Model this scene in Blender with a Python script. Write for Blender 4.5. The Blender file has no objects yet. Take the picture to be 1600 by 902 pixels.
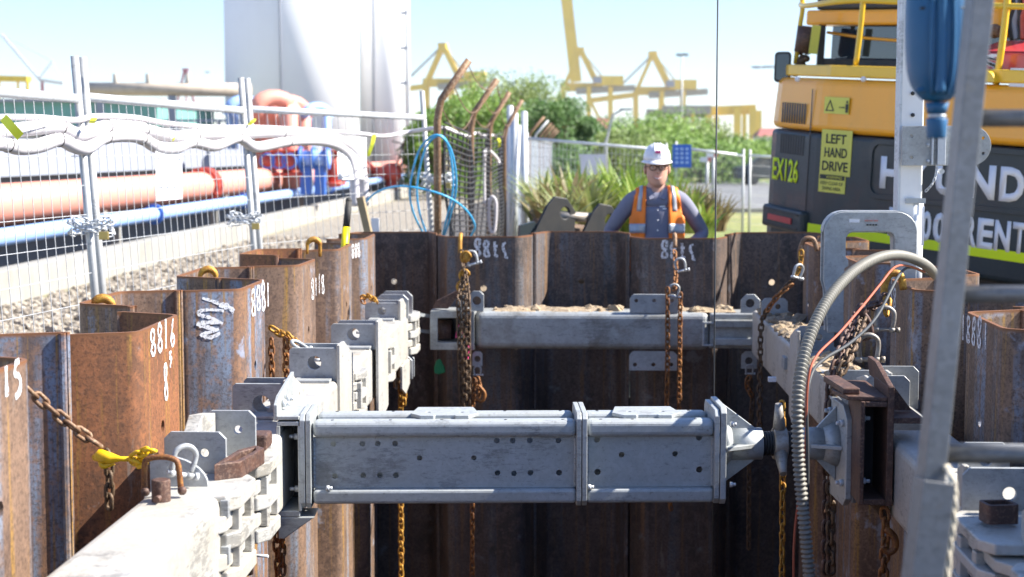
import bpy, bmesh, math, random
from mathutils import Vector, Matrix
from mathutils.geometry import tessellate_polygon
R=math.radians; PI=math.pi
rnd=random.Random(7)
scene=bpy.context.scene
COL=scene.collection
# ---------------------------------------------------------------- camera
F=2440.0; CAMZ=1.65
PITCH=math.atan(216/F); YAW=math.atan(105/F)
cam=bpy.data.cameras.new('camera'); camo=bpy.data.objects.new('camera',cam); COL.objects.link(camo)
camo.location=(0,0,CAMZ); camo.rotation_euler=(PI/2-PITCH,0,YAW)
cam.sensor_width=36; cam.lens=36*F/1600; cam.clip_start=.05; cam.clip_end=6000
cam.dof.use_dof=True; cam.dof.focus_distance=5.6; cam.dof.aperture_fstop=4.0
scene.camera=camo
# ---------------------------------------------------------------- sky, sun, exposure
SUN_EL=R(42); SUN_AZ=R(2)      # azimuth measured from +X towards +Y
w=bpy.data.worlds.new('World'); scene.world=w; w.use_nodes=True
nt=w.node_tree; sky=nt.nodes.new('ShaderNodeTexSky'); sky.sky_type='NISHITA'; sky.sun_disc=False
sky.sun_elevation=SUN_EL; sky.sun_rotation=PI/2-SUN_AZ
sky.air_density=1.0; sky.dust_density=0; sky.ozone_density=3.5
tint=nt.nodes.new('ShaderNodeMix'); tint.data_type='RGBA'; tint.blend_type='MULTIPLY'; tint.inputs[0].default_value=1; tint.inputs[7].default_value=(.86,.89,1.04,1)
nt.links.new(sky.outputs[0],tint.inputs[6]); nt.links.new(tint.outputs[2],nt.nodes['Background'].inputs[0]); nt.nodes['Background'].inputs[1].default_value=.078
sd=bpy.data.lights.new('sun','SUN'); sd.energy=4.8; sd.angle=R(.5); sd.color=(1,.95,.87)
so=bpy.data.objects.new('sun',sd); COL.objects.link(so)
SDIR=Vector((math.cos(SUN_EL)*math.cos(SUN_AZ),math.cos(SUN_EL)*math.sin(SUN_AZ),math.sin(SUN_EL)))
so.rotation_euler=SDIR.to_track_quat('Z','Y').to_euler(); so.location=(8,0,12)
scene.view_settings.view_transform='Standard'; scene.view_settings.look='None'
scene.view_settings.exposure=1.53; scene.view_settings.gamma=1
scene.view_settings.use_curve_mapping=False
scene.cycles.diffuse_bounces=2; scene.cycles.max_bounces=6
# ---------------------------------------------------------------- photograph -> world
CM=camo.rotation_euler.to_matrix()
def ray(px,py): return CM@Vector(((px-800)/F,-(py-451)/F,-1))
def P(px,py,Y):
    d=ray(px,py); t=Y/d.y
    return Vector((0,0,CAMZ))+d*t
def PZ(px,py,z):
    d=ray(px,py); t=(z-CAMZ)/d.z
    return Vector((0,0,CAMZ))+d*t
# ---------------------------------------------------------------- materials
M={}
def nodes(name):
    m=bpy.data.materials.new(name); m.use_nodes=True; M[name]=m
    return m,m.node_tree,m.node_tree.nodes['Principled BSDF']
def N(t,typ,**kw):
    n=t.nodes.new(typ)
    for k,v in kw.items(): setattr(n,k,v)
    return n
def coords(t,scale=(1,1,1),obj=True,rand=True):
    tc=N(t,'ShaderNodeTexCoord'); mp=N(t,'ShaderNodeMapping'); mp.inputs['Scale'].default_value=scale
    src=tc.outputs['Object']
    if rand:
        oi=N(t,'ShaderNodeObjectInfo'); mul=N(t,'ShaderNodeMath',operation='MULTIPLY'); mul.inputs[1].default_value=37
        t.links.new(oi.outputs['Random'],mul.inputs[0])
        ad=N(t,'ShaderNodeVectorMath',operation='ADD'); t.links.new(src,ad.inputs[0]); t.links.new(mul.outputs[0],ad.inputs[1]); src=ad.outputs[0]
    t.links.new(src,mp.inputs['Vector']); return mp.outputs[0]
def noise(t,vec,scale,detail=4,rough=.6):
    n=N(t,'ShaderNodeTexNoise'); n.inputs['Scale'].default_value=scale; n.inputs['Detail'].default_value=detail; n.inputs['Roughness'].default_value=rough
    t.links.new(vec,n.inputs['Vector']); return n.outputs['Fac']
def ramp(t,fac,stops):
    r=N(t,'ShaderNodeValToRGB'); e=r.color_ramp.elements
    while len(e)<len(stops): e.new(.5)
    for i,(p,c) in enumerate(stops):
        e[i].position=p; e[i].color=(c[0],c[1],c[2],1) if not isinstance(c,(int,float)) else (c,c,c,1)
    t.links.new(fac,r.inputs[0]); return r.outputs[0]
def mix(t,fac,a,b):
    m=N(t,'ShaderNodeMix',data_type='RGBA')
    if isinstance(fac,(int,float)): m.inputs[0].default_value=fac
    else: t.links.new(fac,m.inputs[0])
    for i,v in ((6,a),(7,b)):
        if isinstance(v,(tuple,list)): m.inputs[i].default_value=(v[0],v[1],v[2],1)
        else: t.links.new(v,m.inputs[i])
    return m.outputs[2]
def bump(t,b,fac,strength=.3,dist=.01):
    n=N(t,'ShaderNodeBump'); n.inputs['Strength'].default_value=strength; n.inputs['Distance'].default_value=dist
    t.links.new(fac,n.inputs['Height']); t.links.new(n.outputs[0],b.inputs['Normal'])
def rough(t,b,fac,lo,hi):
    m=N(t,'ShaderNodeMapRange'); m.inputs[3].default_value=lo; m.inputs[4].default_value=hi
    t.links.new(fac,m.inputs[0]); t.links.new(m.outputs[0],b.inputs['Roughness'])
def steel_pile(name,rustc,darkc,scalec,amt,ochre=(.36,.20,.04),drip=.35):
    m,t,b=nodes(name)
    v=coords(t); vs=coords(t,(11,11,.35)); vf=coords(t,(34,34,.9)); vm=coords(t,(3,3,1.3))
    a=noise(t,vm,1.6,7,.7); s=noise(t,vs,1.0,5,.55); f=noise(t,vf,1.0,4,.6); g=noise(t,v,85,5,.75); blot=noise(t,v,6,6,.65); fine=noise(t,v,26,6,.7)
    c=mix(t,ramp(t,s,[(.52-amt*.22,0),(.58-amt*.18,1)]),scalec,rustc)
    c=mix(t,ramp(t,a,[(.44,0),(.60,.85)]),c,darkc)
    c=mix(t,ramp(t,fine,[(.50,0),(.60,.6)]),c,[x*1.35 for x in rustc])
    c=mix(t,ramp(t,f,[(.56,0),(.66,.85)]),c,ochre)
    c=mix(t,ramp(t,g,[(.48,0),(.62,.7)]),c,[x*.6 for x in darkc])
    c=mix(t,ramp(t,blot,[(.62,0),(.68,.55)]),c,[x*1.6 for x in scalec])
    dr=noise(t,coords(t,(7,7,1.6)),1.3,7,.75); c=mix(t,ramp(t,dr,[(.615,0),(.66,drip)]),c,(.30,.27,.24))
    tc=N(t,'ShaderNodeTexCoord'); sx=N(t,'ShaderNodeSeparateXYZ'); t.links.new(tc.outputs['Object'],sx.inputs[0])
    mr=N(t,'ShaderNodeMapRange'); mr.inputs[1].default_value=-.014; mr.inputs[2].default_value=-.004; mr.inputs[3].default_value=0; mr.inputs[4].default_value=1
    t.links.new(sx.outputs[2],mr.inputs[0]); c=mix(t,mr.outputs[0],c,(.20,.085,.035))
    t.links.new(c,b.inputs['Base Color']); b.inputs['Metallic'].default_value=.15
    rough(t,b,g,.35,.85); bump(t,b,g,.3,.004); return m
steel_pile('pile_red',(.26,.105,.045),(.12,.06,.035),(.18,.17,.18),1.05)
steel_pile('pile_blue',(.22,.12,.07),(.10,.08,.08),(.20,.25,.34),.15)
steel_pile('pile_mix',(.215,.135,.09),(.10,.065,.05),(.21,.24,.30),.55)
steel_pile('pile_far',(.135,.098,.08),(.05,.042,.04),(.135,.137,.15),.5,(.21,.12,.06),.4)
def rusty(name,c1,c2,c3,sc=30,met=.2):
    m,t,b=nodes(name); v=coords(t); a=noise(t,v,sc,6,.7); g=noise(t,v,sc*6,3,.6)
    c=mix(t,ramp(t,a,[(.35,0),(.55,1)]),c1,c2); c=mix(t,ramp(t,g,[(.5,0),(.7,.8)]),c,c3)
    t.links.new(c,b.inputs['Base Color']); b.inputs['Metallic'].default_value=met; rough(t,b,g,.4,.8); bump(t,b,a,.35,.004)
rusty('rust_orange',(.33,.13,.03),(.16,.06,.025),(.42,.22,.05))
rusty('rust_brown',(.13,.062,.04),(.07,.038,.03),(.22,.14,.10),20)
rusty('rust_dark',(.075,.05,.035),(.13,.08,.045),(.2,.15,.1),40,.4)
rusty('rust_yellow',(.55,.30,.04),(.30,.13,.02),(.65,.42,.08),35,.35)
rusty('rust_post',(.26,.15,.075),(.16,.085,.045),(.4,.3,.2),12)
def painted(name,col,rgh=.5,met=0,dirt=.25,dcol=(.12,.1,.08),sc=3,spec=.5,coat=0,streak=True):
    m,t,b=nodes(name); v=coords(t); vs=coords(t,(8,8,1) if streak else (1,1,1)); a=noise(t,v,sc,6,.65); s=noise(t,vs,sc*.6,5,.6); g=noise(t,v,sc*25,3,.6)
    c=mix(t,ramp(t,a,[(.45,0),(.75,dirt)]),col,dcol)
    c=mix(t,ramp(t,s,[(.5,0),(.78,dirt*.8)]),c,dcol)
    c=mix(t,ramp(t,g,[(.6,0),(.72,dirt)]),c,[min(1,x*.6) for x in col])
    t.links.new(c,b.inputs['Base Color']); b.inputs['Metallic'].default_value=met
    rough(t,b,g,rgh*.8,min(1,rgh*1.25)); b.inputs['Coat Weight'].default_value=coat; bump(t,b,g,.06,.003); return m
def galv(name,col,dirt,dcol,sc=6,met=.35,stain=(.20,.17,.13),scuff=.35):
    m,t,b=nodes(name); v=coords(t); vs=coords(t,(1,1,3)); a=noise(t,v,sc,7,.7); s=noise(t,vs,sc*3,7,.78); g=noise(t,v,sc*22,3,.6); q=noise(t,v,sc*.8,6,.72)
    vo=N(t,'ShaderNodeTexVoronoi'); vo.inputs['Scale'].default_value=90; t.links.new(v,vo.inputs['Vector'])
    c=mix(t,ramp(t,a,[(.42,0),(.62,min(1,dirt*1.4))]),col,dcol)
    c=mix(t,ramp(t,s,[(.56,0),(.63,min(1,dirt*1.3))]),c,[x*.5 for x in col])
    c=mix(t,ramp(t,g,[(.60,0),(.70,dirt)]),c,stain)
    c=mix(t,ramp(t,q,[(.60,0),(.68,dirt*.9)]),c,stain)
    w1=noise(t,coords(t,(2.2,2.2,9)),9,8,.8); w2=noise(t,v,3.2,3,.5); w3=N(t,'ShaderNodeMath',operation='MULTIPLY'); t.links.new(w1,w3.inputs[0]); t.links.new(w2,w3.inputs[1]); c=mix(t,ramp(t,w3.outputs[0],[(.315,0),(.345,scuff)]),c,(.07,.068,.065))
    hs=N(t,'ShaderNodeRGBToBW'); t.links.new(vo.outputs['Color'],hs.inputs[0]); c=mix(t,.06,c,hs.outputs[0])
    t.links.new(c,b.inputs['Base Color']); b.inputs['Metallic'].default_value=met; rough(t,b,a,.38,.7); bump(t,b,s,.12,.003)
galv('galv_strut',(.42,.445,.45),.5,(.34,.35,.33),sc=4,stain=(.20,.18,.15),scuff=.3)
galv('galv_waler',(.52,.51,.475),.33,(.44,.38,.27),sc=2.4,stain=(.42,.30,.18),scuff=.45)
galv('galv_far',(.40,.42,.42),.7,(.27,.27,.25))
galv('galv_plate',(.42,.44,.45),.45,(.28,.29,.28))
galv('galv_tube',(.46,.47,.47),.25,(.33,.33,.32),14)
galv('galv_bright',(.60,.63,.66),.2,(.45,.45,.45),14,.3)
galv('aluminium',(.21,.215,.225),.3,(.15,.145,.13),2,.55)
galv('wire_white',(.46,.47,.48),.1,(.5,.5,.5),10,.1)
galv('steel_pin',(.35,.33,.3),.6,(.2,.15,.1),14,.5)
painted('foam_white',(.58,.555,.575),.75,dirt=.3,dcol=(.4,.36,.32),sc=6)
painted('white_paint',(.80,.80,.79),.5,dirt=.1)
painted('tank_white',(.90,.90,.90),.6,dirt=.06,sc=.4)
painted('cream',(.40,.37,.32),.8,dirt=.3)
painted('concrete',(.33,.315,.28),.9,dirt=.4,sc=1.2)
painted('panel_grey',(.29,.31,.36),.6,dirt=.1,sc=.5)
painted('gap_shade',(.17,.165,.165),.9)  # shade colour for the strips under the pipes
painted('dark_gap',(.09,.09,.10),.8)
painted('teal',(.18,.40,.36),.6,dirt=.3)
painted('salmon',(.72,.30,.22),.55,dirt=.15,dcol=(.6,.4,.33))
painted('valve_red',(.60,.08,.045),.45,dirt=.2)
painted('pipe_blue',(.30,.46,.80),.5,dirt=.15,dcol=(.45,.55,.7))
painted('valve_blue',(.05,.17,.55),.45,dirt=.2)
painted('beige_pipe',(.55,.46,.36),.6)
painted('hose_blue',(.06,.42,.75),.35,dirt=.1)
painted('tape_yellow',(.80,.85,.05),.5,dirt=.05)
painted('brass',(.55,.42,.15),.35,.7)
painted('crane_yellow',(.80,.55,.03),.6,dirt=.25,sc=.05)
painted('crane_white',(.75,.75,.74),.6,sc=.05)
painted('crane_red',(.45,.12,.15),.6,sc=.05)
painted('crane_grey',(.30,.28,.22),.6,sc=.05)
painted('machine_yellow',(1.0,.42,.012),.38,dirt=.18,dcol=(.55,.3,.08),coat=.3,sc=1.6)
painted('rail_yellow',(.82,.52,.02),.35,dirt=.2,dcol=(.4,.3,.1),coat=.3)
painted('ledge_yellow',(.92,.55,.03),.4,dirt=.2,dcol=(.5,.3,.08),coat=.2)
painted('machine_grey',(.022,.035,.04),.5,dirt=.3,dcol=(.07,.075,.07),coat=.08,sc=1.8)
painted('machine_black',(.02,.022,.024),.5,dirt=.3)
painted('machine_red',(.50,.035,.04),.35,dirt=.15,dcol=(.5,.25,.2),coat=.4)
painted('sign_yellow',(.72,.68,.10),.5,dirt=.25,dcol=(.4,.4,.15))
painted('letter_black',(.03,.035,.03),.6)
painted('letter_white',(.82,.83,.86),.5,dirt=.08)
painted('letter_green',(.0,.16,.10),.5)
painted('fluoro',(.75,.92,.0),.5,dirt=.06)
painted('reflector_red',(.55,.03,.04),.3)
painted('rubber',(.025,.025,.025),.7)
painted('conduit',(.19,.18,.15),.55,dirt=.45,dcol=(.17,.15,.12),sc=8,streak=False)
painted('cord_red',(.42,.09,.04),.6)
painted('cord_black',(.04,.045,.05),.6)
painted('rope',(.62,.55,.42),.9,dirt=.3,sc=40)
painted('block_blue',(.007,.10,.24),.5,dirt=.3,dcol=(.03,.13,.22),coat=.08,sc=9)
painted('timber',(.34,.26,.15),.9,dirt=.5,sc=6)
painted('handle_yellow',(.85,.68,.0),.4,dirt=.1)
painted('sign_white',(.80,.80,.82),.6,dirt=.05)
painted('sign_lilac',(.60,.60,.68),.6,dirt=.15)
painted('sign_blue',(.02,.12,.55),.5)
painted('net',(.018,.02,.025),.8)
painted('slat',(.24,.27,.32),.7,dirt=.3)
painted('hook_yellow',(.85,.52,.01),.35,dirt=.3,dcol=(.4,.2,.03),sc=30)
painted('plastic_green',(.0,.22,.08),.5)
painted('ribbon_pink',(.8,.05,.25),.6)
painted('skin',(.60,.34,.25),.5,dirt=.15,dcol=(.45,.18,.12),sc=20,streak=False)
painted('lips',(.40,.13,.11),.45,dirt=.05)
painted('teeth',(.75,.72,.66),.35,dirt=.02)
painted('hair',(.06,.04,.03),.8)
painted('shirt',(.20,.205,.27),.85,dirt=.3,dcol=(.12,.11,.18),sc=9)
painted('trousers',(.03,.035,.06),.85)
painted('vest',(1,.24,.02),.6,dirt=.12,dcol=(.8,.1,.01),sc=8)
painted('tape_silver',(.42,.45,.50),.35,.2,dirt=.1)
painted('helmet',(.82,.80,.82),.3,coat=.3,dirt=.04)
painted('roof_red',(.35,.12,.10),.8)
painted('house_wall',(.6,.58,.55),.8)
def glassm(name,col):
    m,t,b=nodes(name); b.inputs['Base Color'].default_value=(*col,1); b.inputs['Roughness'].default_value=.06; b.inputs['Coat Weight'].default_value=1
glassm('glass_dark',(.02,.03,.045)); glassm('lens_dark',(.03,.025,.025))
# brushed-on white marking paint, thin where the brush ran dry
m,t,b=nodes('brush_white'); b.inputs['Base Color'].default_value=(.72,.72,.74,1); b.inputs['Roughness'].default_value=.8
v=coords(t); g=noise(t,v,90,4,.7); al=ramp(t,g,[(.36,.12),(.5,1)]); t.links.new(al,b.inputs['Alpha'])
def leafm(name,c1,c2,sc):
    m,t,b=nodes(name); v=coords(t); a=noise(t,v,sc,3,.6)
    c=mix(t,ramp(t,a,[(.35,0),(.65,1)]),c1,c2); t.links.new(c,b.inputs['Base Color']); b.inputs['Roughness'].default_value=.55
    tr=N(t,'ShaderNodeBsdfTranslucent'); t.links.new(c,tr.inputs[0]); ms=N(t,'ShaderNodeMixShader'); ms.inputs[0].default_value=.3
    t.links.new(b.outputs[0],ms.inputs[1]); t.links.new(tr.outputs[0],ms.inputs[2]); t.links.new(ms.outputs[0],t.nodes['Material Output'].inputs[0])
leafm('leaf_mid',(.10,.21,.02),(.22,.33,.045),.6)
leafm('leaf_dark',(.05,.13,.02),(.11,.21,.035),.6)
leafm('leaf_olive',(.12,.19,.035),(.22,.28,.06),.4)
leafm('strap_green',(.11,.24,.025),(.32,.38,.07),3)
leafm('strap_pale',(.36,.38,.16),(.16,.22,.05),4)
leafm('strap_brown',(.20,.15,.07),(.30,.26,.12),4)
painted('bark',(.14,.10,.07),.9,dirt=.4,sc=3)
m,t,b=nodes('ground_soil'); v=coords(t,rand=False); a=noise(t,v,.35,6,.6); g=noise(t,v,14,5,.7)
c=mix(t,ramp(t,a,[(.4,0),(.6,1)]),(.30,.26,.19),(.24,.24,.11)); c=mix(t,ramp(t,g,[(.4,0),(.7,.6)]),c,(.42,.37,.29)); t.links.new(c,b.inputs['Base Color']); b.inputs['Roughness'].default_value=.95; bump(t,b,g,.6,.04)
m,t,b=nodes('gravel'); v=coords(t,rand=False); vo=N(t,'ShaderNodeTexVoronoi'); vo.inputs['Scale'].default_value=18; t.links.new(v,vo.inputs['Vector'])
a=noise(t,v,1.2,4); c=ramp(t,vo.outputs['Color'],[(0,(.15,.13,.10)),(.5,(.27,.24,.195)),(1,(.38,.35,.3))]); t.links.new(c,b.inputs['Base Color']); b.inputs['Roughness'].default_value=.95; bump(t,b,vo.outputs['Distance'],.8,.04)
m,t,b=nodes('stone'); oi=N(t,'ShaderNodeTexCoord'); vo=N(t,'ShaderNodeTexNoise'); vo.inputs['Scale'].default_value=22; t.links.new(oi.outputs['Object'],vo.inputs['Vector'])
c=ramp(t,vo.outputs['Fac'],[(.3,(.10,.08,.06)),(.5,(.27,.23,.18)),(.7,(.45,.41,.35))]); t.links.new(c,b.inputs['Base Color']); b.inputs['Roughness'].default_value=.95
m,t,b=nodes('asphalt'); v=coords(t,rand=False); a=noise(t,v,.2,5); g=noise(t,v,40,2); c=mix(t,a,(.15,.15,.155),(.21,.21,.21)); t.links.new(c,b.inputs['Base Color']); b.inputs['Roughness'].default_value=.85; bump(t,b,g,.3,.01)
m,t,b=nodes('grass'); v=coords(t,rand=False); a=noise(t,v,.5,6,.7); g=noise(t,v,9,4); c=mix(t,ramp(t,a,[(.4,0),(.6,1)]),(.20,.24,.05),(.38,.34,.14)); c=mix(t,ramp(t,g,[(.4,0),(.7,.5)]),c,(.13,.17,.04)); t.links.new(c,b.inputs['Base Color']); b.inputs['Roughness'].default_value=.95; bump(t,b,g,.7,.05)
m,t,b=nodes('dirt'); v=coords(t,rand=False); a=noise(t,v,7,6,.7); g=noise(t,v,40,4); c=mix(t,ramp(t,a,[(.35,0),(.65,1)]),(.36,.27,.17),(.24,.18,.12)); c=mix(t,ramp(t,g,[(.5,0),(.7,.6)]),c,(.5,.42,.31)); t.links.new(c,b.inputs['Base Color']); b.inputs['Roughness'].default_value=.95; bump(t,b,g,.8,.02)
# ---------------------------------------------------------------- mesh builder
class MB:
    def __init__(s): s.v=[]; s.f=[]; s.sm=[]
    def add(s,vs,fs,smooth=False):
        o=len(s.v); s.v+= [tuple(v) for v in vs]; s.f+=[tuple(i+o for i in f) for f in fs]; s.sm+=[smooth]*len(fs); return s
    def box(s,a,b):
        x0,y0,z0=a; x1,y1,z1=b
        x0,x1=min(x0,x1),max(x0,x1); y0,y1=min(y0,y1),max(y0,y1); z0,z1=min(z0,z1),max(z0,z1)
        return s.add([(x0,y0,z0),(x1,y0,z0),(x1,y1,z0),(x0,y1,z0),(x0,y0,z1),(x1,y0,z1),(x1,y1,z1),(x0,y1,z1)],
          [(0,3,2,1),(4,5,6,7),(0,1,5,4),(1,2,6,5),(2,3,7,6),(3,0,4,7)])
    def beam(s,p,q,wd,ht,up=Vector((0,0,1))):
        p=Vector(p); q=Vector(q); d=(q-p).normalized(); up=Vector(up)
        if abs(d.dot(up))>.98: up=Vector((0,1,0))
        sd=d.cross(up).normalized(); u=sd.cross(d)
        vs=[c+sd*a*wd/2+u*b*ht/2 for c in (p,q) for a,b in ((-1,-1),(1,-1),(1,1),(-1,1))]
        return s.add(vs,[(0,1,2,3),(7,6,5,4),(0,4,5,1),(1,5,6,2),(2,6,7,3),(3,7,4,0)])
    def tube(s,pts,r,n=10,closed=False,caps=True):
        pts=[Vector(p) for p in pts]; k=len(pts); rs=r if isinstance(r,(list,tuple)) else [r]*k
        T=[]
        for i in range(k):
            a=pts[(i-1)%k] if (closed or i>0) else pts[i]; b=pts[(i+1)%k] if (closed or i<k-1) else pts[i]
            T.append((b-a).normalized())
        u=T[0].orthogonal().normalized(); vs=[]
        for i in range(k):
            u=(u-T[i]*u.dot(T[i])).normalized(); w_=T[i].cross(u)
            for j in range(n):
                a=2*PI*j/n; vs.append(pts[i]+(u*math.cos(a)+w_*math.sin(a))*rs[i])
        fs=[]
        for i in range(k if closed else k-1):
            for j in range(n):
                i2=(i+1)%k; fs.append((i*n+j,i*n+(j+1)%n,i2*n+(j+1)%n,i2*n+j))
        s.add(vs,fs,True)
        if caps and not closed:
            o=len(s.v)-k*n
            s.f.append(tuple(o+j for j in range(n))[::-1]); s.f.append(tuple(o+(k-1)*n+j for j in range(n))); s.sm+=[False,False]
        return s
    def cyl(s,p,q,r,n=16,r2=None): return s.tube([p,q],[r,r if r2 is None else r2],n)
    def plate(s,outer,holes,O,ux,uy,th):
        """flat plate: outline and holes in (ux,uy), thickness th along ux x uy, centred"""
        O=Vector(O); ux=Vector(ux); uy=Vector(uy); n=ux.cross(uy).normalized()*th/2
        loops=[outer]+list(holes); flat=[p for l in loops for p in l]
        tri=tessellate_polygon([[Vector((a,b,0)) for a,b in l] for l in loops])
        pts=[O+ux*a+uy*b for a,b in flat]; k=len(pts)
        def ar(t): 
            (x0,y0),(x1,y1),(x2,y2)=[flat[i] for i in t]; return (x1-x0)*(y2-y0)-(x2-x0)*(y1-y0)
        fs=[]
        for t in tri:
            t=tuple(t)
            if ar(t)<0: t=t[::-1]
            fs.append(t); fs.append(tuple(i+k for i in t[::-1]))
        o=0
        for li,l in enumerate(loops):
            A=sum(l[i][0]*l[(i+1)%len(l)][1]-l[(i+1)%len(l)][0]*l[i][1] for i in range(len(l)))
            ccw=(A>0)==(li==0)
            for i in range(len(l)):
                a,b_=o+i,o+(i+1)%len(l)
                fs.append((b_,a,a+k,b_+k) if ccw else (a,b_,b_+k,a+k))
            o+=len(l)
        return s.add([p+n for p in pts]+[p-n for p in pts],fs)
    def loft(s,rings,smooth=True,caps=True):
        n=len(rings[0]); vs=[p for r in rings for p in r]; fs=[]
        for i in range(len(rings)-1):
            for j in range(n): fs.append((i*n+j,i*n+(j+1)%n,(i+1)*n+(j+1)%n,(i+1)*n+j))
        s.add(vs,fs,smooth)
        if caps:
            o=len(s.v)-len(vs); s.f.append(tuple(o+j for j in range(n))[::-1]); s.f.append(tuple(o+(len(rings)-1)*n+j for j in range(n))); s.sm+=[smooth]*2
        return s
    def ball(s,c,r,n=12,m=8):
        c=Vector(c); r=r if isinstance(r,(tuple,list)) else (r,r,r)
        rings=[[c+Vector((r[0]*math.sin(PI*i/m)*math.cos(2*PI*j/n),r[1]*math.sin(PI*i/m)*math.sin(2*PI*j/n),-r[2]*math.cos(PI*i/m))) for j in range(n)] for i in range(1,m)]
        return s.loft(rings)
    def build(s,name,mat,parent=None,bevel=0,seg=2,kind=None,sub=0):
        me=bpy.data.meshes.new(name); me.from_pydata(s.v,[],s.f); me.update()
        me.polygons.foreach_set('use_smooth',[bool(x) for x in s.sm])
        bm=bmesh.new(); bm.from_mesh(me); bmesh.ops.recalc_face_normals(bm,faces=bm.faces); bm.to_mesh(me); bm.free()
        me.materials.append(M[mat]); o=bpy.data.objects.new(name,me); COL.objects.link(o)
        if parent: 
            o.parent=parent; o.matrix_parent_inverse=parent_inv(parent)
        if bevel:
            b=o.modifiers.new('b','BEVEL'); b.width=bevel; b.segments=seg; b.limit_method='ANGLE'; b.angle_limit=R(35); b.harden_normals=False
        if sub:
            q=o.modifiers.new('s','SUBSURF'); q.levels=sub; q.render_levels=sub
        if kind: o['kind']=kind
        return o
def parent_inv(p):
    return (Matrix.Translation(p.location)@p.rotation_euler.to_matrix().to_4x4()).inverted() if not p.get('local') else Matrix.Identity(4)
def tag(o,label,cat,group=None):
    o['label']=label; o['category']=cat
    if group: o['group']=group
    return o
def thing(name,label,cat,loc=(0,0,0),group=None,local=False,rot=(0,0,0)):
    o=bpy.data.objects.new(name,None); COL.objects.link(o); o.location=loc; o.rotation_euler=rot
    if local: o['local']=1
    return tag(o,label,cat,group)
def circ(cx,cy,r,n=16,a0=0): return [(cx+r*math.cos(2*PI*i/n+a0),cy+r*math.sin(2*PI*i/n+a0)) for i in range(n)]
def smooth_path(pts,n=6):
    pts=[Vector(p) for p in pts]; out=[]
    for i in range(len(pts)-1):
        p0=pts[max(i-1,0)]; p1=pts[i]; p2=pts[i+1]; p3=pts[min(i+2,len(pts)-1)]
        for k in range(n):
            t=k/n; out.append(.5*((2*p1)+(p2-p0)*t+(2*p0-5*p1+4*p2-p3)*t*t+(3*p1-p0-3*p2+p3)*t**3))
    out.append(pts[-1]); return out
def text_obj(body,size,O,ux,uy,mat,parent,name='lettering',bold=.0,th=.002,width=None,align='LEFT',lift=0):
    cu=bpy.data.curves.new(name,'FONT'); cu.body=body; cu.size=1; cu.offset=bold; cu.extrude=0; cu.align_x=align; cu.resolution_u=3
    to=bpy.data.objects.new('tmp',cu); COL.objects.link(to); dg=bpy.context.evaluated_depsgraph_get(); dg.update()
    me=bpy.data.meshes.new_from_object(to.evaluated_get(dg)); bpy.data.objects.remove(to)
    xs=[v.co.x for v in me.vertices]; ys=[v.co.y for v in me.vertices]
    x0,x1=min(xs),max(xs); h=.72
    sx=width/(x1-x0) if width else size/h; sy=size/h
    ux=Vector(ux).normalized(); uy=Vector(uy).normalized(); n=ux.cross(uy).normalized(); O=Vector(O)
    for v in me.vertices:
        X=(v.co.x-(x0 if width else 0))*sx; Y_=v.co.y*sy
        v.co=O+ux*X+uy*Y_+n*(lift+th)
    bm=bmesh.new(); bm.from_mesh(me)
    r=bmesh.ops.extrude_face_region(bm,geom=bm.faces[:]); 
    for e in r['geom']:
        if isinstance(e,bmesh.types.BMVert): e.co-=n*th
    bmesh.ops.recalc_face_normals(bm,faces=bm.faces); bm.to_mesh(me); bm.free()
    me.materials.append(M[mat]); o=bpy.data.objects.new(name,me); COL.objects.link(o)
    if parent: o.parent=parent; o.matrix_parent_inverse=parent_inv(parent)
    return o
def struct(mb,name,mat,**k): return mb.build(name,mat,kind='structure',**k)
# ================================================================ SETTING
XL,XR,YN,YF=-1.85,1.85,.7,10.42
mb=MB(); B=4000
for (x0,x1,y0,y1) in ((-B,XL,-200,B),(XR,B,-200,B),(XL,XR,-200,YN),(XL,XR,YF,B)):
    mb.add([(x0,y0,0),(x1,y0,0),(x1,y1,0),(x0,y1,0)],[(0,1,2,3)])
struct(mb,'ground','ground_soil')
mb=MB(); z=-3.6
mb.add([(XL,YN,z),(XR,YN,z),(XR,YF,z),(XL,YF,z)],[(0,1,2,3)])
struct(mb,'pit_floor','ground_soil')
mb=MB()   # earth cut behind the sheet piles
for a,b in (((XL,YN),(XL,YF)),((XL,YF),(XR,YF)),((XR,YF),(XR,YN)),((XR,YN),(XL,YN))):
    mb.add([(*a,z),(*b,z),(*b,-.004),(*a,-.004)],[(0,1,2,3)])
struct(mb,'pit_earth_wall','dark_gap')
def sheet(name,mat,pts,zz):
    mb=MB(); mb.add([(x,y,zz) for x,y in pts],[tuple(range(len(pts)))]); return struct(mb,name,mat)
sheet('gravel_bed','gravel',[(-6.0,3),(-1.86,3),(-1.86,70),(-6.0,70)],.004)
sheet('grass_verge','grass',[(1.9,22),(60,22),(60,41.5),(1.9,41.5)],.004)
sheet('grass_far','grass',[(1.5,84),(200,84),(200,300),(1.5,300)],.004)
sheet('road','asphalt',[(2.2,42),(90,42),(90,83),(4.5,83),(3.2,60)],.008)
mb=MB(); mb.box((2.1,41.55,0),(90,41.95,.12)); struct(mb,'kerb','concrete')
for i,(x,y) in enumerate(((12,50),(12,60),(16,70))):
    pass
mb=MB()
for k in range(9): mb.box((4.6+k*5,62,.012),(7.4+k*5,62.15,.014))
struct(mb,'road_marking','letter_white')
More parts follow.
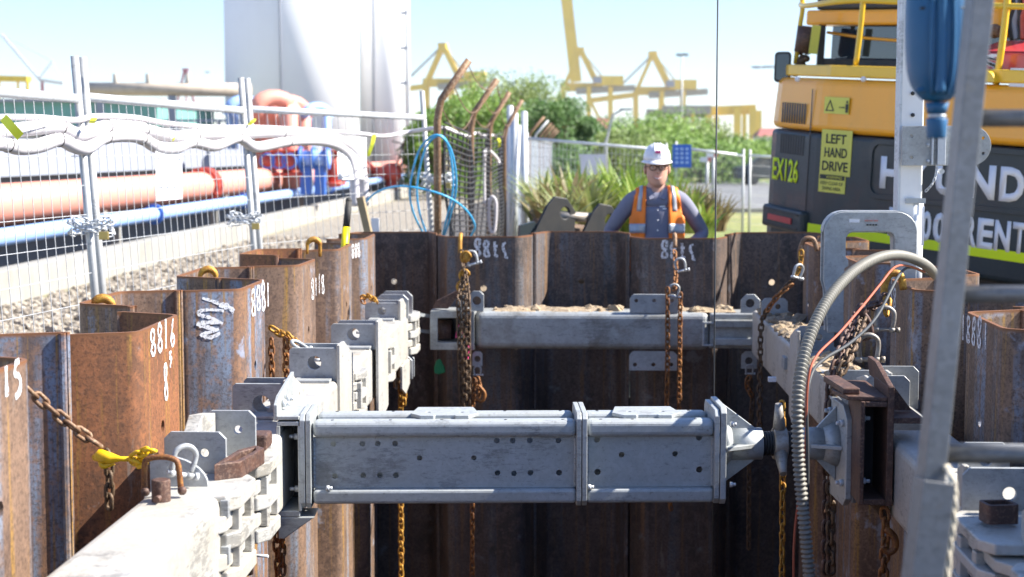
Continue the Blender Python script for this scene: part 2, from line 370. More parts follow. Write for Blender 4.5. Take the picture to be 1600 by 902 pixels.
# loose gravel stones
def rock(mb,c,r,rr):
    vs=[]; ph=(1+5**.5)/2
    for v in ((-1,ph,0),(1,ph,0),(-1,-ph,0),(1,-ph,0),(0,-1,ph),(0,1,ph),(0,-1,-ph),(0,1,-ph),(ph,0,-1),(ph,0,1),(-ph,0,-1),(-ph,0,1)):
        k=r*(.7+.6*rr.random())/1.9; vs.append((c[0]+v[0]*k,c[1]+v[1]*k,c[2]+v[2]*k*.7))
    mb.add(vs,[(0,11,5),(0,5,1),(0,1,7),(0,7,10),(0,10,11),(1,5,9),(5,11,4),(11,10,2),(10,7,6),(7,1,8),(3,9,4),(3,4,2),(3,2,6),(3,6,8),(3,8,9),(4,9,5),(2,4,11),(6,2,10),(8,6,7),(9,8,1)])
mb=MB(); rr=random.Random(3)
for i in range(9000):
    y=9+20*rr.random()**1.2; x=-5.95+3.9*rr.random()
    rock(mb,(x,y,.015+.02*rr.random()),.03+.045*rr.random()**2,rr)
o=mb.build('gravel_stones','stone'); tag(o,'pale crushed gravel lying between the mesh fence and the low concrete wall','gravel'); o['kind']='stuff'
# dirt mounds behind the pit
def mound(cx,cy,rx,ry,h,seed):
    mb=MB(); n=40; rr=random.Random(seed); vs=[]; fs=[]
    from mathutils import noise as nz
    for i in range(n+1):
        for j in range(n+1):
            u=i/n*2-1; v_=j/n*2-1; d=min(1,math.hypot(u,v_)); e=(1-d*d)
            x=cx+u*rx; y=cy+v_*ry
            hh=h*e*(.75+.5*nz.noise(Vector((x*1.5,y*1.5,seed))))+.09*nz.noise(Vector((x*6,y*6,seed)))*e
            vs.append((x,y,hh-.02*(1-e)-.01))
    for i in range(n):
        for j in range(n): a=i*(n+1)+j; fs.append((a,a+n+1,a+n+2,a+1))
    mb.add(vs,fs,True); return struct(mb,'dirt_mound','dirt')
mound(1.0,16.5,3.2,3.2,.62,1); mound(.1,19.5,2.2,2.5,.70,2); mound(2.6,19.5,1.9,2.6,.55,5)
# ---------------------------------------------------------------- left: low wall, pipes, panel wall
mb=MB(); mb.box((-6.3,10,0),(-6.08,62,.38)); o=mb.build('low_concrete_wall','concrete',bevel=.01); tag(o,'low pale concrete wall beside the gravel under the blue pipe','wall')
mb=MB(); mb.box((-7.0,10,0),(-6.9,62,.52)); o=mb.build('gap_shade_strip','gap_shade'); tag(o,'added dark strip painted as the shade in the gap under the blue pipe','wall')  # added strip, its dark colour stands in for shade under the blue pipe
mb=MB(); mb.box((-7.9,10,0),(-7.8,74,.86)); o=mb.build('gap_shade_strip','gap_shade'); tag(o,'added dark strip painted as the shade under the thick pink pipe','wall')  # same painted shade, added behind the pink pipe
t=thing('pipeline','long pale blue pipe running on stands above the low concrete wall','pipe',(-6.6,12,0))
mb=MB(); mb.tube([(-6.6,10,.66),(-6.6,64,.66)],.105,16); mb.build('pipe','pipe_blue',t)
for y in (16,24,30.5,41): mb=MB(); mb.tube([(-6.6,y-.04,.66),(-6.6,y+.04,.66)],.16,18); mb.build('flange','valve_blue',t)
for y in (14,22,28,37,47): mb=MB(); mb.box((-6.66,y-.04,0),(-6.54,y+.04,.56)); mb.build('stand','concrete',t)
t=thing('pipeline','thick salmon pink pipe with red flanges running behind the blue pipe','pipe',(-7.2,12,0))
mb=MB(); mb.tube([(-7.2,10,.98),(-7.2,74,.98)],.26,20); mb.build('pipe','salmon',t)
for y in (29.6,29.85,52,64):
    mb=MB(); mb.tube([(-7.2,y-.05,.98),(-7.2,y+.05,.98)],.35,20); mb.build('flange','valve_red',t)
    f=t.children[-1]; mb=MB()
    for k in range(12): a=2*PI*k/12; mb.cyl((-7.2+.31*math.cos(a),y-.1,.98+.31*math.sin(a)),(-7.2+.31*math.cos(a),y+.1,.98+.31*math.sin(a)),.03,6)
    o=mb.build('bolt_ring','valve_red',f); o['kind']='stuff'
for y in (15,23,31,40,50): mb=MB(); mb.box((-7.35,y-.08,0),(-7.05,y+.08,.75)); mb.build('stand','concrete',t)
t=thing('panel_wall','long light grey panel wall above a dark recess behind the pink pipe','wall',(-9.2,20,0))
mb=MB(); mb.box((-9.6,14,1.22),(-9.2,84,1.84)); mb.build('panel','panel_grey',t,bevel=.01)
mb=MB(); mb.box((-9.55,14,1.02),(-9.35,84,1.22)); mb.build('recess','dark_gap',t)
mb=MB(); mb.box((-9.62,14,0),(-9.1,84,1.02)); mb.build('plinth','cream',t)
# sheds and stockpile beyond
t=thing('long_shed','long low teal shed behind the left mesh fence','shed',(-16,55,0))
mb=MB(); mb.box((-34,52,0),(-14.2,60,2.45)); mb.build('wall','cream',t)
mb=MB(); mb.box((-34.1,51.9,2.45),(-14.1,60.1,3.25)); mb.build('fascia','teal',t)
mb=MB(); mb.box((-34.3,51.7,3.25),(-13.9,60.3,3.36)); mb.build('roof','panel_grey',t)
for x in (-31,-26.5,-22,-18): mb=MB(); mb.box((x,51.86,.2),(x+1.6,51.99,2.2)); mb.build('door','dark_gap',t)
t=thing('pipe_bridge','beige elevated pipe on trestles in front of the white tank','pipe',(-18,50,0))
mb=MB(); mb.tube([(-15.2,47,3.50),(-9.9,47,3.46)],.2,14); mb.build('pipe','beige_pipe',t)
for x in (-14.6,-12.4,-10.4): mb=MB(); mb.box((x,46.9,0),(x+.2,47.1,3.3)); mb.build('trestle','panel_grey',t)
for x in (-14,-13,-11.8): mb=MB(); mb.cyl((x,47,3.3),(x,47,3.95),.09,10); mb.build('vent','cream',t)
t=thing('stillage_rack','white rack of stacked drums standing before the teal shed','rack',(-12,48,0))
mb=MB()
for x in (-12.6,-11.4,-10.2,-9.0): mb.cyl((x,44,0),(x,44,2.5),.06,8)
for zz in (.9,1.7,2.45): mb.box((-12.7,43.9,zz),(-8.9,44.1,zz+.07))
mb.build('frame','panel_grey',t)
for k in range(9): mb=MB(); x=-12.3+.42*k; mb.cyl((x,44.5,1.75),(x,44.5,2.35),.16,12); mb.build('drum','dark_gap' if k%3 else 'cream',t)
# ---------------------------------------------------------------- tanks
def tank(px0,px1,Y,h,label,seam):
    a=P(px0,200,Y); b=P(px1,200,Y); cx=(a.x+b.x)/2; r=(b.x-a.x)/2
    t=thing('storage_tank',label,'tank',(cx,Y,0))
    mb=MB(); mb.cyl((cx,Y,0),(cx,Y,h),r,96); mb.build('shell','tank_white',t)
    mb=MB(); mb.cyl((cx,Y,h),(cx,Y,h+.8),r*1.02,64,r*.2); mb.build('roof','tank_white',t)
    for sx,rad in seam:
        p=P(sx,200,Y-r); ang=math.acos(max(-1,min(1,(p.x-cx)/r))); q=Vector((cx+(r+.04)*math.cos(ang),Y-(r+.04)*math.sin(ang),0))
        mb=MB(); mb.cyl(q,q+Vector((0,0,h)),rad,10); mb.build('downpipe','panel_grey',t)
    return t,cx,r
tank(355,560,60,14,'broad white storage tank, left of the two, with one thin vertical pipe',[(440,.03)])
tank(563,632,63,14,'narrow white storage tank right of the broad one, thin pipe up its side',[(584,.035)])
t=thing('ladder_riser','white vertical riser pipe with brackets at the right edge of the narrow tank','pipe',(-7,61,0))
p=P(637,200,61); mb=MB(); mb.cyl((p.x,61,0),(p.x,61,14),.1,12); mb.build('pipe','white_paint',t)
for k in range(9): mb=MB(); mb.box((p.x-.28,60.9,1.5+k*1.35),(p.x+.0,61.1,1.6+k*1.35)); mb.build('bracket','panel_grey',t)
# ---------------------------------------------------------------- red and blue manifold
t=thing('valve_manifold','big red pipe bends and red flanged valves standing on the pink pipe','valve',P(440,300,36.5))
def arc_pipe(px,pyt,w_,h_,Y,r,mat,par,name='pipe_bend'):
    c=P(px,pyt,Y); pts=[(c.x-w_,Y+.6,c.z-h_),(c.x-w_,Y+.6,c.z-w_)]
    for k in range(1,9): a=PI-PI*k/9; pts.append((c.x+w_*math.cos(a),Y+.6*math.cos(PI-a)*-0.0+.3+.3*math.cos(a),c.z-w_+w_*math.sin(a)))
    pts+=[(c.x+w_,Y,c.z-w_),(c.x+w_,Y,c.z-h_)]
    mb=MB(); mb.tube(pts,r,16); return mb.build(name,mat,par)
arc_pipe(424,152,.42,2.1,36,.19,'salmon',t); arc_pipe(447,158,.42,2.0,37.2,.17,'salmon',t)
for px in (421,439,455):
    for py,rr_,hh in ((236,.30,.07),(252,.22,.4),(272,.30,.07)):
        c=P(px,py,35.6); mb=MB(); mb.cyl(c-Vector((0,0,hh/2)),c+Vector((0,0,hh/2)),rr_,16); mb.build('valve_body' if hh>.1 else 'flange','valve_red',t)
    c=P(px,252,35.3); mb=MB(); mb.tube([c+Vector((.16*math.cos(2*PI*k/14),-.25,.16*math.sin(2*PI*k/14))) for k in range(14)],.025,6,closed=True); mb.build('handwheel','valve_blue',t)
t=thing('valve_manifold','blue pipe bends and blue horizontal valve right of the red valves','valve',P(490,300,36.5))
arc_pipe(378,156,.38,1.2,38,.14,'pipe_blue',t); arc_pipe(492,166,.28,2.0,37,.11,'pipe_blue',t)
a=P(468,247,35.5); b=P(516,247,35.5); mb=MB(); mb.cyl(a,b,.17,16); mb.build('valve_body','pipe_blue',t)
for px in (470,490,512): c=P(px,247,35.5); mb=MB(); mb.cyl(c-Vector((.04,0,0)),c+Vector((.04,0,0)),.26,16); mb.build('flange','valve_blue',t)
for px in (478,500): c=P(px,270,35.6); mb=MB(); mb.box((c.x-.12,35.5,c.z-.5),(c.x+.12,35.7,c.z+.3)); mb.build('stand','valve_blue',t)
t=thing('valve_manifold','small red valve with a dark handwheel next to the blue horizontal valve','valve',P(530,300,36.5))
a=P(522,262,36); mb=MB(); mb.cyl(a-Vector((0,0,.45)),a+Vector((0,0,.4)),.16,14); mb.build('valve_body','valve_red',t)
for dz in (-.4,.35): mb=MB(); mb.cyl(a+Vector((0,0,dz)),a+Vector((0,0,dz+.07)),.27,14); mb.build('flange','valve_red',t)
# small red gate valve further along the pink pipe
t=thing('gate_valve','red gate valve with a raised spindle and crossed handle on the far pink pipe','valve',P(612,300,52))
c=P(612,270,52); mb=MB(); mb.ball(c,(.35,.35,.35),16,10); mb.build('valve_body','valve_red',t)
mb=MB(); mb.cyl(c-Vector((.4,0,.25)),c-Vector((.4,0,-.2)),.3,12); mb.cyl(c+Vector((0,0,-.3)),c+Vector((-.05,0,-.75)),.22,12); mb.build('flange','valve_red',t)
q=c+Vector((.42,0,.95)); mb=MB(); mb.beam(c+Vector((.1,0,.1)),q,.06,.06); mb.beam(c+Vector((.26,0,.05)),q+Vector((.12,0,-.05)),.05,.05); mb.build('spindle','rust_brown',t)
mb=MB(); mb.beam(q+Vector((-.4,0,.1)),q+Vector((.4,0,-.12)),.05,.05); mb.beam(q+Vector((-.2,0,-.2)),q+Vector((.25,0,.4)),.05,.05); mb.build('handle','rust_dark',t)
# ---------------------------------------------------------------- left temporary fence
G='temporary mesh fence panels left of the pit'
FL=[(-2.90,5.6),(-2.575,8.0),(-2.24,10.4),(-1.26,12.75)]
def fpt(a,b,u,zz):
    x=a[0]+(b[0]-a[0])*u; y=a[1]+(b[1]-a[1])*u; return Vector((x+(2.13-zz)*.062,y,zz))
def fence_panel(a,b,label,rail=1.925,nv=24,group=G,post=(0,1),top=2.13,lean=True,zb=.06,hs=.15,wr=.0025,dip=0):
    t=thing('mesh_fence_panel',label,'fence',((a[0]+b[0])/2,(a[1]+b[1])/2,0),group)
    f=fpt if lean else (lambda a,b,u,zz: Vector((a[0]+(b[0]-a[0])*u,a[1]+(b[1]-a[1])*u,zz-dip*u)))
    d=(Vector(b)-Vector(a)).length; e=.045/d
    for u in (e,1-e):
        mb=MB(); mb.tube([f(a,b,u,0.0),f(a,b,u,top)],.021,14); mb.build('post','galv_tube',t)
    mb=MB(); mb.tube([f(a,b,e,rail),f(a,b,1-e,rail-.012)],.024,14); mb.build('top_rail','galv_bright',t)
    mb=MB(); mb.tube([f(a,b,e,.12),f(a,b,1-e,.12)],.019,12); mb.build('bottom_rail','galv_tube',t)
    mb=MB()
    for k in range(1,nv):
        u=e+(1-2*e)*k/nv; j=rnd.uniform(-.0015,.0015)
        mb.tube([f(a,b,u,.12),f(a,b,u+j,1.0),f(a,b,u,rail)],wr,4,caps=False)
    zz=.12+hs
    while zz<rail-.12:
        mb.tube([f(a,b,e,zz),f(a,b,.5,zz+rnd.uniform(-.012,.008)),f(a,b,1-e,zz)],wr,4,caps=False); zz+=hs
    mb.build('wire_infill','wire_white',t)
    return t
fence_panel(FL[0],FL[1],'nearest galvanised mesh fence panel, cut by the left edge of the photo')
fence_panel(FL[1],FL[2],'mesh fence panel between the two pairs of leaning posts, with a white notice')
fence_panel(FL[2],FL[3],'galvanised mesh fence panel ending in front of the white tanks, farthest left panel')
def fenceY(px):
    pts=[(-400,5.5),(125,7.95),(383,10.35),(668,12.7),(900,14)]
    for (a,ya),(b,yb) in zip(pts,pts[1:]):
        if px<=b: return ya+(yb-ya)*(px-a)/(b-a)
    return 14
# padlocked chains round the posts
def chain_links(mb,pts,pitch=.034,wire=.0052,wd=.0175,n=12,m=6,twist=0):
    # resample
    pts=[Vector(p) for p in pts]; L=[0]
    for a,b in zip(pts,pts[1:]): L.append(L[-1]+(b-a).length)
    k=max(1,int(L[-1]/pitch)); 
    def at(s):
        for i in range(len(pts)-1):
            if s<=L[i+1] or i==len(pts)-2:
                return pts[i].lerp(pts[i+1],(s-L[i])/max(1e-6,L[i+1]-L[i]))
    hl=pitch*.5+wire*1.0; u=None
    for i in range(k):
        a=at(i*pitch); b=at((i+1)*pitch); c=(a+b)/2; d=(b-a).normalized()
        if u is None: u=d.orthogonal().normalized()
        u=(u-d*u.dot(d)).normalized(); v_=d.cross(u)
        side=(u if i%2 else v_); ang=rnd.uniform(-.25,.25)+twist; other=d.cross(side); side=side*math.cos(ang)+other*math.sin(ang)
        loop=[]; hr=wd-wire; st=hl-hr
        for j in range(n):
            A=2*PI*(j+.5)/n; cx=math.cos(A)*hr+(st if math.cos(A)>0 else -st); loop.append(c+d*cx+side*math.sin(A)*hr)
        mb.tube(loop,wire,m,closed=True)
def lock_chain(px,py,Y,label,w_=.12):
    t=thing('padlocked_chain',label,'chain',P(px,py,Y),'padlocked chains tying fence posts')
    c=P(px,py,Y); mb=MB()
    for dz,rx in ((.02,w_),(-.012,w_*.95),(.045,w_*.8)):
        pts=[c+Vector((rx*math.cos(2*PI*k/20),.06*math.sin(2*PI*k/20)-.02,dz+.018*math.sin(4*PI*k/20+dz*50))) for k in range(21)]
        chain_links(mb,pts,.028,.0042,.014,10,5)
    mb.build('links','galv_bright',t)
    q=c+Vector((.085,-.09,-.02)); mb=MB(); mb.box(q-Vector((.024,.012,.03)),q+Vector((.024,.012,.012))); pd=mb.build('padlock','brass',t,bevel=.004)
    mb=MB(); mb.tube([q+Vector((.015*math.cos(a),0,.012+.028*math.sin(a))) for a in [PI*k/8 for k in range(9)]],.004,6); mb.build('shackle','galv_bright',pd)
lock_chain(145,358,7.9,'bright chain and brass padlock on the nearest pair of fence posts')
lock_chain(384,346,10.3,'bright chain and padlock on the second pair of fence posts',.12)
lock_chain(684,284,12.0,'loose chain with brass padlock tying the brown bent post to the fence',.13)
# white lagged hoses
def along(pts,off=-.06): return [P(x,y,(fenceY(x) if len(p)<3 else p[2])+off) for p in pts for x,y in [p[:2]]]
def hose(name,pts,r,mat,label,cat,grp=None,n=12,off=-.06,ties=None):
    path=smooth_path(along(pts,off),6); mb=MB(); mb.tube(path,r,n)
    if ties is None:
        o=mb.build(name,mat); return tag(o,label,cat,grp)
    t=thing(name,label,cat,path[0],grp); mb.build('lagging',mat,t)
    for x,y in ties:
        c=P(x,y,fenceY(x)+off); i=min(range(len(path)-1),key=lambda k:(path[k]-c).length); d=(path[i+1]-path[i]).normalized(); q=path[i]; u=d.orthogonal().normalized(); v_=d.cross(u)
        mb=MB(); mb.tube([q+(u*math.cos(2*PI*k/14)+v_*math.sin(2*PI*k/14))*(r+.001) for k in range(14)],.0028,5,closed=True); mb.build('tie','rubber',t)
    return t
hose('lagged_pipe',[(-60,208),(0,206),(45,201),(90,198),(118,210),(140,207),(166,198),(215,200),(240,207),(276,214),(305,210),(370,209),(430,207),(490,210),(530,219),(556,240),(567,275),(569,322)],.037,'foam_white','upper thick white lagged pipe tied along the mesh fence','pipe','white lagged pipes tied to the fence',ties=[(93,200),(165,199),(223,202),(302,211),(372,209),(440,208)])
hose('lagged_pipe',[(-60,224),(0,224),(30,231),(60,228),(92,218),(115,228),(135,231),(165,214),(215,214),(245,230),(275,231),(300,222),(335,228),(372,215),(400,230),(450,221),(505,221),(538,236),(551,265),(555,322)],.037,'foam_white','lower thick white lagged pipe tied along the mesh fence','pipe','white lagged pipes tied to the fence',off=-.07,ties=[(10,225),(94,219),(165,215),(223,218),(301,223),(373,216),(450,222)])
hose('hose',[(-60,180),(0,183),(60,184),(118,188),(150,182),(210,184),(260,193),(330,199),(400,199),(480,203),(560,209),(600,213),(640,206,12.5),(690,200,12.2),(712,207,12.9),(730,213,14.2),(745,208,15.9),(757,213,16.8),(772,212,18.6),(781,222,20),(784,240,20.2),(781,254,20)],.016,'foam_white','thin white hose looped along the top of the mesh and netting','hose')
hose('hose',[(757,250,16),(756,238,16),(765,236,16.5),(778,250,17.5),(779,256,17.5)],.018,'foam_white','short white hose bent in a peak on the dark netting','hose','loose white hoses hanging on the netting')
hose('hose',[(757,322,16),(757,250,16),(760,240,16)],.014,'foam_white','straight grey-white hose hanging down the dark netting','hose','loose white hoses hanging on the netting')
hose('hose',[(763,328,16),(768,308,16),(775,318,16),(773,358,16),(767,362,16),(764,340,16),(764,310,16)],.016,'foam_white','white hose loop low on the dark netting','hose','loose white hoses hanging on the netting')
def tape(px,py,dx,dy,Y,label,w_=.03):
    a=P(px,py,Y); b=P(px+dx,py+dy,Y-.02); m_=(a+b)/2+Vector((.01,-.03,0)); mb=MB(); s_=Vector((.5,0,.5*(dx>6)))*w_
    pts=smooth_path([a,m_,b],5)
    vs=[q+s_*k for q in pts for k in (-1,1)]+[q+s_*k+Vector((0,.002,0)) for q in pts for k in (-1,1)]; n=len(pts); 
    fs=[(2*i,2*i+1,2*i+3,2*i+2) for i in range(n-1)]+[(2*n+2*i+2,2*n+2*i+3,2*n+2*i+1,2*n+2*i) for i in range(n-1)]
    mb.add(vs,fs,True); o=mb.build('marker_tape','tape_yellow'); tag(o,label,'tape','yellow marker tapes on the fence')
tape(5,184,27,30,7.1,'yellow marker tape tail hanging over the white pipes at the left edge')
tape(147,184,-4,9,7.85,'tiny yellow tape knot right of the nearest fence posts')
tape(270,212,-3,9,9.2,'tiny yellow tape end between the two white pipes')
tape(397,186,-8,10,10.3,'small yellow tape knot right of the second pair of fence posts')
tape(585,210,-10,34,11.85,'yellow marker tape hanging from the thin hose before the white tank')
tape(733,216,-3,12,14.2,'small yellow tape on the hose over the left part of the netting')
tape(779,216,1,14,18.3,'small yellow tape on the hose over the right part of the netting')
def notice(x0,y0,x1,y1,Y,mat,label,cat='sign',y2=None):
    a=P(x0,y0,Y); b=P(x1,y1,Y if y2 is None else y2); mb=MB(); mb.add([(a.x,a.y,b.z),(b.x,b.y,b.z),(b.x,b.y,a.z),(a.x,a.y,a.z),(a.x,a.y+.006,b.z),(b.x,b.y+.006,b.z),(b.x,b.y+.006,a.z),(a.x,a.y+.006,a.z)],[(0,1,2,3),(7,6,5,4),(0,4,5,1),(1,5,6,2),(2,6,7,3),(3,7,4,0)])
    o=mb.build('notice_board',mat); return tag(o,label,cat,'notices hung on the fences')
notice(243,234,285,311,8.93,'sign_white','blank white notice hanging under the white pipes on the mesh fence',y2=9.33)
notice(527,214,573,280,11.45,'sign_white','white notice board on the mesh where the lagged pipes bend down',y2=11.8)
# blue hose coil
hb=[(735,370,11.6),(742,352,11.5),(725,325,11.4),(690,304,11.3),(640,292,11.3),(610,293,11.4),(585,303,11.5),(570,318,11.6)]
hose('hose',hb,.0075,'hose_blue','blue hose arching from the white pipes down to the pile heads','hose','loops of bright blue hose')
hose('hose',[(665,372,11.7),(645,330,11.4),(641,290,11.3),(655,235,11.25),(682,211,11.2),(705,235,11.25),(713,290,11.35),(703,340,11.5),(692,374,11.7)],.0075,'hose_blue','tall outer loop of blue hose hanging from the brown bent post','hose','loops of bright blue hose')
hose('hose',[(669,372,11.8),(655,330,11.5),(652,285,11.4),(665,232,11.3),(686,212,11.25),(701,230,11.3),(708,290,11.4),(697,345,11.5),(690,374,11.7)],.0075,'hose_blue','inner loop of blue hose hanging from the brown bent post','hose','loops of bright blue hose')
# timber stake, yellow handle, white marker
mb=MB(); mb.beam(P(583,395,10.9),P(563,308,10.9),.085,.05,Vector((1,0,0))); o=mb.build('timber_stake','timber',bevel=.004); tag(o,'leaning weathered timber stake under the end of the white pipes','stake')
o=mb=MB(); mb.box(P(580,372,11.2),P(592,341,11.2)+Vector((0,.02,0))); o=mb.build('marker_card','sign_white'); tag(o,'small white card standing right of the timber stake','card')
t=thing('tool_handle','yellow tool handle with black grip leaning over the left sheet piles','tool',P(540,400,9.2))
mb=MB(); mb.cyl(P(535,430,8.9),P(541,355,8.95),.022,14); mb.build('shaft','handle_yellow',t)
mb=MB(); mb.cyl(P(541,355,8.95),P(545,314,8.98),.021,14,.019); mb.ball(P(545,314,8.98),.02); mb.build('grip','rubber',t)
# ---------------------------------------------------------------- long security fence with cranked posts
GP='cranked posts of the long security fence'
posts=[(683,165,733,94,11.5),(736,183,777,124,14.5),(764,196,796,144,17.5),(788,205,816,156,20.5),(840,236,846,191,32),(846,236,852,195,36),(853,236,858,198,40),(861,236,864,200,44),(868,237,871,203,49),(874,237,878,206,54),(880,238,885,209,60)]
wh=['nearest and tallest brown bent post, beside the blue hose loops','second brown bent post along the dark netting','third brown bent post along the dark netting','fourth brown bent post, just left of the white posts']+['short-looking bent post number %s of the far row behind the white posts'%w_ for w_ in ('one','two','three','four','five','six','seven')]
wh[4:]=['pale bent post of the far fence row, directly right of the thick white posts','grey bent post second in the far fence row','brown bent post third in the far fence row','bent post in the middle of the far fence row']+['bent post near the vanishing end of the far security fence']*3
tips=[]
for i,(bx,by,tx,ty,Y) in enumerate(posts):
    b=P(bx,by,Y); 
    if i<4: tp=P(tx,ty,Y)
    else: b=Vector((-1.03,Y,1.98)); tp=Vector((-.72,Y,2.33))
    tips.append((b,tp)); base=Vector((b.x,Y,0))
    pts=[base,b-Vector((0,0,.12)),b-Vector((-.012,0,.04)),b+(tp-b)*.12,tp]
    mb=MB(); mb.tube(pts,.028,12)
    o=mb.build('cranked_post','rust_post' if i!=5 else 'galv_tube'); tag(o,wh[i],'post',GP)
mb_w=[]
for k,(fr,lab) in enumerate(((.95,'top strand'),(.5,'middle strand'),(.08,'lowest strand'))):
    mb=MB()
    for i in range(3):
        a=tips[i][0].lerp(tips[i][1],fr); b=tips[i+1][0].lerp(tips[i+1][1],fr)
        pts=[a.lerp(b,u)-Vector((0,0,.13*4*u*(1-u)*(1+.4*math.sin(i*3+k)))) for u in [q/14 for q in range(15)]]
        mb.tube(pts,.004,5,caps=False)
        for q in range(1,14):
            c=pts[q]; mb.tube([c+Vector((-.012,0,.018)),c+Vector((.012,.01,-.018))],.0025,4,caps=False)
    o=mb.build('barbed_wire','rust_post'); tag(o,'sagging %s of barbed wire between the bent posts'%lab,'wire','barbed wire strands on the bent posts')
from mathutils import noise as nz
mb=MB(); 
def netp(y,zz): return Vector((-1.0+.05*math.sin(y*2.3+zz)+.05*nz.noise(Vector((y*1.4,zz*1.6,0))),y,zz+.04*math.sin(y*1.7)))
y=11.7
while y<21: mb.tube([netp(y,q*.2) for q in range(0,10)],.009,4,caps=False); y+=.24
zz=.04
while zz<1.86: mb.tube([netp(11.7+q*.31,zz) for q in range(31)],.009,4,caps=False); zz+=.047
o=mb.build('shade_netting','net'); tag(o,'dark mesh netting sagging along the brown bent posts','netting')
t=thing('slatted_fence','grey slatted security fence running into the distance behind the white posts','fence',(-1.03,30,0))
mb=MB(); y=22.3
while y<64: mb.box((-1.04,y,.05),(-1.02,y+.16,1.92)); y+=.24
mb.build('slats','slat',t)
mb=MB(); mb.tube([(-1.0,22.3,1.9),(-1.0,64,1.9)],.02,6); mb.tube([(-1.0,22.3,.3),(-1.0,64,.3)],.02,6); mb.build('rail','galv_tube',t)
for px,py,Y,r,lab in ((797,167,22,.044,'thick white post behind the fourth bent post'),(805,178,22.4,.04,'thinner white post touching the thick white post'),(819,176,22,.046,'white gate post where the rear mesh fence begins')):
    p=P(px,py,Y); mb=MB(); mb.cyl((p.x,Y,0),(p.x,Y,p.z),r,16); mb.ball((p.x,Y,p.z),(r,r,r*.5)); o=mb.build('fence_post','galv_bright'); tag(o,lab,'post','white fence posts')
mb=MB(); mb.cyl(P(811,196,21.5),P(800,392,21.5),.03,12); o=mb.build('leaning_pole','galv_bright'); tag(o,'slim grey pole leaning between the white posts','pole')
# ---------------------------------------------------------------- rear temporary fence
GR='temporary mesh fence panels behind the worker'
def rear_panel(pa,pb,Ya,Yb,ytop,label,zb=0):
    a=P(pa,ytop[0],Ya); b=P(pb,ytop[1],Yb); dz=a.z-b.z
    return fence_panel((a.x,a.y),(b.x,b.y),label,rail=a.z,nv=34,group=GR,top=a.z+.1,lean=False,hs=.16,wr=.004,dip=dz)
rear_panel(820,1045,27,26,(216,234),'rear mesh fence panel with a pale notice, left of the worker in the white helmet')
rear_panel(1052,1166,26,26,(230,243),'rear mesh fence panel with a blue board, right of the worker')
rear_panel(1168,1290,26,26.5,(243,250),'rear mesh fence panel running behind the excavator')
notice(905,241,946,273,25.8,'sign_lilac','pale lilac notice on the rear mesh fence above the leafy plants')
bs=notice(1051,226,1080,262,25.7,'sign_blue','bright blue board with pale print on the rear mesh fence')
mb=MB()
for i,(yy) in enumerate((231,238,245,252)):
    for xx in (1055,1063,1071): mb.box(P(xx,yy+4,25.69),P(xx+5,yy,25.685))
mb.build('print','pipe_blue',bs)
def small_sign(px,y0,y1,Y,lab,mat='sign_white'):
    a=P(px-6,y0,Y); b=P(px+6,y1,Y); t=thing('road_sign',lab,'sign',(a.x,Y,0),'small red and white signs by the road')
    mb=MB(); mb.box((a.x,Y,b.z),(b.x,Y+.03,a.z)); mb.build('panel',mat,t)
    mb=MB(); mb.box((b.x,Y,b.z),(b.x+.07*Y/30,Y+.04,a.z)); mb.build('red_edge','valve_red',t)
    mb=MB(); mb.cyl(((a.x+b.x)/2+.1,Y+.08,0),((a.x+b.x)/2+.1,Y+.08,a.z-.02),.05,8); mb.build('pole','galv_tube',t)
small_sign(1110,234,246,44,'red and white sign on a grey pole beside the road'); small_sign(1100,246,253,47,'smaller red and white sign left of the other road sign')
# ================================================================ VEGETATION
def tree(cx,cy,h,r,label,mat,n,seed,grp,leaf=.22,squash=.8,base=.15):
    rr=random.Random(seed); t=thing('bushy_tree',label,'tree',(cx,cy,0),grp)
    mb=MB(); top=Vector((cx+rr.uniform(-.3,.3),cy,h*.75)); mb.tube([(cx,cy,0),(cx+.1,cy,h*.35),top],[h*.035,h*.025,h*.01],8)
    lobes=[]
    for k in range(24):
        a=rr.uniform(0,2*PI); q=rr.random()**.6; e=rr.uniform(base,1); rad=r*(1-.5*abs(e-.5)**1.2)*q*.85
        c=Vector((cx+rad*math.cos(a),cy+rad*math.sin(a)*squash,h*(.12+.74*e))); s=r*rr.uniform(.22,.46); lobes.append((c,s))
        mb.tube([(cx,cy,h*rr.uniform(.2,.5)),(c.x*.6+cx*.4,c.y*.6+cy*.4,c.z*.8),c],[h*.014,h*.009,h*.004],5)
    mb.build('trunk','bark',t)
    lb=MB()
    for i in range(n):
        c,s=lobes[rr.randrange(len(lobes))]
        d=Vector((rr.gauss(0,1),rr.gauss(0,1),rr.gauss(0,1))).normalized()*s*(.55+.6*rr.random()**.7); d.z*=.75
        p=c+d; u=Vector((rr.gauss(0,1),rr.gauss(0,1),rr.gauss(0,1))).normalized(); v_=u.orthogonal().normalized(); L=leaf*rr.uniform(.5,1.2)
        lb.add([p-u*L,p+v_*L*.45,p+u*L,p-v_*L*.45],[(0,1,2,3)])
    lb.build('crown',mat,t); return t
GT='trees behind the security fence'
TX=[(688,150,52,'leaf_mid','first bright green tree behind the nearest bent post',1.25),
    (728,132,56,'leaf_mid','bright green tree behind the second bent post',1.5),
    (775,116,70,'leaf_olive','tall olive tree rising behind the third and fourth bent posts',2.1),
    (835,122,72,'leaf_olive','tall airy tree behind the white fence posts',2.0),
    (872,150,60,'leaf_dark','dark green tree below the upright crane boom',1.3),
    (900,168,62,'leaf_dark','narrow dark tree right of the upright crane boom',.85)]
for i,(px,py,Y,mt,lab,rad) in enumerate(TX):
    p=P(px,py,Y); tree(p.x,Y,p.z*1.02,rad*1.25,lab,mt,11000,10+i,GT,.085,1.0,.0)
GH='trees of the hedge line behind the worker'
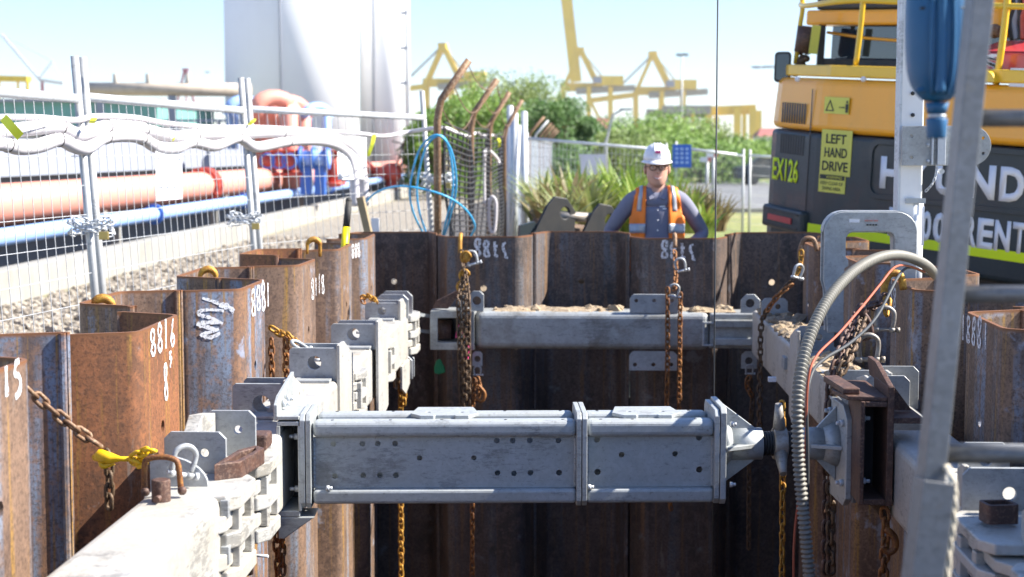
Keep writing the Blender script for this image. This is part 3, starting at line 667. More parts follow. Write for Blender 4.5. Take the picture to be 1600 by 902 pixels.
for i,(px,py,Y,mt,rad,lab) in enumerate(((940,206,92,'leaf_olive',1.8,'low olive bush at the left end of the hedge line'),(985,184,100,'leaf_dark',2.6,'dark rounded tree under the right part of the left quay crane'),
    (1030,182,92,'leaf_mid',2.6,'green tree directly above the white helmet'),(1072,190,95,'leaf_olive',2.6,'olive tree behind the blue board'),(1112,200,98,'leaf_dark',1.9,'tree at the gantry end of the hedge line'),
    (1000,206,78,'leaf_mid',2.6,'lower bright bush left of the helmet'),(1095,212,80,'leaf_mid',2.6,'low bright bush right of the blue board'),(1150,226,96,'leaf_mid',2.6,'low bush under the yellow gantry legs'),
    (1195,230,110,'leaf_dark',2.6,'low dark bush beside the left edge of the excavator'),(940,216,74,'leaf_olive',2.2,'low bush behind the pale lilac notice'))):
    p=P(px,py,Y); tree(p.x,Y,p.z*1.02,rad*1.3,lab,mt,8000,40+i,GH,.12,.8,.0)
# strap-leaf clumps
def clump(px,py,Y,h,mat,n,seed,label):
    rr=random.Random(seed); b=PZ(px,py,0.0) if False else P(px,py,Y); zb=max(0,b.z-h*.95)
    mb=MB()
    for k in range(n):
        a=rr.uniform(0,2*PI); L=h*rr.uniform(.6,1.15); lean=rr.uniform(.12,.75); w_=.03*rr.uniform(.6,1.6); d=Vector((math.cos(a),math.sin(a),0)); sd=Vector((-d.y,d.x,0))
        o=Vector((b.x,Y,zb))+d*rr.uniform(0,.12); pts=[]
        for q in range(6):
            u=q/5; pts.append((o+d*L*lean*u*u*1.1+Vector((0,0,L*(u-.38*lean*u*u*u))),w_*(1-u**3)*(.6+.8*math.sin(PI*min(1,u+.15)))+.002))
        vs=[c+sd*w2*s for c,w2 in pts for s in (-1,1)]; mb.add(vs,[(2*i,2*i+1,2*i+3,2*i+2) for i in range(5)],True)
    o=mb.build('strap_leaf_plant',mat); return tag(o,label,'plant','strap-leaved plants on the dirt bank')
pl=[(848,262,20.5,1.0,'strap_pale',55),(868,255,22,1.15,'strap_pale',60),(890,262,20,1.0,'strap_brown',50),(905,258,21,1.0,'strap_green',60),(925,275,19.5,.85,'strap_pale',50),(945,262,21,1.0,'strap_green',70),
 (965,255,22,1.1,'strap_green',75),(985,258,21,1.1,'strap_green',80),(1000,268,20,.95,'strap_green',70),(1056,268,21.5,.85,'strap_green',60),(1085,285,21,.6,'strap_brown',45),(1075,295,20,.6,'strap_green',50),(1100,306,20,.45,'strap_brown',40),(858,290,18.8,.7,'strap_brown',45),(1120,305,20.5,.5,'strap_brown',40),(880,292,18.5,.7,'strap_pale',45),(1102,318,19,.45,'strap_green',35)]
pw=['pale spiky plant nearest the white gate post','tall pale spiky plant second from the gate post','brownish spiky plant before the far slatted fence','green strap-leaved plant left of the lilac notice','pale strap-leaved plant below the lilac notice','bright green plant right under the lilac notice','tall green plant between the notice and the worker','bright leafy plant touching the left of the helmet','leafy green plant behind the shoulder on the picture left','green plant just right of the face of the worker','brown dry plant under the blue board','green plant over the shoulder on the picture right','dry brown plant above the elbow on the picture right','low brown plant behind the left bucket plate','small dry plant at the right end of the bank','pale low plant behind the shiny bucket tube','low green tuft right of the elbow']
for i,(a,b_) in enumerate(zip(pl,pw)): clump(a[0],a[1],a[2],a[3],a[4],int(a[5]*1.3),70+i,b_)
# ================================================================ FAR QUAY: cranes, lamps, houses
def cbeam(t,name,x1,y1,x2,y2,wpx,Y,mat,dep=None,dy=0):
    a=P(x1,y1,Y); b=P(x2,y2,Y); a.y+=dy; b.y+=dy; wpx*=1.0 if Y<700 else 1.3; w_=wpx*Y/F; mb=MB(); mb.beam(a,b,dep or w_,w_,Vector((0,1,0)) if abs(b.x-a.x)<abs(b.z-a.z) else Vector((0,0,1))); return mb.build(name,mat,t)
def quay_crane(dx,dy,Y,label,up=False,back=True,s=1.0,clip=None):
    X=lambda x:dx+x*s; Z=lambda y:dy+y*s
    t=thing('quay_crane',label,'crane',P(X(0),235,Y),'yellow quay cranes in the far port'); D=16
    for yy in (0,D):
        for lx in (0,40,74) if back else (0,40):
            cbeam(t,'leg',X(lx),Z(60),X(lx),Z(150),5.5*s,Y,'crane_yellow',dy=yy)
        cbeam(t,'brace',X(0),Z(62),X(26),Z(3),4*s,Y,'crane_yellow',dy=yy); cbeam(t,'brace',X(52),Z(52),X(28),Z(3),6*s,Y,'crane_yellow',dy=yy)
        cbeam(t,'brace',X(42),Z(80),X(62),Z(120),3*s,Y,'crane_yellow',dy=yy)
    cbeam(t,'girder',X(-4),Z(60),X(62),Z(60),10*s,Y,'crane_yellow',6,5); cbeam(t,'girder',X(20),Z(67),X(112),Z(61),7*s,Y,'crane_grey',10,4)
    cbeam(t,'apex_head',X(20),Z(2),X(33),Z(2),6*s,Y,'crane_yellow',18,8)
    cbeam(t,'sill_beam',X(-2),Z(118),X(78),Z(118),5*s,Y,'crane_yellow',4,D)
    a=P(X(50),Z(58),Y); b=P(X(94),Z(43),Y); mb=MB(); mb.box((a.x,Y-5,a.z),(b.x,Y+10,b.z)); h=mb.build('machine_house','crane_yellow',t)
    a=P(X(47),Z(54),Y-6); b=P(X(60),Z(44),Y-6); mb=MB(); mb.box((a.x,Y-6.5,a.z),(b.x,Y-5.1,b.z)); mb.build('wall_panel','panel_grey',t)
    if up: cbeam(t,'boom',X(20),Z(52),X(2),Z(-105),8*s,Y,'crane_yellow',8,2)
    else:
        cbeam(t,'boom',X(0),Z(66),X(-70),Z(75),6*s,Y,'crane_yellow',8,2); cbeam(t,'tie_bar',X(26),Z(3),X(-22),Z(50),2.2*s,Y,'crane_grey',2,2)
    cbeam(t,'tie_bar',X(28),Z(3),X(62),Z(45),1.4*s,Y,'crane_grey',1,2)
    return t
quay_crane(880,76,1100,'yellow quay crane with its boom raised upright, left of the worker',up=True)
quay_crane(994,82,1150,'yellow quay crane with lowered boom, above the worker and behind the lamp mast')
quay_crane(664,69,1000,'yellow quay crane behind the brown bent posts and the trees')
t=thing('gantry_crane','low yellow rail gantry with many legs, right of the second quay crane','crane',P(1100,235,820))
for x,y0,y1,w_ in ((1083,165,190,5),(1107,165,200,8),(1119,182,195,6),(1152,168,215,8),(1163,178,218,5),(1176,170,226,8),(1185,173,220,7)):
    cbeam(t,'leg',x,y0,x,y1+6,w_,820,'crane_yellow')
cbeam(t,'girder',1035,172,1110,172,10,822,'crane_grey',8); cbeam(t,'girder',1107,174,1180,171,11,828,'crane_yellow',8); cbeam(t,'girder',1010,176,1110,180,8,830,'crane_grey',8)
t=thing('lattice_crane','white luffing crane with long thin jib at the left edge of the sky','crane',P(66,235,500))
cbeam(t,'jib',2,54,65,128,3.5,500,'crane_white'); cbeam(t,'strut',62,122,82,96,2.5,500,'crane_white'); cbeam(t,'tail',62,125,100,131,5,500,'crane_white'); cbeam(t,'tie_bar',82,96,2,54,.8,500,'crane_white'); cbeam(t,'tie_bar',82,96,98,130,1,500,'crane_white'); cbeam(t,'mast',66,128,67,200,4,500,'crane_red')
t=thing('yard_gantry','yellow yard gantry top showing above the fence at the left edge','crane',P(20,235,480))
cbeam(t,'girder',-40,122,46,124,9,480,'crane_yellow',4); cbeam(t,'leg',43,122,43,200,4,480,'crane_yellow'); cbeam(t,'leg',-2,122,-2,200,4,480,'crane_yellow'); cbeam(t,'leg',28,122,28,200,3,480,'crane_yellow')
t=thing('lattice_crane','small red crane tripod standing far behind the left fence','crane',P(290,235,600))
cbeam(t,'apex_head',285,109,295,109,4,600,'crane_red'); cbeam(t,'leg',288,110,277,160,3,600,'crane_red'); cbeam(t,'leg',291,110,303,160,3,600,'crane_red'); cbeam(t,'leg',290,110,291,160,2,604,'crane_red'); cbeam(t,'tie_bar',280,140,300,140,2,600,'crane_red')
def lamp_mast(px,y0,Y,label,wpx,arm=14):
    t=thing('lamp_mast',label,'street lamp',P(px,240,Y)); p=P(px,y0,Y); r=wpx/2*Y/F; mb=MB(); mb.cyl((p.x,Y,0),(p.x,Y,p.z),r,10,r*.6); mb.build('pole','galv_tube',t)
    k=arm/2*Y/F
    for a in range(4):
        mb=MB(); q=Vector((p.x+k*math.cos(a*PI/2+.3),Y+k*math.sin(a*PI/2+.3),p.z)); mb.beam(Vector((p.x,Y,p.z)),q,r*.8,r*.8); mb.box(q-Vector((k*.4,k*.3,r)),q+Vector((k*.4,k*.3,r))); mb.build('lamp_head','slat',t)
lamp_mast(1066,86,240,'tall grey lamp mast with a ring of lamps right of the second quay crane',4)
lamp_mast(324,113,260,'thin distant lamp mast between the red crane and the white tank',2,5)
t=thing('street_lamp','street lamp with a curved arm whose head shows left of the excavator mirror','street lamp',P(1240,235,70))
mb=MB(); p=P(1240,104,70); mb.tube([(p.x,70,0),(p.x,70,p.z-.5),(p.x-.2,70,p.z),P(1190,105,70)],.05,8); mb.build('pole','galv_tube',t); q=P(1183,105,70); mb=MB(); mb.ball(q,(.28,.12,.06)); mb.build('lamp_head','slat',t)
t=thing('street_lamp','thin grey street pole standing between the first quay crane and the helmet','street lamp',P(947,235,58))
mb=MB(); p=P(947,180,58); mb.tube([(p.x,58,0),(p.x,58,p.z-1.0),(p.x+.25,58,p.z),(p.x+.6,58,p.z+.2)],[.06,.05,.045,.04],8); mb.build('pole','galv_tube',t)
mb=MB(); mb.box((p.x+.5,57.9,p.z+.17),(p.x+.95,58.1,p.z+.24)); mb.build('lamp_head','slat',t)
def house(px0,px1,ytop,Y,label,rf='roof_red'):
    a=P(px0,ytop,Y); b=P(px1,ytop,Y); t=thing('far_building',label,'building',((a.x+b.x)/2,Y,0)); h=a.z; mb=MB(); mb.box((a.x,Y,0),(b.x,Y+12,h*.72)); mb.build('wall','house_wall',t)
    mb=MB(); m_=(a.x+b.x)/2; e=.4; z0=h*.72
    mb.add([(a.x-e,Y-e,z0),(b.x+e,Y-e,z0),(b.x+e,Y+12+e,z0),(a.x-e,Y+12+e,z0),(a.x+1,Y+6,h),(b.x-1,Y+6,h)],[(0,3,2,1),(0,1,5,4),(1,2,5),(2,3,4,5),(3,0,4)]); mb.build('roof',rf,t)
    for k in range(4): x=a.x+(b.x-a.x)*(.12+.22*k); mb=MB(); mb.box((x,Y-.05,h*.3),(x+(b.x-a.x)*.1,Y+.05,h*.55)); mb.build('window','glass_dark',t)
house(925,958,184,330,'small red roofed house far away between the crane legs'); house(915,950,194,260,'long pale grey roofed building behind the dark trees','panel_grey'); house(1186,1240,200,330,'pale building with a red band left of the excavator')
# small car on the road beside the excavator
t=thing('parked_car','dark blue car half hidden by the left edge of the excavator, on the road','car',P(1213,270,75)); c=P(1217,270,75)
prof=[(-2.1,.3),(2.1,.3),(2.15,.75),(1.35,.9),(.8,1.4),(-.9,1.42),(-1.5,.95),(-2.15,.85)]
mb=MB(); mb.plate(prof,[],(c.x,75,0),(1,0,0),(0,0,1),1.6); mb.build('body','machine_grey',t,bevel=.08)
for x in (-1.35,1.3):
    for y in (-.78,.78): mb=MB(); mb.cyl((c.x+x,75+y-.1,.32),(c.x+x,75+y+.1,.32),.32,16); w_=mb.build('wheel','rubber',t)
mb=MB(); mb.plate([(.95,.92),(.7,1.3),(-.8,1.32),(-1.3,.95)],[],(c.x,75,0),(1,0,0),(0,0,1),1.64); mb.build('window','glass_dark',t)
# ================================================================ BUCKET (quick hitch ears and tube)
t=thing('excavator_bucket','worn dark steel bucket with a shiny cross tube lying behind the far pile wall','bucket',(-.1,13,0))
def ear(px,py,scale,Y,name='side_plate'):
    c=P(px,py,Y); s_=scale
    pts=[(-.32,-.75),(.18,-.75),(.2,-.25),(.21,-.05),(.12,.06),(0,.08),(-.08,.0),(-.2,-.2),(-.34,-.33)]
    mb=MB(); mb.plate([(a*s_,b*s_) for a,b in pts],[circ(.1*s_,-.06*s_,.05*s_,14)],c,(.8,.6,0),(0,0,1),.035); return mb.build(name,'machine_black',t,bevel=.006)
ear(866,322,1.0,12.9); ear(936,333,1.0,13.1)
mb=MB(); mb.cyl(P(868,337,12.95),P(930,341,13.15),.042,20); mb.build('cross_tube','steel_pin',t)
mb=MB(); mb.cyl(P(835,352,13.0),P(920,364,13.3),.06,18); mb.build('lip','rust_dark',t)
mb=MB(); rings=[]
for k in range(9):
    a=PI*(.95+1.05*k/8); rings.append([Vector((-.55,13.3+.55*math.cos(a),.75+.7*math.sin(a))),Vector((.5,13.5+.55*math.cos(a),.75+.7*math.sin(a))),Vector((.5,13.5+.52*math.cos(a),.75+.66*math.sin(a))),Vector((-.55,13.3+.52*math.cos(a),.75+.66*math.sin(a)))])
mb.loft(rings,smooth=False); mb.build('shell','rust_dark',t)
mb=MB(); c=P(825,352,12.8); mb.plate([(-.12,-.8),(.14,-.8),(.15,-.1),(.05,.03),(-.08,0)],[],c,(.9,.4,0),(0,0,1),.05); mb.build('cheek_plate','machine_grey',t)
# ================================================================ WORKER
def skin_body(name,verts,edges,radii,mat,parent,root=0,sub=2):
    me=bpy.data.meshes.new(name); me.from_pydata([tuple(v) for v in verts],edges,[]); o=bpy.data.objects.new(name,me); COL.objects.link(o)
    s=o.modifiers.new('s','SKIN'); s.use_smooth_shade=True; q=o.modifiers.new('u','SUBSURF'); q.levels=sub; q.render_levels=sub
    for i,r in enumerate(radii): me.skin_vertices[0].data[i].radius=r if isinstance(r,tuple) else (r,r)
    me.skin_vertices[0].data[root].use_root=True
    dg=bpy.context.evaluated_depsgraph_get(); dg.update(); me2=bpy.data.meshes.new_from_object(o.evaluated_get(dg)); bpy.data.objects.remove(o)
    me2.materials.clear(); me2.materials.append(M[mat]); me2.polygons.foreach_set('use_smooth',[True]*len(me2.polygons))
    o=bpy.data.objects.new(name,me2); COL.objects.link(o)
    if parent: o.parent=parent; o.matrix_parent_inverse=parent_inv(parent)
    return o
WY=11.0; wc=P(1026,300,WY); WX=wc.x
t=person=thing('person','smiling worker in white helmet, glasses, purple grey shirt and orange vest, hands on hips','person',(WX,WY,0))
def W(x,y,z): return Vector((WX+x,WY+y,z))
ZO=.035
# body core under the clothes
verts=[W(0,.02,.93),W(0,.02,1.08),W(0,.0,1.2),W(0,.01,1.30),W(0,-.005,1.385),W(0,-.01,1.44), W(-.1,.02,.86),W(-.12,0,.48),W(-.13,.03,.1),W(-.14,-.12,.04), W(.1,.02,.86),W(.12,0,.48),W(.13,.03,.1),W(.14,-.12,.04)]
verts=[v+Vector((0,0,ZO)) if v.z>.8 else v for v in verts]
skin_body('body',verts,[(0,1),(1,2),(2,3),(3,4),(4,5),(0,6),(6,7),(7,8),(8,9),(0,10),(10,11),(11,12),(12,13)],[(.15,.11),(.14,.1),(.15,.105),(.13,.09),(.058,.058),(.055,.06),(.09,.09),.06,.04,.04,(.09,.09),.06,.04,.04],'skin',t)
sv=[W(0,.02,.86),W(0,.015,1.0),W(0,.01,1.12),W(0,.0,1.23),W(0,.01,1.315),W(0,.0,1.36)]
se=[(0,1),(1,2),(2,3),(3,4),(4,5)]; sr=[(.158,.115),(.162,.12),(.172,.12),(.172,.115),(.115,.08),(.062,.062)]
for sgn in (-1,1):
    i=len(sv); sv+=[W(sgn*.165,.01,1.275),W(sgn*.255,.03,1.155),W(sgn*.335,.07,1.03),W(sgn*.275,-.03,.975),W(sgn*.195,-.06,.95)]; se+=[(4,i),(i,i+1),(i+1,i+2),(i+2,i+3),(i+3,i+4)]; sr+=[.070,.060,.054,.047,.042]
sv=[v+Vector((0,0,ZO)) for v in sv]
shirt=skin_body('shirt',sv,se,sr,'shirt',t)
tv=[W(0,.02,.88),W(-.1,.02,.8),W(-.12,0,.48),W(-.13,.03,.08),W(.1,.02,.8),W(.12,0,.48),W(.13,.03,.08)]
skin_body('trousers',[v+Vector((0,0,ZO*.6)) if v.z>.7 else v for v in tv],[(0,1),(1,2),(2,3),(0,4),(4,5),(5,6)],[(.16,.12),.105,.08,.07,.105,.08,.07],'trousers',t)
for sgn in (-1,1): mb=MB(); mb.ball(W(sgn*.14,-.05,.05),(.05,.14,.055)); mb.build('boot','rust_dark',t)
# hands on hips
for sgn in (-1,1):
    b=W(sgn*.195,-.06,.95+ZO); k=MB(); mb=MB()
    pv=[b,b+Vector((-sgn*.045,-.035,-.02))]; pe=[(0,1)]; pr=[(.026,.02),(.036,.018)]
    for f in range(4):
        i=len(pv); o_=Vector((0,0,.026-.018*f)); L=(.9,1,.95,.75)[f]; pv+=[pv[1]+Vector((-sgn*.022,-.012,0))+o_*.9,pv[1]+Vector((-sgn*.05*L,-.022,-.002))+o_,pv[1]+Vector((-sgn*.078*L,-.018,-.008))+o_*1.1]; pe+=[(1,i),(i,i+1),(i+1,i+2)]; pr+=[.0095,.009,.0075]
    i=len(pv); pv+=[b+Vector((-sgn*.012,.012,.03)),b+Vector((-sgn*.03,.04,.035))]; pe+=[(0,i),(i,i+1)]; pr+=[.012,.009]
    skin_body('hand',pv,pe,pr,'skin',t,0,1)
# head: lofted rings, front = -Y
HC=W(0,-.02,1.485+ZO); HW,HD=.078,.098
def headring(z,wf,df,fy=0,jaw=0,n=28):
    out=[]
    for j in range(n):
        a=2*PI*j/n; x=math.cos(a); y=math.sin(a); X=HW*wf*math.copysign(abs(x)**.86,x); Y_=HD*df*math.copysign(abs(y)**.92,y)
        if y<0: Y_*=(1+fy)
        out.append(HC+Vector((X,Y_,z)))
    return out
rings=[headring(-.128,.30,.42,.2),headring(-.12,.50,.6,.42),headring(-.10,.70,.72,.36),headring(-.075,.84,.82,.2),headring(-.045,.93,.9,.1),headring(-.01,.97,.96,.03),headring(.025,1.0,1.0,.0),headring(.06,.99,1.0,.0),headring(.09,.9,.94,-.02),headring(.11,.7,.75),headring(.122,.35,.4)]
tilt=Matrix.Rotation(R(-4),3,'Y')
mb=MB(); mb.loft(rings); 
mb.build('head','skin',t)
def fpnt(x,z,d=0): 
    yy=-HD*math.sqrt(max(0,1-(x/HW/1.0)**2))*(1.0); return HC+Vector((x,yy-d,z))
mb=MB(); mb.loft([[fpnt(0,.022,.004)+Vector((x*.7,.008*abs(x)/.01,0)) for x in (-.009,0,.009)]+[fpnt(0,.02,-.01)],[fpnt(0,-.005,.015)+Vector((x,.01*abs(x)/.01,0)) for x in (-.012,0,.012)]+[fpnt(0,-.01,-.01)],[fpnt(0,-.022,.024)+Vector((x*1.4,.014*abs(x)/.01,0)) for x in (-.012,0,.012)]+[fpnt(0,-.02,-.01)],[fpnt(0,-.032,.01)+Vector((x*1.2,.006,0)) for x in (-.01,0,.01)]+[fpnt(0,-.032,-.01)]]); mb.build('nose','skin',t,sub=2)
for sgn in (-1,1):
    mb=MB(); mb.ball(HC+Vector((sgn*.082,.01,-.004)),(.012,.02,.034),12,10); mb.build('ear','skin',t)
    c=fpnt(sgn*.030,.012,-.008); mb=MB(); mb.ball(c,(.014,.010,.008)); mb.build('eye','letter_white',t)
    mb=MB(); mb.ball(c+Vector((0,-.0075,0)),(.006,.004,.006),10,6); mb.build('iris','hair',t)
    mb=MB(); mb.tube([fpnt(sgn*.016,.033,.003),fpnt(sgn*.032,.038,.004),fpnt(sgn*.048,.032,.002)],[.003,.004,.002],6); mb.build('eyebrow','hair',t)
def smile(dz,k): return [fpnt(x*1.15,-.060+dz+k*(x/.028)**2,.017-.013*(x/.028)**2) for x in (-.028,-.018,-.008,0,.008,.018,.028)]
mb=MB(); up=smile(.002,.010); lo=smile(-.011,.020); mb.add([v for v in up]+[v for v in lo],[(i,i+1,i+8,i+7) for i in range(6)],True); mb.build('teeth','teeth',t)
for pts in (up,lo): mb=MB(); mb.tube([p_+Vector((0,-.0005,0)) for p_ in pts],[.001,.002,.0025,.0028,.0025,.002,.001],6); mb.build('lip','lips',t)
mb=MB()
hr=[]
for z_,s_ in ((-.045,.94),(-.02,1.01),(.02,1.05),(.055,1.05)):
    hr.append([HC+Vector((HW*s_*math.cos(a),HD*s_*math.sin(a)+.006,z_)) for a in [R(-8)+ (PI+R(16))*k/20 for k in range(21)]])
for i in range(3):
    mb.add(hr[i]+hr[i+1],[(j,j+1,j+22,j+21) for j in range(20)],True)
mb.build('hair','hair',t)
# glasses (worn: a thing that moves with the head -> child)
for sgn in (-1,1):
    c=fpnt(sgn*.031,.010,.004)+Vector((0,-.004,0)); ring=[c+Vector((.024*math.cos(2*PI*k/20),.01*abs(math.cos(2*PI*k/20))*0+ .006*math.cos(2*PI*k/20)*sgn,.019*math.sin(2*PI*k/20))) for k in range(20)]
    mb=MB(); mb.tube(ring,.0028,6,closed=True); fr=mb.build('glasses_frame','rubber',t)
    mb=MB(); mb.tube([c+Vector((sgn*.024,.004,.006)),c+Vector((sgn*.05,.03,.008)),HC+Vector((sgn*.084,.0,.008))],.0022,6); mb.build('temple_arm','rubber',fr)
mb=MB(); mb.tube([fpnt(-.009,.013,.012),fpnt(0,.016,.015),fpnt(.009,.013,.012)],.0022,6); mb.build('glasses_bridge','rubber',t)
# helmet
hc=HC+Vector((0,.008,.060)); mb=MB(); rg=[]
for k in range(10):
    a=PI/2*k/9; rr_=math.cos(a)**.75 if k<9 else .05
    rg.append([hc+Vector((.097*rr_*math.cos(2*PI*j/32),.124*rr_*math.sin(2*PI*j/32),.118*math.sin(a))) for j in range(32)])
mb.loft(rg); helmet=mb.build('helmet','helmet',t)
mb=MB(); br=[]
for s_,dz in ((1.0,.0),(1.1,-.008),(1.12,-.014),(1.1,-.016),(.97,-.006)):
    br.append([hc+Vector((.097*s_*math.cos(2*PI*j/32),.124*(s_+(.26*max(0,-math.sin(2*PI*j/32))**2 if s_>1.05 else 0))*math.sin(2*PI*j/32),dz-(.014*max(0,-math.sin(2*PI*j/32))**2 if s_>1.05 else 0))) for j in range(32)])
mb.loft(br,caps=False); mb.build('brim','helmet',helmet)
for dx in (-.02,0,.02): 
    mb=MB(); pts=[]
    for k in range(9): a=R(12)+R(150)*k/8; pts.append(hc+Vector((dx,-.124*math.cos(a) if True else 0,.119*math.sin(a)**.95+.001)))
    mb.tube(pts,[.002]+[.005]*7+[.002],6); mb.build('ridge','helmet',helmet)
mb=MB(); mb.box(hc+Vector((-.018,-.124,.05)),hc+Vector((.02,-.100,.066))); mb.build('badge','ribbon_pink',helmet)
# vest: panels laid over the shirt surface
from mathutils.bvhtree import BVHTree
bmv=bmesh.new(); bmv.from_mesh(shirt.data); tree_=BVHTree.FromBMesh(bmv)
def front(x,z,off=.009):
    h=tree_.ray_cast(W(x,-1,z),Vector((0,1,0)))[0]
    return h+Vector((0,-off,0)) if h else None
def topp(x,y,off=.009):
    h=tree_.ray_cast(W(x,y,2.2),Vector((0,0,-1)))[0]
    return h+Vector((0,0,off)) if h else None
def vestrows(sgn,ua,ub,off,z0=.78,z1=1.30,over=True,n=7):
    rows=[]; k=24
    for i in range(k+1):
        z_=z0+(z1-z0)*i/k; f=(z_-.78)/.55
        inn=.088-.012*f; out=.192-.040*max(0,(f-.45)/.55)**1.2
        row=[]
        for q in range(n):
            u=ua+(ub-ua)*q/(n-1); x=inn+(out-inn)*u; p_=front(sgn*x,z_+ZO,off)
            if p_ is None: p_=rows[-1][q]+Vector((0,0,(z1-z0)/k)) if rows else W(sgn*x,-.09,z_+ZO)
            row.append(p_)
        rows.append(row)
    for it in range(4):
        ys=[[p_.y for p_ in r_] for r_ in rows]
        for i in range(1,len(rows)-1):
            for q in range(n):
                qa=max(q-1,0); qb=min(q+1,n-1); rows[i][q].y=(ys[i-1][q]+2*ys[i][q]+ys[i+1][q]+ys[i][qa]+ys[i][qb])/6
    for r_ in rows:
        for p_ in r_: p_.y-=.004
    if over:
        for y in (-.05,-.02,.01,.04,.07):
            row=[]
            for q in range(n):
                u=ua+(ub-ua)*q/(n-1); x=.074+(.146-.074)*u; p_=topp(sgn*x,y,off)
                row.append(p_ if p_ else rows[-1][q]+Vector((0,.03,0)))
            rows.append(row)
    return rows
def gridmesh(rows,name,mat,par,th):
    mb=MB(); n=len(rows[0]); mb.add([p_ for r_ in rows for p_ in r_],[(i*n+j,i*n+j+1,(i+1)*n+j+1,(i+1)*n+j) for i in range(len(rows)-1) for j in range(n-1)],True)
    o=mb.build(name,mat,par); q=o.modifiers.new('s','SOLIDIFY'); q.thickness=th; q.offset=0; return o
for sgn in (-1,1):
    vr=vestrows(sgn,0,1,.010); v=gridmesh(vr,'vest_panel','vest',t,.005)
    gridmesh([[p_+Vector((0,-.006,.0 if i<6 else .006)) for p_ in r_[2:5]] for i,r_ in enumerate(vr[19:])],'reflective_band','tape_silver',v,.003)
    gridmesh([[p_+Vector((0,-.006,0)) for p_ in r_] for r_ in vr[12:16]],'reflective_band','tape_silver',v,.003)
vb=MB(); rows=[]
for z_ in (.80,1.0,1.2,1.31): rows.append([W(.178*math.cos(a)*(1 if z_<1.3 else .8),.137*math.sin(a)+.01,z_+ZO) for a in [PI*k/12 for k in range(13)]])
for i in range(3): vb.add(rows[i]+rows[i+1],[(j,j+1,j+14,j+13) for j in range(12)],True)
vb.build('vest_back','vest',t)
# collar, placket, buttons, pocket badge
for sgn in (-1,1):
    mb=MB(); c=[W(sgn*.012,-.088,1.285),W(sgn*.05,-.098,1.27),W(sgn*.075,-.055,1.335),W(sgn*.068,.0,1.362),W(sgn*.04,-.058,1.345)]; c=[q+Vector((0,0,ZO)) for q in c]; mb.add(c,[(0,1,2,4),(4,2,3)],False); o=mb.build('collar','shirt',t); q=o.modifiers.new('s','SOLIDIFY'); q.thickness=.008
mb=MB(); mb.add([W(-.016,-.106,1.27+ZO),W(.016,-.106,1.27+ZO),W(0,-.085,1.225+ZO),W(0,-.062,1.33+ZO)],[(0,2,1),(0,1,3)]); 
for k in range(5): q=MB(); q.ball(front(.004,1.2-.07*k+ZO,.001),(.005,.003,.005),8,6); q.build('button','letter_white',t)
mb=MB()
for xa_,xb_,z_ in ((.018,.055,1.222),(.035,.062,1.206)):
    q0_=front(xa_,z_+ZO,.002); q1_=front(xb_,z_+.008+ZO,.002); mb.box(q0_,q1_+Vector((0,.001,0)))
mb.build('shirt_print','letter_white',t)
# ================================================================ EXCAVATOR
A0=P(1270,235,11.35); rl=.063; ux=Vector((.61*math.cos(rl),-.79*math.cos(rl),-math.sin(rl))).normalized(); nn=Vector((.79,.61,0)); uz=nn.cross(ux)*-1; uz=ux.cross(-nn) if uz.z<0 else uz
if uz.z<0: uz=-uz
uz.normalize()
def E(px,py,off=0):
    """(u,v) on the rear plane of the machine (moved off metres inward)"""
    d=ray(px,py); O=Vector((0,0,CAMZ)); A=A0+nn*off; k=(A-O).dot(nn)/d.dot(nn); q=O+d*k-A; return q.dot(ux),q.dot(uz)
def EW(u,v,w_=0): return A0+ux*u+uz*v+nn*w_
ex=thing('excavator','big yellow and dark grey excavator with lettering on its rear, right of the worker','excavator',(A0.x+1,A0.y+1,0))
def slab(name,plan,v0,v1,mat,bevel=.03,par=None,taper=0,seg=3):
    mb=MB(); n=len(plan); f=lambda u,w_,v:EW(u,v,w_)
    cx=sum(p[0] for p in plan)/n; cw=sum(p[1] for p in plan)/n
    mb.add([f(u,w_,v0) for u,w_ in plan]+[f(u+(cx-u)*taper,w_+(cw-w_)*taper,v1) for u,w_ in plan],[tuple(range(n))[::-1],tuple(range(n,2*n))]+[(i,(i+1)%n,n+(i+1)%n,n+i) for i in range(n)])
    return mb.build(name,mat,par or ex,bevel=bevel,seg=seg)
plan=[(2.75,0),(.12,0),(.03,.008),(-.06,.03),(-.60,.225),(-.72,.30),(-.80,.45),(-.84,2.2),(2.75,2.2)]
# levels at the corner line px 1270
vg=E(1270,207)[1]; vt=E(1270,122)[1]; vb_=E(1270,395)[1]; vl=E(1270,101)[1]
slab('counterweight',plan,vb_,vg-.004,'machine_grey',.035)
up_=[(2.75,.0),(.12,.0),(.03,.008),(-.06,.03),(-.60,.225),(-.72,.30),(-.80,.45),(-.84,2.2),(2.75,2.2)]
hood=slab('engine_cover',up_,vg+.004,vt,'machine_yellow',.05,taper=.03,seg=4)
slab('deck_ledge',[(2.75,.03),(.1,.03),(-.55,.26),(-.68,.36),(-.7,2.1),(2.75,2.1)],vt+.012,vl,'ledge_yellow',.012)
slab('undershield',[(2.6,.15),(.1,.15),(-.6,.4),(-.65,2),(2.6,2)],vb_-.22,vb_-.004,'machine_black',.02)
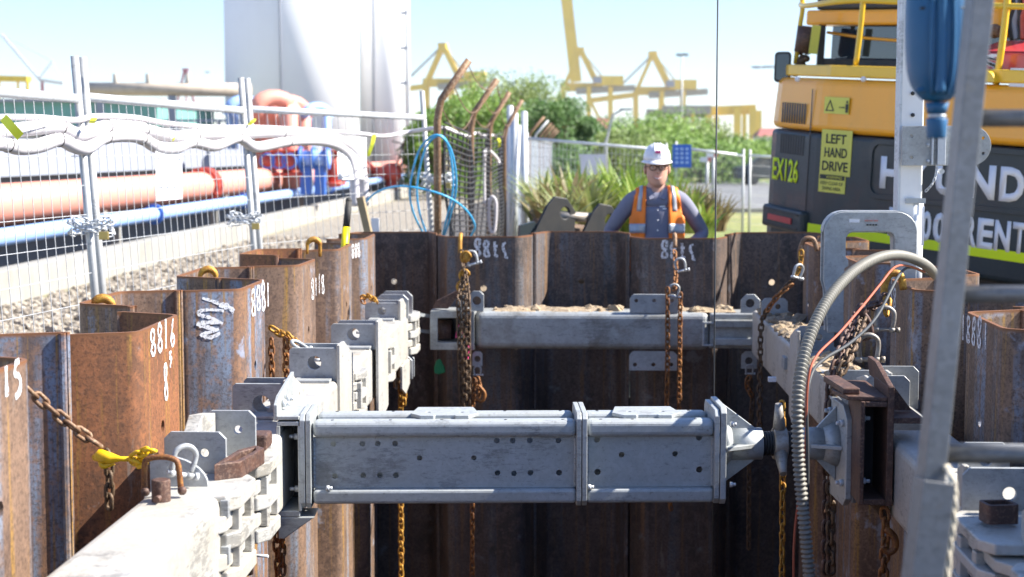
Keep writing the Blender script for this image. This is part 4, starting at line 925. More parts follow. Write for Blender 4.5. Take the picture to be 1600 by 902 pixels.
# corner lamp block
def side(u0,sc=.0): # point on side panel by fraction
    return u0
c0=E(1198,369); 
mb=MB(); v0=E(1270,369)[1]; v1=E(1270,333)[1]
def sidepl(s_,v,off=0):
    a=Vector((-.06,.03)); b=Vector((-.60,.225)); d=(b-a).normalized(); nrm=Vector((-d.y,d.x)); 
    if nrm.y>0: nrm=-nrm
    q=a+d*s_+nrm*off; return EW(q.x,v,q.y)
pts=[(-.03,.05),(.64,.05),(.70,-.02),(.70,-.1),(-.03,-.1)]
mb=MB(); n=5; mb.add([sidepl(s_,v0,o_) for s_,o_ in pts]+[sidepl(s_,v1,o_) for s_,o_ in pts],[(4,3,2,1,0),(5,6,7,8,9)]+[(i,(i+1)%5,5+(i+1)%5,5+i) for i in range(5)]); lampb=mb.build('corner_bumper','machine_grey',ex,bevel=.02,seg=3)
mb=MB(); a=.12; vv0=v0+(v1-v0)*.36; vv1=v0+(v1-v0)*.62; mb.add([sidepl(s_,v,o_) for o_ in (.052,.06) for s_,v in ((a,vv0),(.52,vv0),(.52,vv1),(a,vv1))],[(0,1,2,3),(7,6,5,4),(0,4,5,1),(1,5,6,2),(2,6,7,3),(3,7,4,0)]); mb.build('reflector','reflector_red',lampb)
mb=MB(); 
for f_ in (.2,.8): v=v0+(v1-v0)*f_; mb.add([sidepl(s_,v+dv,o_) for o_ in (.051,.056) for s_,dv in ((.02,-.006),(.62,-.006),(.62,.006),(.02,.006))],[(0,1,2,3),(7,6,5,4),(0,4,5,1),(1,5,6,2),(2,6,7,3),(3,7,4,0)])
mb.build('groove','machine_black',lampb)
# side vents
def vent(y0,y1,s0,s1,k,lab):
    va=E(1270,y0)[1]; vb2=E(1270,y1)[1]; mb=MB()
    for i in range(k):
        s_=s0+(s1-s0)*i/k; w2=(s1-s0)/k*.42
        mb.add([sidepl(q,v,o_) for o_ in (.001,.004) for q,v in ((s_,vb2),(s_+w2,vb2),(s_+w2,va),(s_,va))],[(0,1,2,3),(7,6,5,4),(0,4,5,1),(1,5,6,2),(2,6,7,3),(3,7,4,0)])
    mb.build('vent_slots','machine_black',ex)
def rect_on(u0,v0,u1,v1,off,th,mat,name,par=None,bevel=0):
    mb=MB(); mb.add([EW(u,v,-off-q) for q in (0,th) for u,v in ((u0,v0),(u1,v0),(u1,v1),(u0,v1))],[(0,1,2,3),(7,6,5,4),(0,4,5,1),(1,5,6,2),(2,6,7,3),(3,7,4,0)]); return mb.build(name,mat,par or ex,bevel=bevel)
vent(163,196,.10,.52,10,''); vent(214,246,.10,.52,10,'')
# seam between side door and rear
mb=MB(); mb.add([sidepl(s_,v,o_) for o_ in (.0015,.004) for s_,v in ((.0,E(1270,335)[1]),(.012,E(1270,335)[1]),(.012,vt-.08),(.0,vt-.08))],[(0,1,2,3),(7,6,5,4),(0,4,5,1),(1,5,6,2),(2,6,7,3),(3,7,4,0)]); mb.build('door_seam','machine_black',ex)
# fleet number on the side
sa=sidepl(.60,E(1270,290)[1],.004); sb=sidepl(.12,E(1270,290)[1],.004); sx=(sb-sa).normalized()
text_obj('EX126',.165,sa,sx,uz,'fluoro',ex,bold=.02,th=.002,width=.44,name='fleet_number')
# stripe
a=E(1268,357); b=E(1600,397); rect_on(.0,a[1]-.03,2.74,a[1]+.035,.002,.003,'fluoro','reflective_stripe')
# signs
def esign(x0,y0,x1,y1,mat,name='sign_plate'):
    a=E(x0,y1); b=E(x1,y0); return rect_on(a[0],a[1],b[0],b[1],.002,.003,mat,name),a,b
s1,a,b=esign(1281,205,1333,272,'sign_yellow'); W_=b[0]-a[0]; H_=b[1]-a[1]
for k,wd in enumerate(('LEFT','HAND','DRIVE')):
    text_obj(wd,H_*.21,EW(a[0]+W_*(.16,.13,.08)[k],a[1]+H_*(.70,.40,.10)[k],-.006),ux,uz,'letter_black',s1,bold=.018,width=W_*(.66,.74,.84)[k],th=.0015)
s2,a,b=esign(1279,275,1322,299,'sign_yellow'); W_=b[0]-a[0]; H_=b[1]-a[1]
rect_on(a[0]+W_*.03,a[1]+H_*.72,b[0]-W_*.03,b[1]-H_*.04,.0055,.001,'letter_black','header_band',s2)
text_obj('WARNING',H_*.16,EW(a[0]+W_*.28,a[1]+H_*.77,-.008),ux,uz,'sign_yellow',s2,bold=.01,width=W_*.6,th=.0006)
text_obj('KEEP CLEAR OF',H_*.19,EW(a[0]+W_*.08,a[1]+H_*.42,-.006),ux,uz,'letter_black',s2,width=W_*.84,th=.001)
text_obj('SWING AREA',H_*.19,EW(a[0]+W_*.16,a[1]+H_*.13,-.006),ux,uz,'letter_black',s2,width=W_*.68,th=.001)
s3,a,b=esign(1288,153,1328,177,'sign_yellow'); W_=b[0]-a[0]; H_=b[1]-a[1]
mb=MB(); t3=[(.06,.15),(.42,.15),(.24,.85)]; t4=[(.12,.21),(.36,.21),(.24,.70)]
mb.plate([(x*W_,y*H_) for x,y in t3],[[(x*W_,y*H_) for x,y in t4]],EW(a[0],a[1],-.007),ux,uz,.001); mb.build('warning_triangle','letter_black',s3)
mb=MB()
for x0,x1,y0,y1 in ((.88,.93,.1,.3),(.94,.98,.1,.3),(.87,.99,.3,.62),(.9,.96,.66,.82),(.62,.66,.36,.44),(.70,.74,.36,.44),(.77,.84,.36,.44)): 
    mb.add([EW(a[0]+W_*u,a[1]+H_*v,-.0065-q) for q in (0,.001) for u,v in ((x0,y0),(x1,y0),(x1,y1),(x0,y1))],[(0,1,2,3),(7,6,5,4),(0,4,5,1),(1,5,6,2),(2,6,7,3),(3,7,4,0)])
mb.build('pictogram','letter_black',s3)
# recessed rounded panel outline with big lettering
a=E(1356,305); b=E(1412,220)
def rr_pts(x0,y0,x1,y1,r,n=6):
    o=[]
    for cx,cy,a0 in ((x1-r,y0+r,-90),(x1-r,y1-r,0),(x0+r,y1-r,90),(x0+r,y0+r,180)):
        for k in range(n+1): o.append((cx+r*math.cos(R(a0+90*k/n)),cy+r*math.sin(R(a0+90*k/n))))
    return o
u0,v0=E(1354,309); v1=E(1380,218)[1]; mb=MB(); mb.plate(rr_pts(u0,v0,2.72,v1,.09),[rr_pts(u0+.035,v0+.035,2.685,v1-.035,.065)],EW(0,0,-.006),ux,uz,.014); mb.build('panel_border','machine_grey',ex,bevel=.005)
def word(body,x0,x1,yb,yt,bold):
    a=E(x0,yb); 
    return text_obj(body,E(x0,yt)[1]-a[1],EW(a[0],a[1],-.003),ux,uz,'letter_white',ex,bold=bold,width=None if x1 is None else E(x1,yb)[0]-a[0],th=.002)
hh=E(1376,245)[1]-E(1376,290)[1]
def rel(px,py): return E(px,py)
hx,hv=rel(1375,291)
lets=[('H',1375,1408),('Y',1412,1452),('U',1462,1498),('N',1513,1556),('D',1563,1602),('A',1608,1650),('I',1655,1668)]
for ch,xa,xb in lets:
    ua=E(xa,285)[0]; ub=E(xb,285)[0]; text_obj(ch,.205,EW(ua,hv,-.003),ux,uz,'letter_white',ex,bold=.045,width=ub-ua,th=.002,name='letter')
lv=E(1390,366)[1]; hh2=.185
for ch,xa,xb in (('1',1388,1406),('3',1411,1436),('0',1440,1455),('0',1458,1480),('R',1508,1527),('E',1528,1553),('N',1555,1580),('T',1583,1606),('A',1607,1632),('L',1634,1652)):
    ua=E(xa,360)[0]; ub=E(xb,360)[0]; text_obj(ch,hh2,EW(ua,lv,-.003),ux,uz,'letter_white',ex,bold=.04,width=ub-ua,th=.002,name='letter')
# upper structure: cab / glass / roof band
vw0=E(1285,100)[1]; vw1=E(1285,40)[1]; vtop=E(1262,14)[1]
uL=E(1286,70,.7)[0]
cab=slab('cab_shell',[(1.75,.7),(uL,.7),(uL-.05,.8),(uL-.05,2.0),(1.75,2.0)],vl,vl+.06,'machine_black',.01)
slab('cab_window',[(1.7,.74),(uL+.05,.74),(uL+.02,1.9),(1.7,1.9)],vl+.062,vw1+.03,'glass_dark',.005)
slab('cab_roof_band',[(1.78,.66),(uL-.16,.66),(uL-.22,.8),(uL-.22,2.05),(1.78,2.05)],vw1+.034,vtop+.03,'machine_yellow',.02)
slab('cab_roof',[(1.7,.7),(uL-.1,.7),(uL-.1,2.0),(1.7,2.0)],vtop+.034,vtop+.35,'machine_black',.02)
for uu in (uL-.02,1.72): mb=MB(); mb.beam(EW(uu,vl,.70),EW(uu,vw1+.05,.70),.05,.05); mb.build('window_pillar','machine_black',ex)
mb=MB(); mb.tube([EW(uL+.02,vw1-.02,.72),EW(uL+.4,vw1-.06,.715),EW(1.1,vw1-.13,.715)],.012,6); mb.build('wiper_trim','machine_yellow',ex)
# handrails
def rail(pts,label='handrail',r=.02):
    mb=MB(); mb.tube(smooth_path([EW(*E(x,y,o_),o_) for x,y,o_ in pts],4),r,12); return mb.build(label,'rail_yellow',ex)
rail([(1243,100,.45),(1250,40,.45),(1254,12,.45),(1251,-20,.45)],r=.018)
rail([(1251,8,.45),(1262,9,.3),(1300,4,.1),(1345,1,.08),(1400,3,.08),(1520,8,.08),(1640,12,.08)],r=.02)
rail([(1337,102,.08),(1345,40,.08),(1351,-30,.08)],r=.019)
rail([(1556,132,.08),(1567,60,.08),(1576,-20,.08)],r=.022)
a=E(1554,130); b=E(1568,115); rect_on(a[0],a[1],b[0],b[1],-.10,.04,'rail_yellow','rail_foot')
# ledge bolts
for x in (1247,1350): mb=MB(); c=EW(*E(x,124),-.005); mb.ball(c,.02); mb.build('bolt','sign_white',ex)
# mirror
mc=EW(*E(1223,105,.35),.35); mb=MB(); mb.plate(rr_pts(-.062,-.115,.062,.115,.03),[],mc,Vector((.97,-.2,0)),Vector((.03,0,1)),.05); mi=mb.build('mirror_housing','machine_black',ex,bevel=.008)
mb=MB(); mb.plate(rr_pts(-.048,-.098,.048,.098,.02),[],mc+Vector((-.005,-.027,0)),Vector((.97,-.2,0)),Vector((.03,0,1)),.004); mb.build('mirror_glass','glass_dark',mi)
mb=MB(); mb.tube([mc+Vector((.05,.02,-.05)),EW(*E(1245,118,.4),.4)],.012,8); mb.build('mirror_arm','machine_black',mi)
# rusty lamp guard roll
c=EW(*E(1262,70,.5),.5); mb=MB(); q0=EW(*E(1264,42,.5),.5); q1=EW(*E(1258,82,.5),.5); mb.cyl(q0,q1,.085,16); mb.build('exhaust_stack','rust_brown',ex)
mb=MB(); a_=EW(*E(1276,40,.45),.45); b_=EW(*E(1270,84,.45),.45); mb.beam(a_,b_,.06,.05); mb.build('stack_bracket','sign_yellow',ex)
mb=MB(); c=EW(*E(1258,92,.5),.5); 
for k in range(7): mb.ball(c+Vector((rnd.uniform(-.08,.09),rnd.uniform(-.05,.05),rnd.uniform(-.05,.06))),(.035,.04,.03),8,6)
mb.build('exhaust_elbow','rust_dark',ex)
# right side: red hood, logo, plate, mechanical clutter
vr0=E(1540,118)[1]; vr1=E(1540,80)[1]; vr2=E(1540,60)[1]; ur=E(1531,90,.15)[0]
slab('red_hood',[(2.74,.15),(ur-.1,.15),(ur-.1,1.3),(2.74,1.3)],vr0,vr1,'machine_red',.02)
mb=MB(); mb.add([EW(u,v,w_) for u,v,w_ in ((ur-.1,vr1+.003,.15),(2.74,vr1+.003,.15),(2.74,vr1+.003,1.3),(ur-.1,vr1+.003,1.3),(ur-.05,vr2,.4),(2.74,vr2,.4),(2.74,vr2,1.2),(ur-.05,vr2,1.2))],[(0,1,2,3),(7,6,5,4),(0,4,5,1),(1,5,6,2),(2,6,7,3),(3,7,4,0)]); mb.build('hood_top','machine_red',ex,bevel=.02)
def stroke(pts,wd,O,ax,ay,mat,name,par,th=.003):
    mb=MB(); n_=ax.cross(ay).normalized(); P3=[O+ax*x+ay*y for x,y in pts]
    L=[];Rr=[]
    for i,p_ in enumerate(P3):
        d=(P3[min(i+1,len(P3)-1)]-P3[max(i-1,0)]).normalized(); s_=d.cross(n_)*wd*(.4+.6*math.sin(PI*(i+.5)/len(P3))); L.append(p_+s_); Rr.append(p_-s_)
    k=len(P3); mb.add(L+Rr+[v-n_*th for v in L]+[v-n_*th for v in Rr],[(i,i+1,k+i+1,k+i) for i in range(k-1)]+[(2*k+i,3*k+i,3*k+i+1,2*k+i+1) for i in range(k-1)]+[(i,2*k+i,2*k+i+1,i+1) for i in range(k-1)]+[(k+i,k+i+1,3*k+i+1,3*k+i) for i in range(k-1)]); return mb.build(name,mat,par)
O=EW(*E(1546,98,.15),.145)
stroke([(-.07,.0),(-.04,.035),(.02,.045),(.09,.045)],.012,O,ux,uz,'letter_white','logo_stroke',ex)
stroke([(.05,.02),(-.02,.03),(-.03,.005),(.05,-.02),(.06,-.045),(0,-.06),(-.04,-.05)],.015,O,ux,uz,'letter_white','logo_stroke',ex)
stroke([(.05,.02),(-.02,.03),(-.03,.005),(.05,-.02),(.06,-.045),(0,-.06),(-.04,-.05)],.009,O-nn*.004,ux,uz,'letter_black','logo_stroke',ex)
stroke([(-.05,-.03),(-.02,.04)],.010,O-nn*.004,ux,uz,'letter_black','logo_stroke',ex)
stroke([(-.07,-.06),(-.02,-.085),(.05,-.07),(.09,-.03)],.007,O,ux,uz,'letter_white','logo_stroke',ex)
a=E(1570,136); b=E(1640,108); pt=rect_on(a[0],a[1],b[0],b[1],-.05,.01,'sign_white','number_plate',bevel=.002)
text_obj('8·48',(b[1]-a[1])*.55,EW(a[0]+.015,a[1]+(b[1]-a[1])*.28,.036),ux,uz,'letter_green',pt,bold=.02,width=.21,th=.002)
mb=MB(); c=EW(*E(1541,128),.02); mb.plate([(.07*math.cos(PI*k/10),.07*math.sin(PI*k/10)) for k in range(11)],[],c,ux,uz,.07); mb.build('beacon_cover','rail_yellow',ex,bevel=.006)
a=E(1545,60,.5); 
mb=MB(); a_=E(1541,58,.6); b_=E(1560,-10,.6); mb.add([EW(u,v,w_) for w_ in (.6,.8) for u,v in ((a_[0],a_[1]),(b_[0]+.1,a_[1]),(b_[0]+.1,b_[1]),(a_[0],b_[1]))],[(0,1,2,3),(7,6,5,4),(0,4,5,1),(1,5,6,2),(2,6,7,3),(3,7,4,0)]); mb.build('rear_upright','machine_yellow',ex,bevel=.01)
mb=MB(); p0=EW(*E(1539,47,.5),.5); p1=EW(*E(1564,50,.5),.5); mb.cyl(p0,p1,.04,12); mb.ball(p0.lerp(p1,.6),.05); mb.build('filter_housing','rust_post',ex)
for x0,dx,mt in ((1583,4,'rubber'),(1589,3,'panel_grey'),(1595,-2,'machine_black'),(1600,3,'valve_red')):
    mb=MB(); mb.tube(smooth_path([EW(*E(x0,62,.6),.6),EW(*E(x0-dx,35,.6),.6),EW(*E(x0+dx,10,.6),.6),EW(*E(x0,-20,.6),.6)],5),.022,10); mb.build('hydraulic_hose',mt,ex)
mb=MB(); p0=EW(*E(1534,-10,.5),.5); p1=EW(*E(1536,55,.5),.5); mb.cyl(p0,p1,.018,8); mb.build('bracket_rod','machine_black',ex)
# under carriage
for s_ in (0,1):
    cen=EW(.2+2.0*s_,0,1.4); mb=MB(); dv=Vector((nn.x,nn.y,0)); prof=[(-1.7,.35),(-1.45,.08),(1.45,.08),(1.7,.35),(1.7,.55),(1.45,.78),(-1.45,.78),(-1.7,.55)]
    mb.plate(prof,[],Vector((cen.x,cen.y,0)),dv,(0,0,1),.55); tr=mb.build('track','machine_black',ex,bevel=.05)
    for k in (-1.35,1.35): mb=MB(); c=Vector((cen.x,cen.y,.43))+dv*k; sdv=Vector((nn.y,-nn.x,0)); mb.cyl(c-sdv*.3,c+sdv*.3,.27,20); mb.build('sprocket','machine_grey',tr)
cen=EW(1.2,0,1.4); mb=MB(); mb.cyl((cen.x,cen.y,.45),(cen.x,cen.y,.95),.6,24); mb.build('slew_ring','machine_black',ex)
# boom and arm on the far side
mb=MB(); b0=EW(1.3,.5,2.0); mb.beam(b0,b0+nn*2.2+Vector((0,0,2.0)),.4,.6); mb.beam(b0+nn*2.2+Vector((0,0,2.0)),b0+nn*4.6+Vector((0,0,1.4)),.35,.45); mb.build('boom','machine_yellow',ex)
mb=MB(); b1=b0+nn*4.6+Vector((0,0,1.4)); mb.beam(b1,b1+nn*.6+Vector((0,0,-2.4)),.3,.35); mb.build('arm','machine_yellow',ex)
# ================================================================ SHEET PILES
def pile_profile():
    c=[(-.300,.222),(-.306,.200),(-.238,.020),(-.212,.0),(.212,.0),(.238,.020),(.306,.200),(.300,.222)]
    # rounded bends
    out=[]
    for i,p_ in enumerate(c):
        if 0<i<len(c)-1:
            a=Vector(c[i-1]);b=Vector(p_);d=Vector(c[i+1]); r=min(.018,(a-b).length*.4,(d-b).length*.4)
            p1=b+(a-b).normalized()*r; p2=b+(d-b).normalized()*r
            for t_ in (0,.5,1): out.append(tuple(p1*(1-t_)**2+b*2*t_*(1-t_)+p2*t_**2))
        else: out.append(p_)
    return out
PP=pile_profile(); PT=.0065
def make_pile(x,y,top,rot,mat,label,hole=True,grp=None,tilt=0,length=4.5):
    """local x along the wall, local +y away from the pan; hole through the pan"""
    n=len(PP); nr=[]
    for i in range(n):
        a=Vector(PP[max(i-1,0)]); b=Vector(PP[min(i+1,n-1)]); d=(b-a).normalized(); nr.append(Vector((-d.y,d.x)))
    A=[Vector(p_)+k*PT for p_,k in zip(PP,nr)]; Bq=[Vector(p_)-k*PT for p_,k in zip(PP,nr)]
    mb=MB(); rr=random.Random(int(abs(x*917+y*131)*10))
    vs=[(p_.x,p_.y,0) for p_ in A]+[(p_.x,p_.y,0) for p_ in Bq]+[(p_.x,p_.y,-length) for p_ in A]+[(p_.x,p_.y,-length) for p_ in Bq]
    fs=[]; sm=[]
    flat=max(range(n-1),key=lambda i:(Vector(PP[i+1])-Vector(PP[i])).length*(abs(PP[i][1])<.001))
    for i in range(n-1):
        fs.append((i,i+1,n+i+1,n+i)); sm.append(False)
        fs.append((2*n+i,3*n+i,3*n+i+1,2*n+i+1)); sm.append(False)
        if i==flat and hole: continue
        fs.append((i,2*n+i,2*n+i+1,i+1)); sm.append(True); fs.append((n+i,n+i+1,3*n+i+1,3*n+i)); sm.append(True)
    fs+= [(0,n,3*n,2*n),(n-1,3*n-1,4*n-1,2*n-1)]; sm+=[False,False]
    mb.v=vs; mb.f=fs; mb.sm=sm
    if hole:
        x0,x1=PP[flat][0],PP[flat+1][0]; hx=rr.uniform(-.01,.01); hz=-.33
        for yy,s_ in ((A[flat].y,1),(Bq[flat].y,-1)):
            outer=[(x0,-length),(x1,-length),(x1,0),(x0,0)]; hol=circ(hx,hz,.020,18)
            tri=tessellate_polygon([[Vector((a,b,0)) for a,b in outer],[Vector((a,b,0)) for a,b in hol]]); al=outer+hol
            mb.add([(a,yy,b) for a,b in al],[tuple(q) for q in tri])
        o=len(mb.v); hv=[(a,A[flat].y,b) for a,b in hol]+[(a,Bq[flat].y,b) for a,b in hol]; mb.add(hv,[(i,(i+1)%18,18+(i+1)%18,18+i) for i in range(18)])
    # interlock claws
    for s_ in (-1,1):
        q=.318 if s_>0 else .292
        mb.tube([(s_*q,.206,-.0015),(s_*q,.206,-length)],.0125 if s_>0 else .011,8)
    me=bpy.data.meshes.new('sheet_pile'); me.from_pydata([tuple(v) for v in mb.v],[],mb.f); me.polygons.foreach_set('use_smooth',mb.sm)
    bm=bmesh.new(); bm.from_mesh(me); bmesh.ops.remove_doubles(bm,verts=bm.verts,dist=1e-5); bmesh.ops.recalc_face_normals(bm,faces=bm.faces); bm.to_mesh(me); bm.free()
    me.materials.append(M[mat])
    o=bpy.data.objects.new('sheet_pile',me); COL.objects.link(o); o.location=(x,y,top); o.rotation_euler=(0,rr.uniform(-1,1)*R(.5),R(rot)); o['local']=1
    sm_=o.modifiers.new('e','EDGE_SPLIT'); sm_.split_angle=R(40)
    return tag(o,label,'sheet pile',grp)
GL,GF,GRR='rusty sheet piles of the left pit wall','rusty sheet piles of the far pit wall','rusty sheet piles of the right pit wall'
PER=1.245; piles={}
lp=[(0,'L0',3.57,1.135,'pile_mix','nearest left pile, cut by the left edge, with white brush marks'),
    (1,'L1',4.83,1.11,'pile_red','orange-red left pile with white brushed number, behind the yellow chain hook'),
    (2,'L2',6.20,1.115,'pile_blue','left pile with a big white scribble on its blue side, third from the left edge'),
    (3,'L3',7.45,1.115,'pile_mix','left pile with white marks just right of the scribbled pile'),
    (4,'L4',8.68,1.115,'pile_mix','left pile below the yellow and black tool handle'),
    (5,'L5',9.72,1.115,'pile_mix','farthest left pile with white marks, meeting the far wall')]
for k,key,y,top,mt,lab in lp: piles[key]=make_pile({'L0':-1.37,'L1':-1.32}.get(key,-1.31),y,top,90,mt,lab,grp=GL)
for k,(y,top,mt,lab) in enumerate(((2.95,1.10,'pile_red','recessed left pile partly hidden at the lower left corner'),(4.20,1.118,'pile_blue','recessed left pile crossed by the steel chain'),(5.515,1.125,'pile_mix','recessed left pile between the orange-red and the scribbled piles'),(6.82,1.115,'pile_mix','recessed left pile right of the scribbled pile'),(8.06,1.125,'pile_red','recessed left pile in front of the tool handle'))):
    make_pile(-1.72,y,top,-90,mt,lab,grp=GL,hole=False)
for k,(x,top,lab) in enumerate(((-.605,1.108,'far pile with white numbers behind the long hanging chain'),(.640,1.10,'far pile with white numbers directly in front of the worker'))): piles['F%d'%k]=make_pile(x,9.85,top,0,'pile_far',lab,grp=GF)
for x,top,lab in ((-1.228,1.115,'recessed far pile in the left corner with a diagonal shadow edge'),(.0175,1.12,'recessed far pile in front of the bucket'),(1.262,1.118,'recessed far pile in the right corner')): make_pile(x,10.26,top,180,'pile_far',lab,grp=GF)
for k,(y,top,mt,lab) in enumerate(((3.78,1.11,'pile_mix','nearest right pile behind the ladder rungs'),(5.03,1.11,'pile_mix','right pile with a row of white strokes behind the ladder'),(6.30,1.115,'pile_mix','right pile behind the double rusty chain and grey conduit'),(7.55,1.13,'pile_mix','right pile inside the grey square clamp frame'),(8.85,1.12,'pile_mix','farthest right pile beside the chain in the far corner'))):
    piles['R%d'%k]=make_pile(1.30,y,top,-90,mt,lab,grp=GRR)
for k,(y,top,lab) in enumerate(((4.405,1.115,'recessed right pile behind the lower ladder'),(5.665,1.12,'recessed right pile between the ladder and the rusty chain'),(6.925,1.125,'recessed right pile behind the top of the grey conduit'),(8.20,1.115,'recessed right pile behind the clamp frame'),(9.47,1.12,'recessed right pile in the far right corner'))): make_pile(1.70,y,top,90,'pile_mix',lab,grp=GRR,hole=False)
# near end of the pit (under the photographer)
mb=MB(); mb.box((-1.7,.74,-3.6),(1.7,.78,1.0)); struct(mb,'near_pit_wall','pile_far')
mb=MB(); mb.box((-1.76,.8,-3.6),(-1.73,2.7,1.0)); mb.box((1.73,.8,-3.6),(1.76,3.4,1.0)); struct(mb,'side_pit_wall','pile_far')
# ---- brushed numbers
ST={'8':[[(.5,.5),(.2,.68),(.25,.93),(.5,1),(.78,.92),(.75,.68),(.5,.5),(.2,.3),(.2,.08),(.5,0),(.8,.1),(.8,.3),(.5,.5)]],
 '9':[[(.75,.75),(.5,.5),(.25,.65),(.3,.95),(.6,1),(.78,.75),(.7,.3),(.5,0)]],'5':[[(.8,1),(.35,.95),(.3,.6),(.65,.5),(.75,.2),(.4,0),(.2,.1)]],
 't':[[(.45,1),(.4,.3),(.6,.02),(.8,.1)],[(.2,.68),(.75,.66)]],'1':[[(.5,1),(.45,0)]],'6':[[(.7,1),(.35,.6),(.25,.2),(.5,0),(.75,.2),(.55,.45),(.3,.3)]],
 's':[[(.8,1),(.35,.9),(.4,.6),(.7,.3),(.75,.05),(1,0)]],'l':[[(.5,1),(.5,0)]],'z':[[(.2,.9),(.6,1),(.35,.5),(.75,.55),(.4,.05),(.55,0)]]}
def brush(par,O,ax,ay,text,cw,ch,wd,name='painted_digit',mat='brush_white'):
    ax=Vector(ax).normalized(); ay=Vector(ay).normalized(); n_=ax.cross(ay).normalized(); rr=random.Random(len(text)+int(O[1]*100)); bpy.context.view_layer.update()
    for i,ch_ in enumerate(text):
        mb=MB(); lay=0; dy=rr.uniform(-.06,.06); sc_=rr.uniform(.88,1.1)
        for stq in ST[ch_]:
            lay+=1
            pts=smooth_path([Vector(((i+x*.8+rr.uniform(-.06,.06))*cw,(dy+y*sc_+rr.uniform(-.04,.04))*ch,0)) for x,y in stq],4); k=len(pts); vs=[]
            for j,p_ in enumerate(pts):
                d=(pts[min(j+1,k-1)]-pts[max(j-1,0)]); d=d.normalized() if d.length>1e-6 else Vector((1,0,0)); s_=Vector((-d.y,d.x,0))*wd*(.6+.9*rr.random())
                for q in (-1,1):
                    w_=p_+s_*q; vs.append(Vector(O)+ax*w_.x+ay*w_.y+n_*(.0012+.00025*lay+.00004*j))
            mb.add(vs,[(2*j,2*j+1,2*j+3,2*j+2) for j in range(k-1)])
        o=mb.build(name,mat); o.parent=par; o.matrix_parent_inverse=par.matrix_world.inverted()
bpy.context.view_layer.update()
X1=-1.31+PT
def onl(px,py,x=X1): # point on plane x=const
    d=ray(px,py); t_=x/d.x; return Vector((0,0,CAMZ))+d*t_
def brl(key,px0,py1,text,cw,ch,wd,ay=(0,0,1)): brush(piles[key],onl(px0,py1,X1+{'L0':-.06,'L1':-.01}.get(key,0)),(0,1,0),ay,text,cw,ch,wd)
brl('L1',234,556,'88l6',.078,.085,.006); brl('L1',256,624,'8',.05,.11,.006); brl('L2',392,492,'888l',.10,.10,.007); brl('L3',486,468,'81l8',.10,.10,.006); brl('L4',549,404,'888',.12,.07,.007)
brl('L0',2,628,'l5',.075,.085,.008); brl('L5',598,432,'l8l',.10,.18,.006); brl('L1',262,575,'z',.08,.05,.004)
mb=None
# big scribble on the camera-facing web of pile L2
w0=Vector((-1.31-.200,6.20-.306,0)); w1=Vector((-1.31-.020,6.20-.238,0)); wd_=(w1-w0).normalized(); wn=Vector((wd_.y,-wd_.x,0)); wn=wn if wn.y<0 else -wn
def onweb(px,py):
    d=ray(px,py); O=Vector((0,0,CAMZ)); q=w0+wn*(PT+.001); k=(q-O).dot(wn)/d.dot(wn); return O+d*k
scr=MB(); rr=random.Random(5)
def scribble(pts,wd,lift):
    W3=smooth_path([onweb(x,y)+wn*lift for x,y in pts],6); k=len(W3); vs=[]
    for j,p_ in enumerate(W3):
        d=(W3[min(j+1,k-1)]-W3[max(j-1,0)]).normalized(); s_=d.cross(wn)*wd*(.5+.7*rr.random()*math.sin(PI*(j+.6)/k)+.2); vs+=[p_+s_+wn*.00003*j,p_-s_+wn*.00003*j]
    scr.add(vs,[(2*j,2*j+1,2*j+3,2*j+2) for j in range(k-1)])
scribble([(316,466),(330,470),(346,476),(360,482),(364,490)],.006,.0006)
scribble([(366,486),(352,478),(342,477)],.010,.0012)
scribble([(350,486),(330,484),(313,486),(312,492),(330,497),(348,506)],.007,.0018)
scribble([(345,504),(322,504),(310,507),(326,512),(340,516)],.008,.0024)
scribble([(342,514),(322,521),(316,524),(330,527),(344,520)],.008,.003)
o=scr.build('painted_scribble','brush_white'); o.parent=piles['L2']; o.matrix_parent_inverse=piles['L2'].matrix_world.inverted()
for key,px,py in (('F0',741,402),('F1',1033,405)):
    c=P(px,py,9.85-PT); brush(piles[key],c,(1,0,0),(0,0,1),'88ts' if key=='F0' else '88ts',.056,.105,.007)
xr=1.30-PT
def onr(px,py):
    d=ray(px,py); t_=xr/d.x; return Vector((0,0,CAMZ))+d*t_
brush(piles['R1'],onr(1520,538),(0,-1,0),(0,0,1),'88l88l',.045,.085,.006) if False else brush(piles['R1'],onr(1494,524),(0,-1,0),(0,0,1),'8l888l',.072,.085,.006)
brush(piles['R2'],onr(1391,478),(0,-1,0),(0,0,1),'l8',.07,.08,.005)
# ================================================================ hooks over the piles
def crook(name,c,ax,label,mat='rust_yellow',s=1.0,grp='chain hooks over the pile heads'):
    """C-hook sitting on the pile edge: ax = horizontal direction across the sheet"""
    ax=Vector(ax).normalized(); up=Vector((0,0,1)); c=Vector(c); pts=[]; rs=[]
    pts.append(c-ax*.034*s-up*.045*s); rs.append(.007*s)
    for k in range(9): a=PI-PI*k/8; pts.append(c+ax*.034*s*math.cos(a)+up*(.034*s*math.sin(a))); rs.append(.010*s+.006*s*math.sin(a))
    pts.append(c+ax*.034*s-up*.06*s); rs.append(.008*s)
    mb=MB(); mb.tube(smooth_path(pts,2),sum([[r_,r_] for r_ in rs],[])[:-1],10); o=mb.build(name,mat); return tag(o,label,'hook',grp)
crook('chain_hook',P(160,482,5.42),(1,.3,0),'yellow hook over the pile head behind the orange-red pile',s=1.05)
crook('chain_hook',P(325,433,6.72),(1,.3,0),'yellow-brown hook on the pile head behind the scribbled pile',s=1.0)
crook('chain_hook',P(490,384,8.3),(1,.3,0),'small golden hook on the recessed pile left of the tool handle',s=1.0)
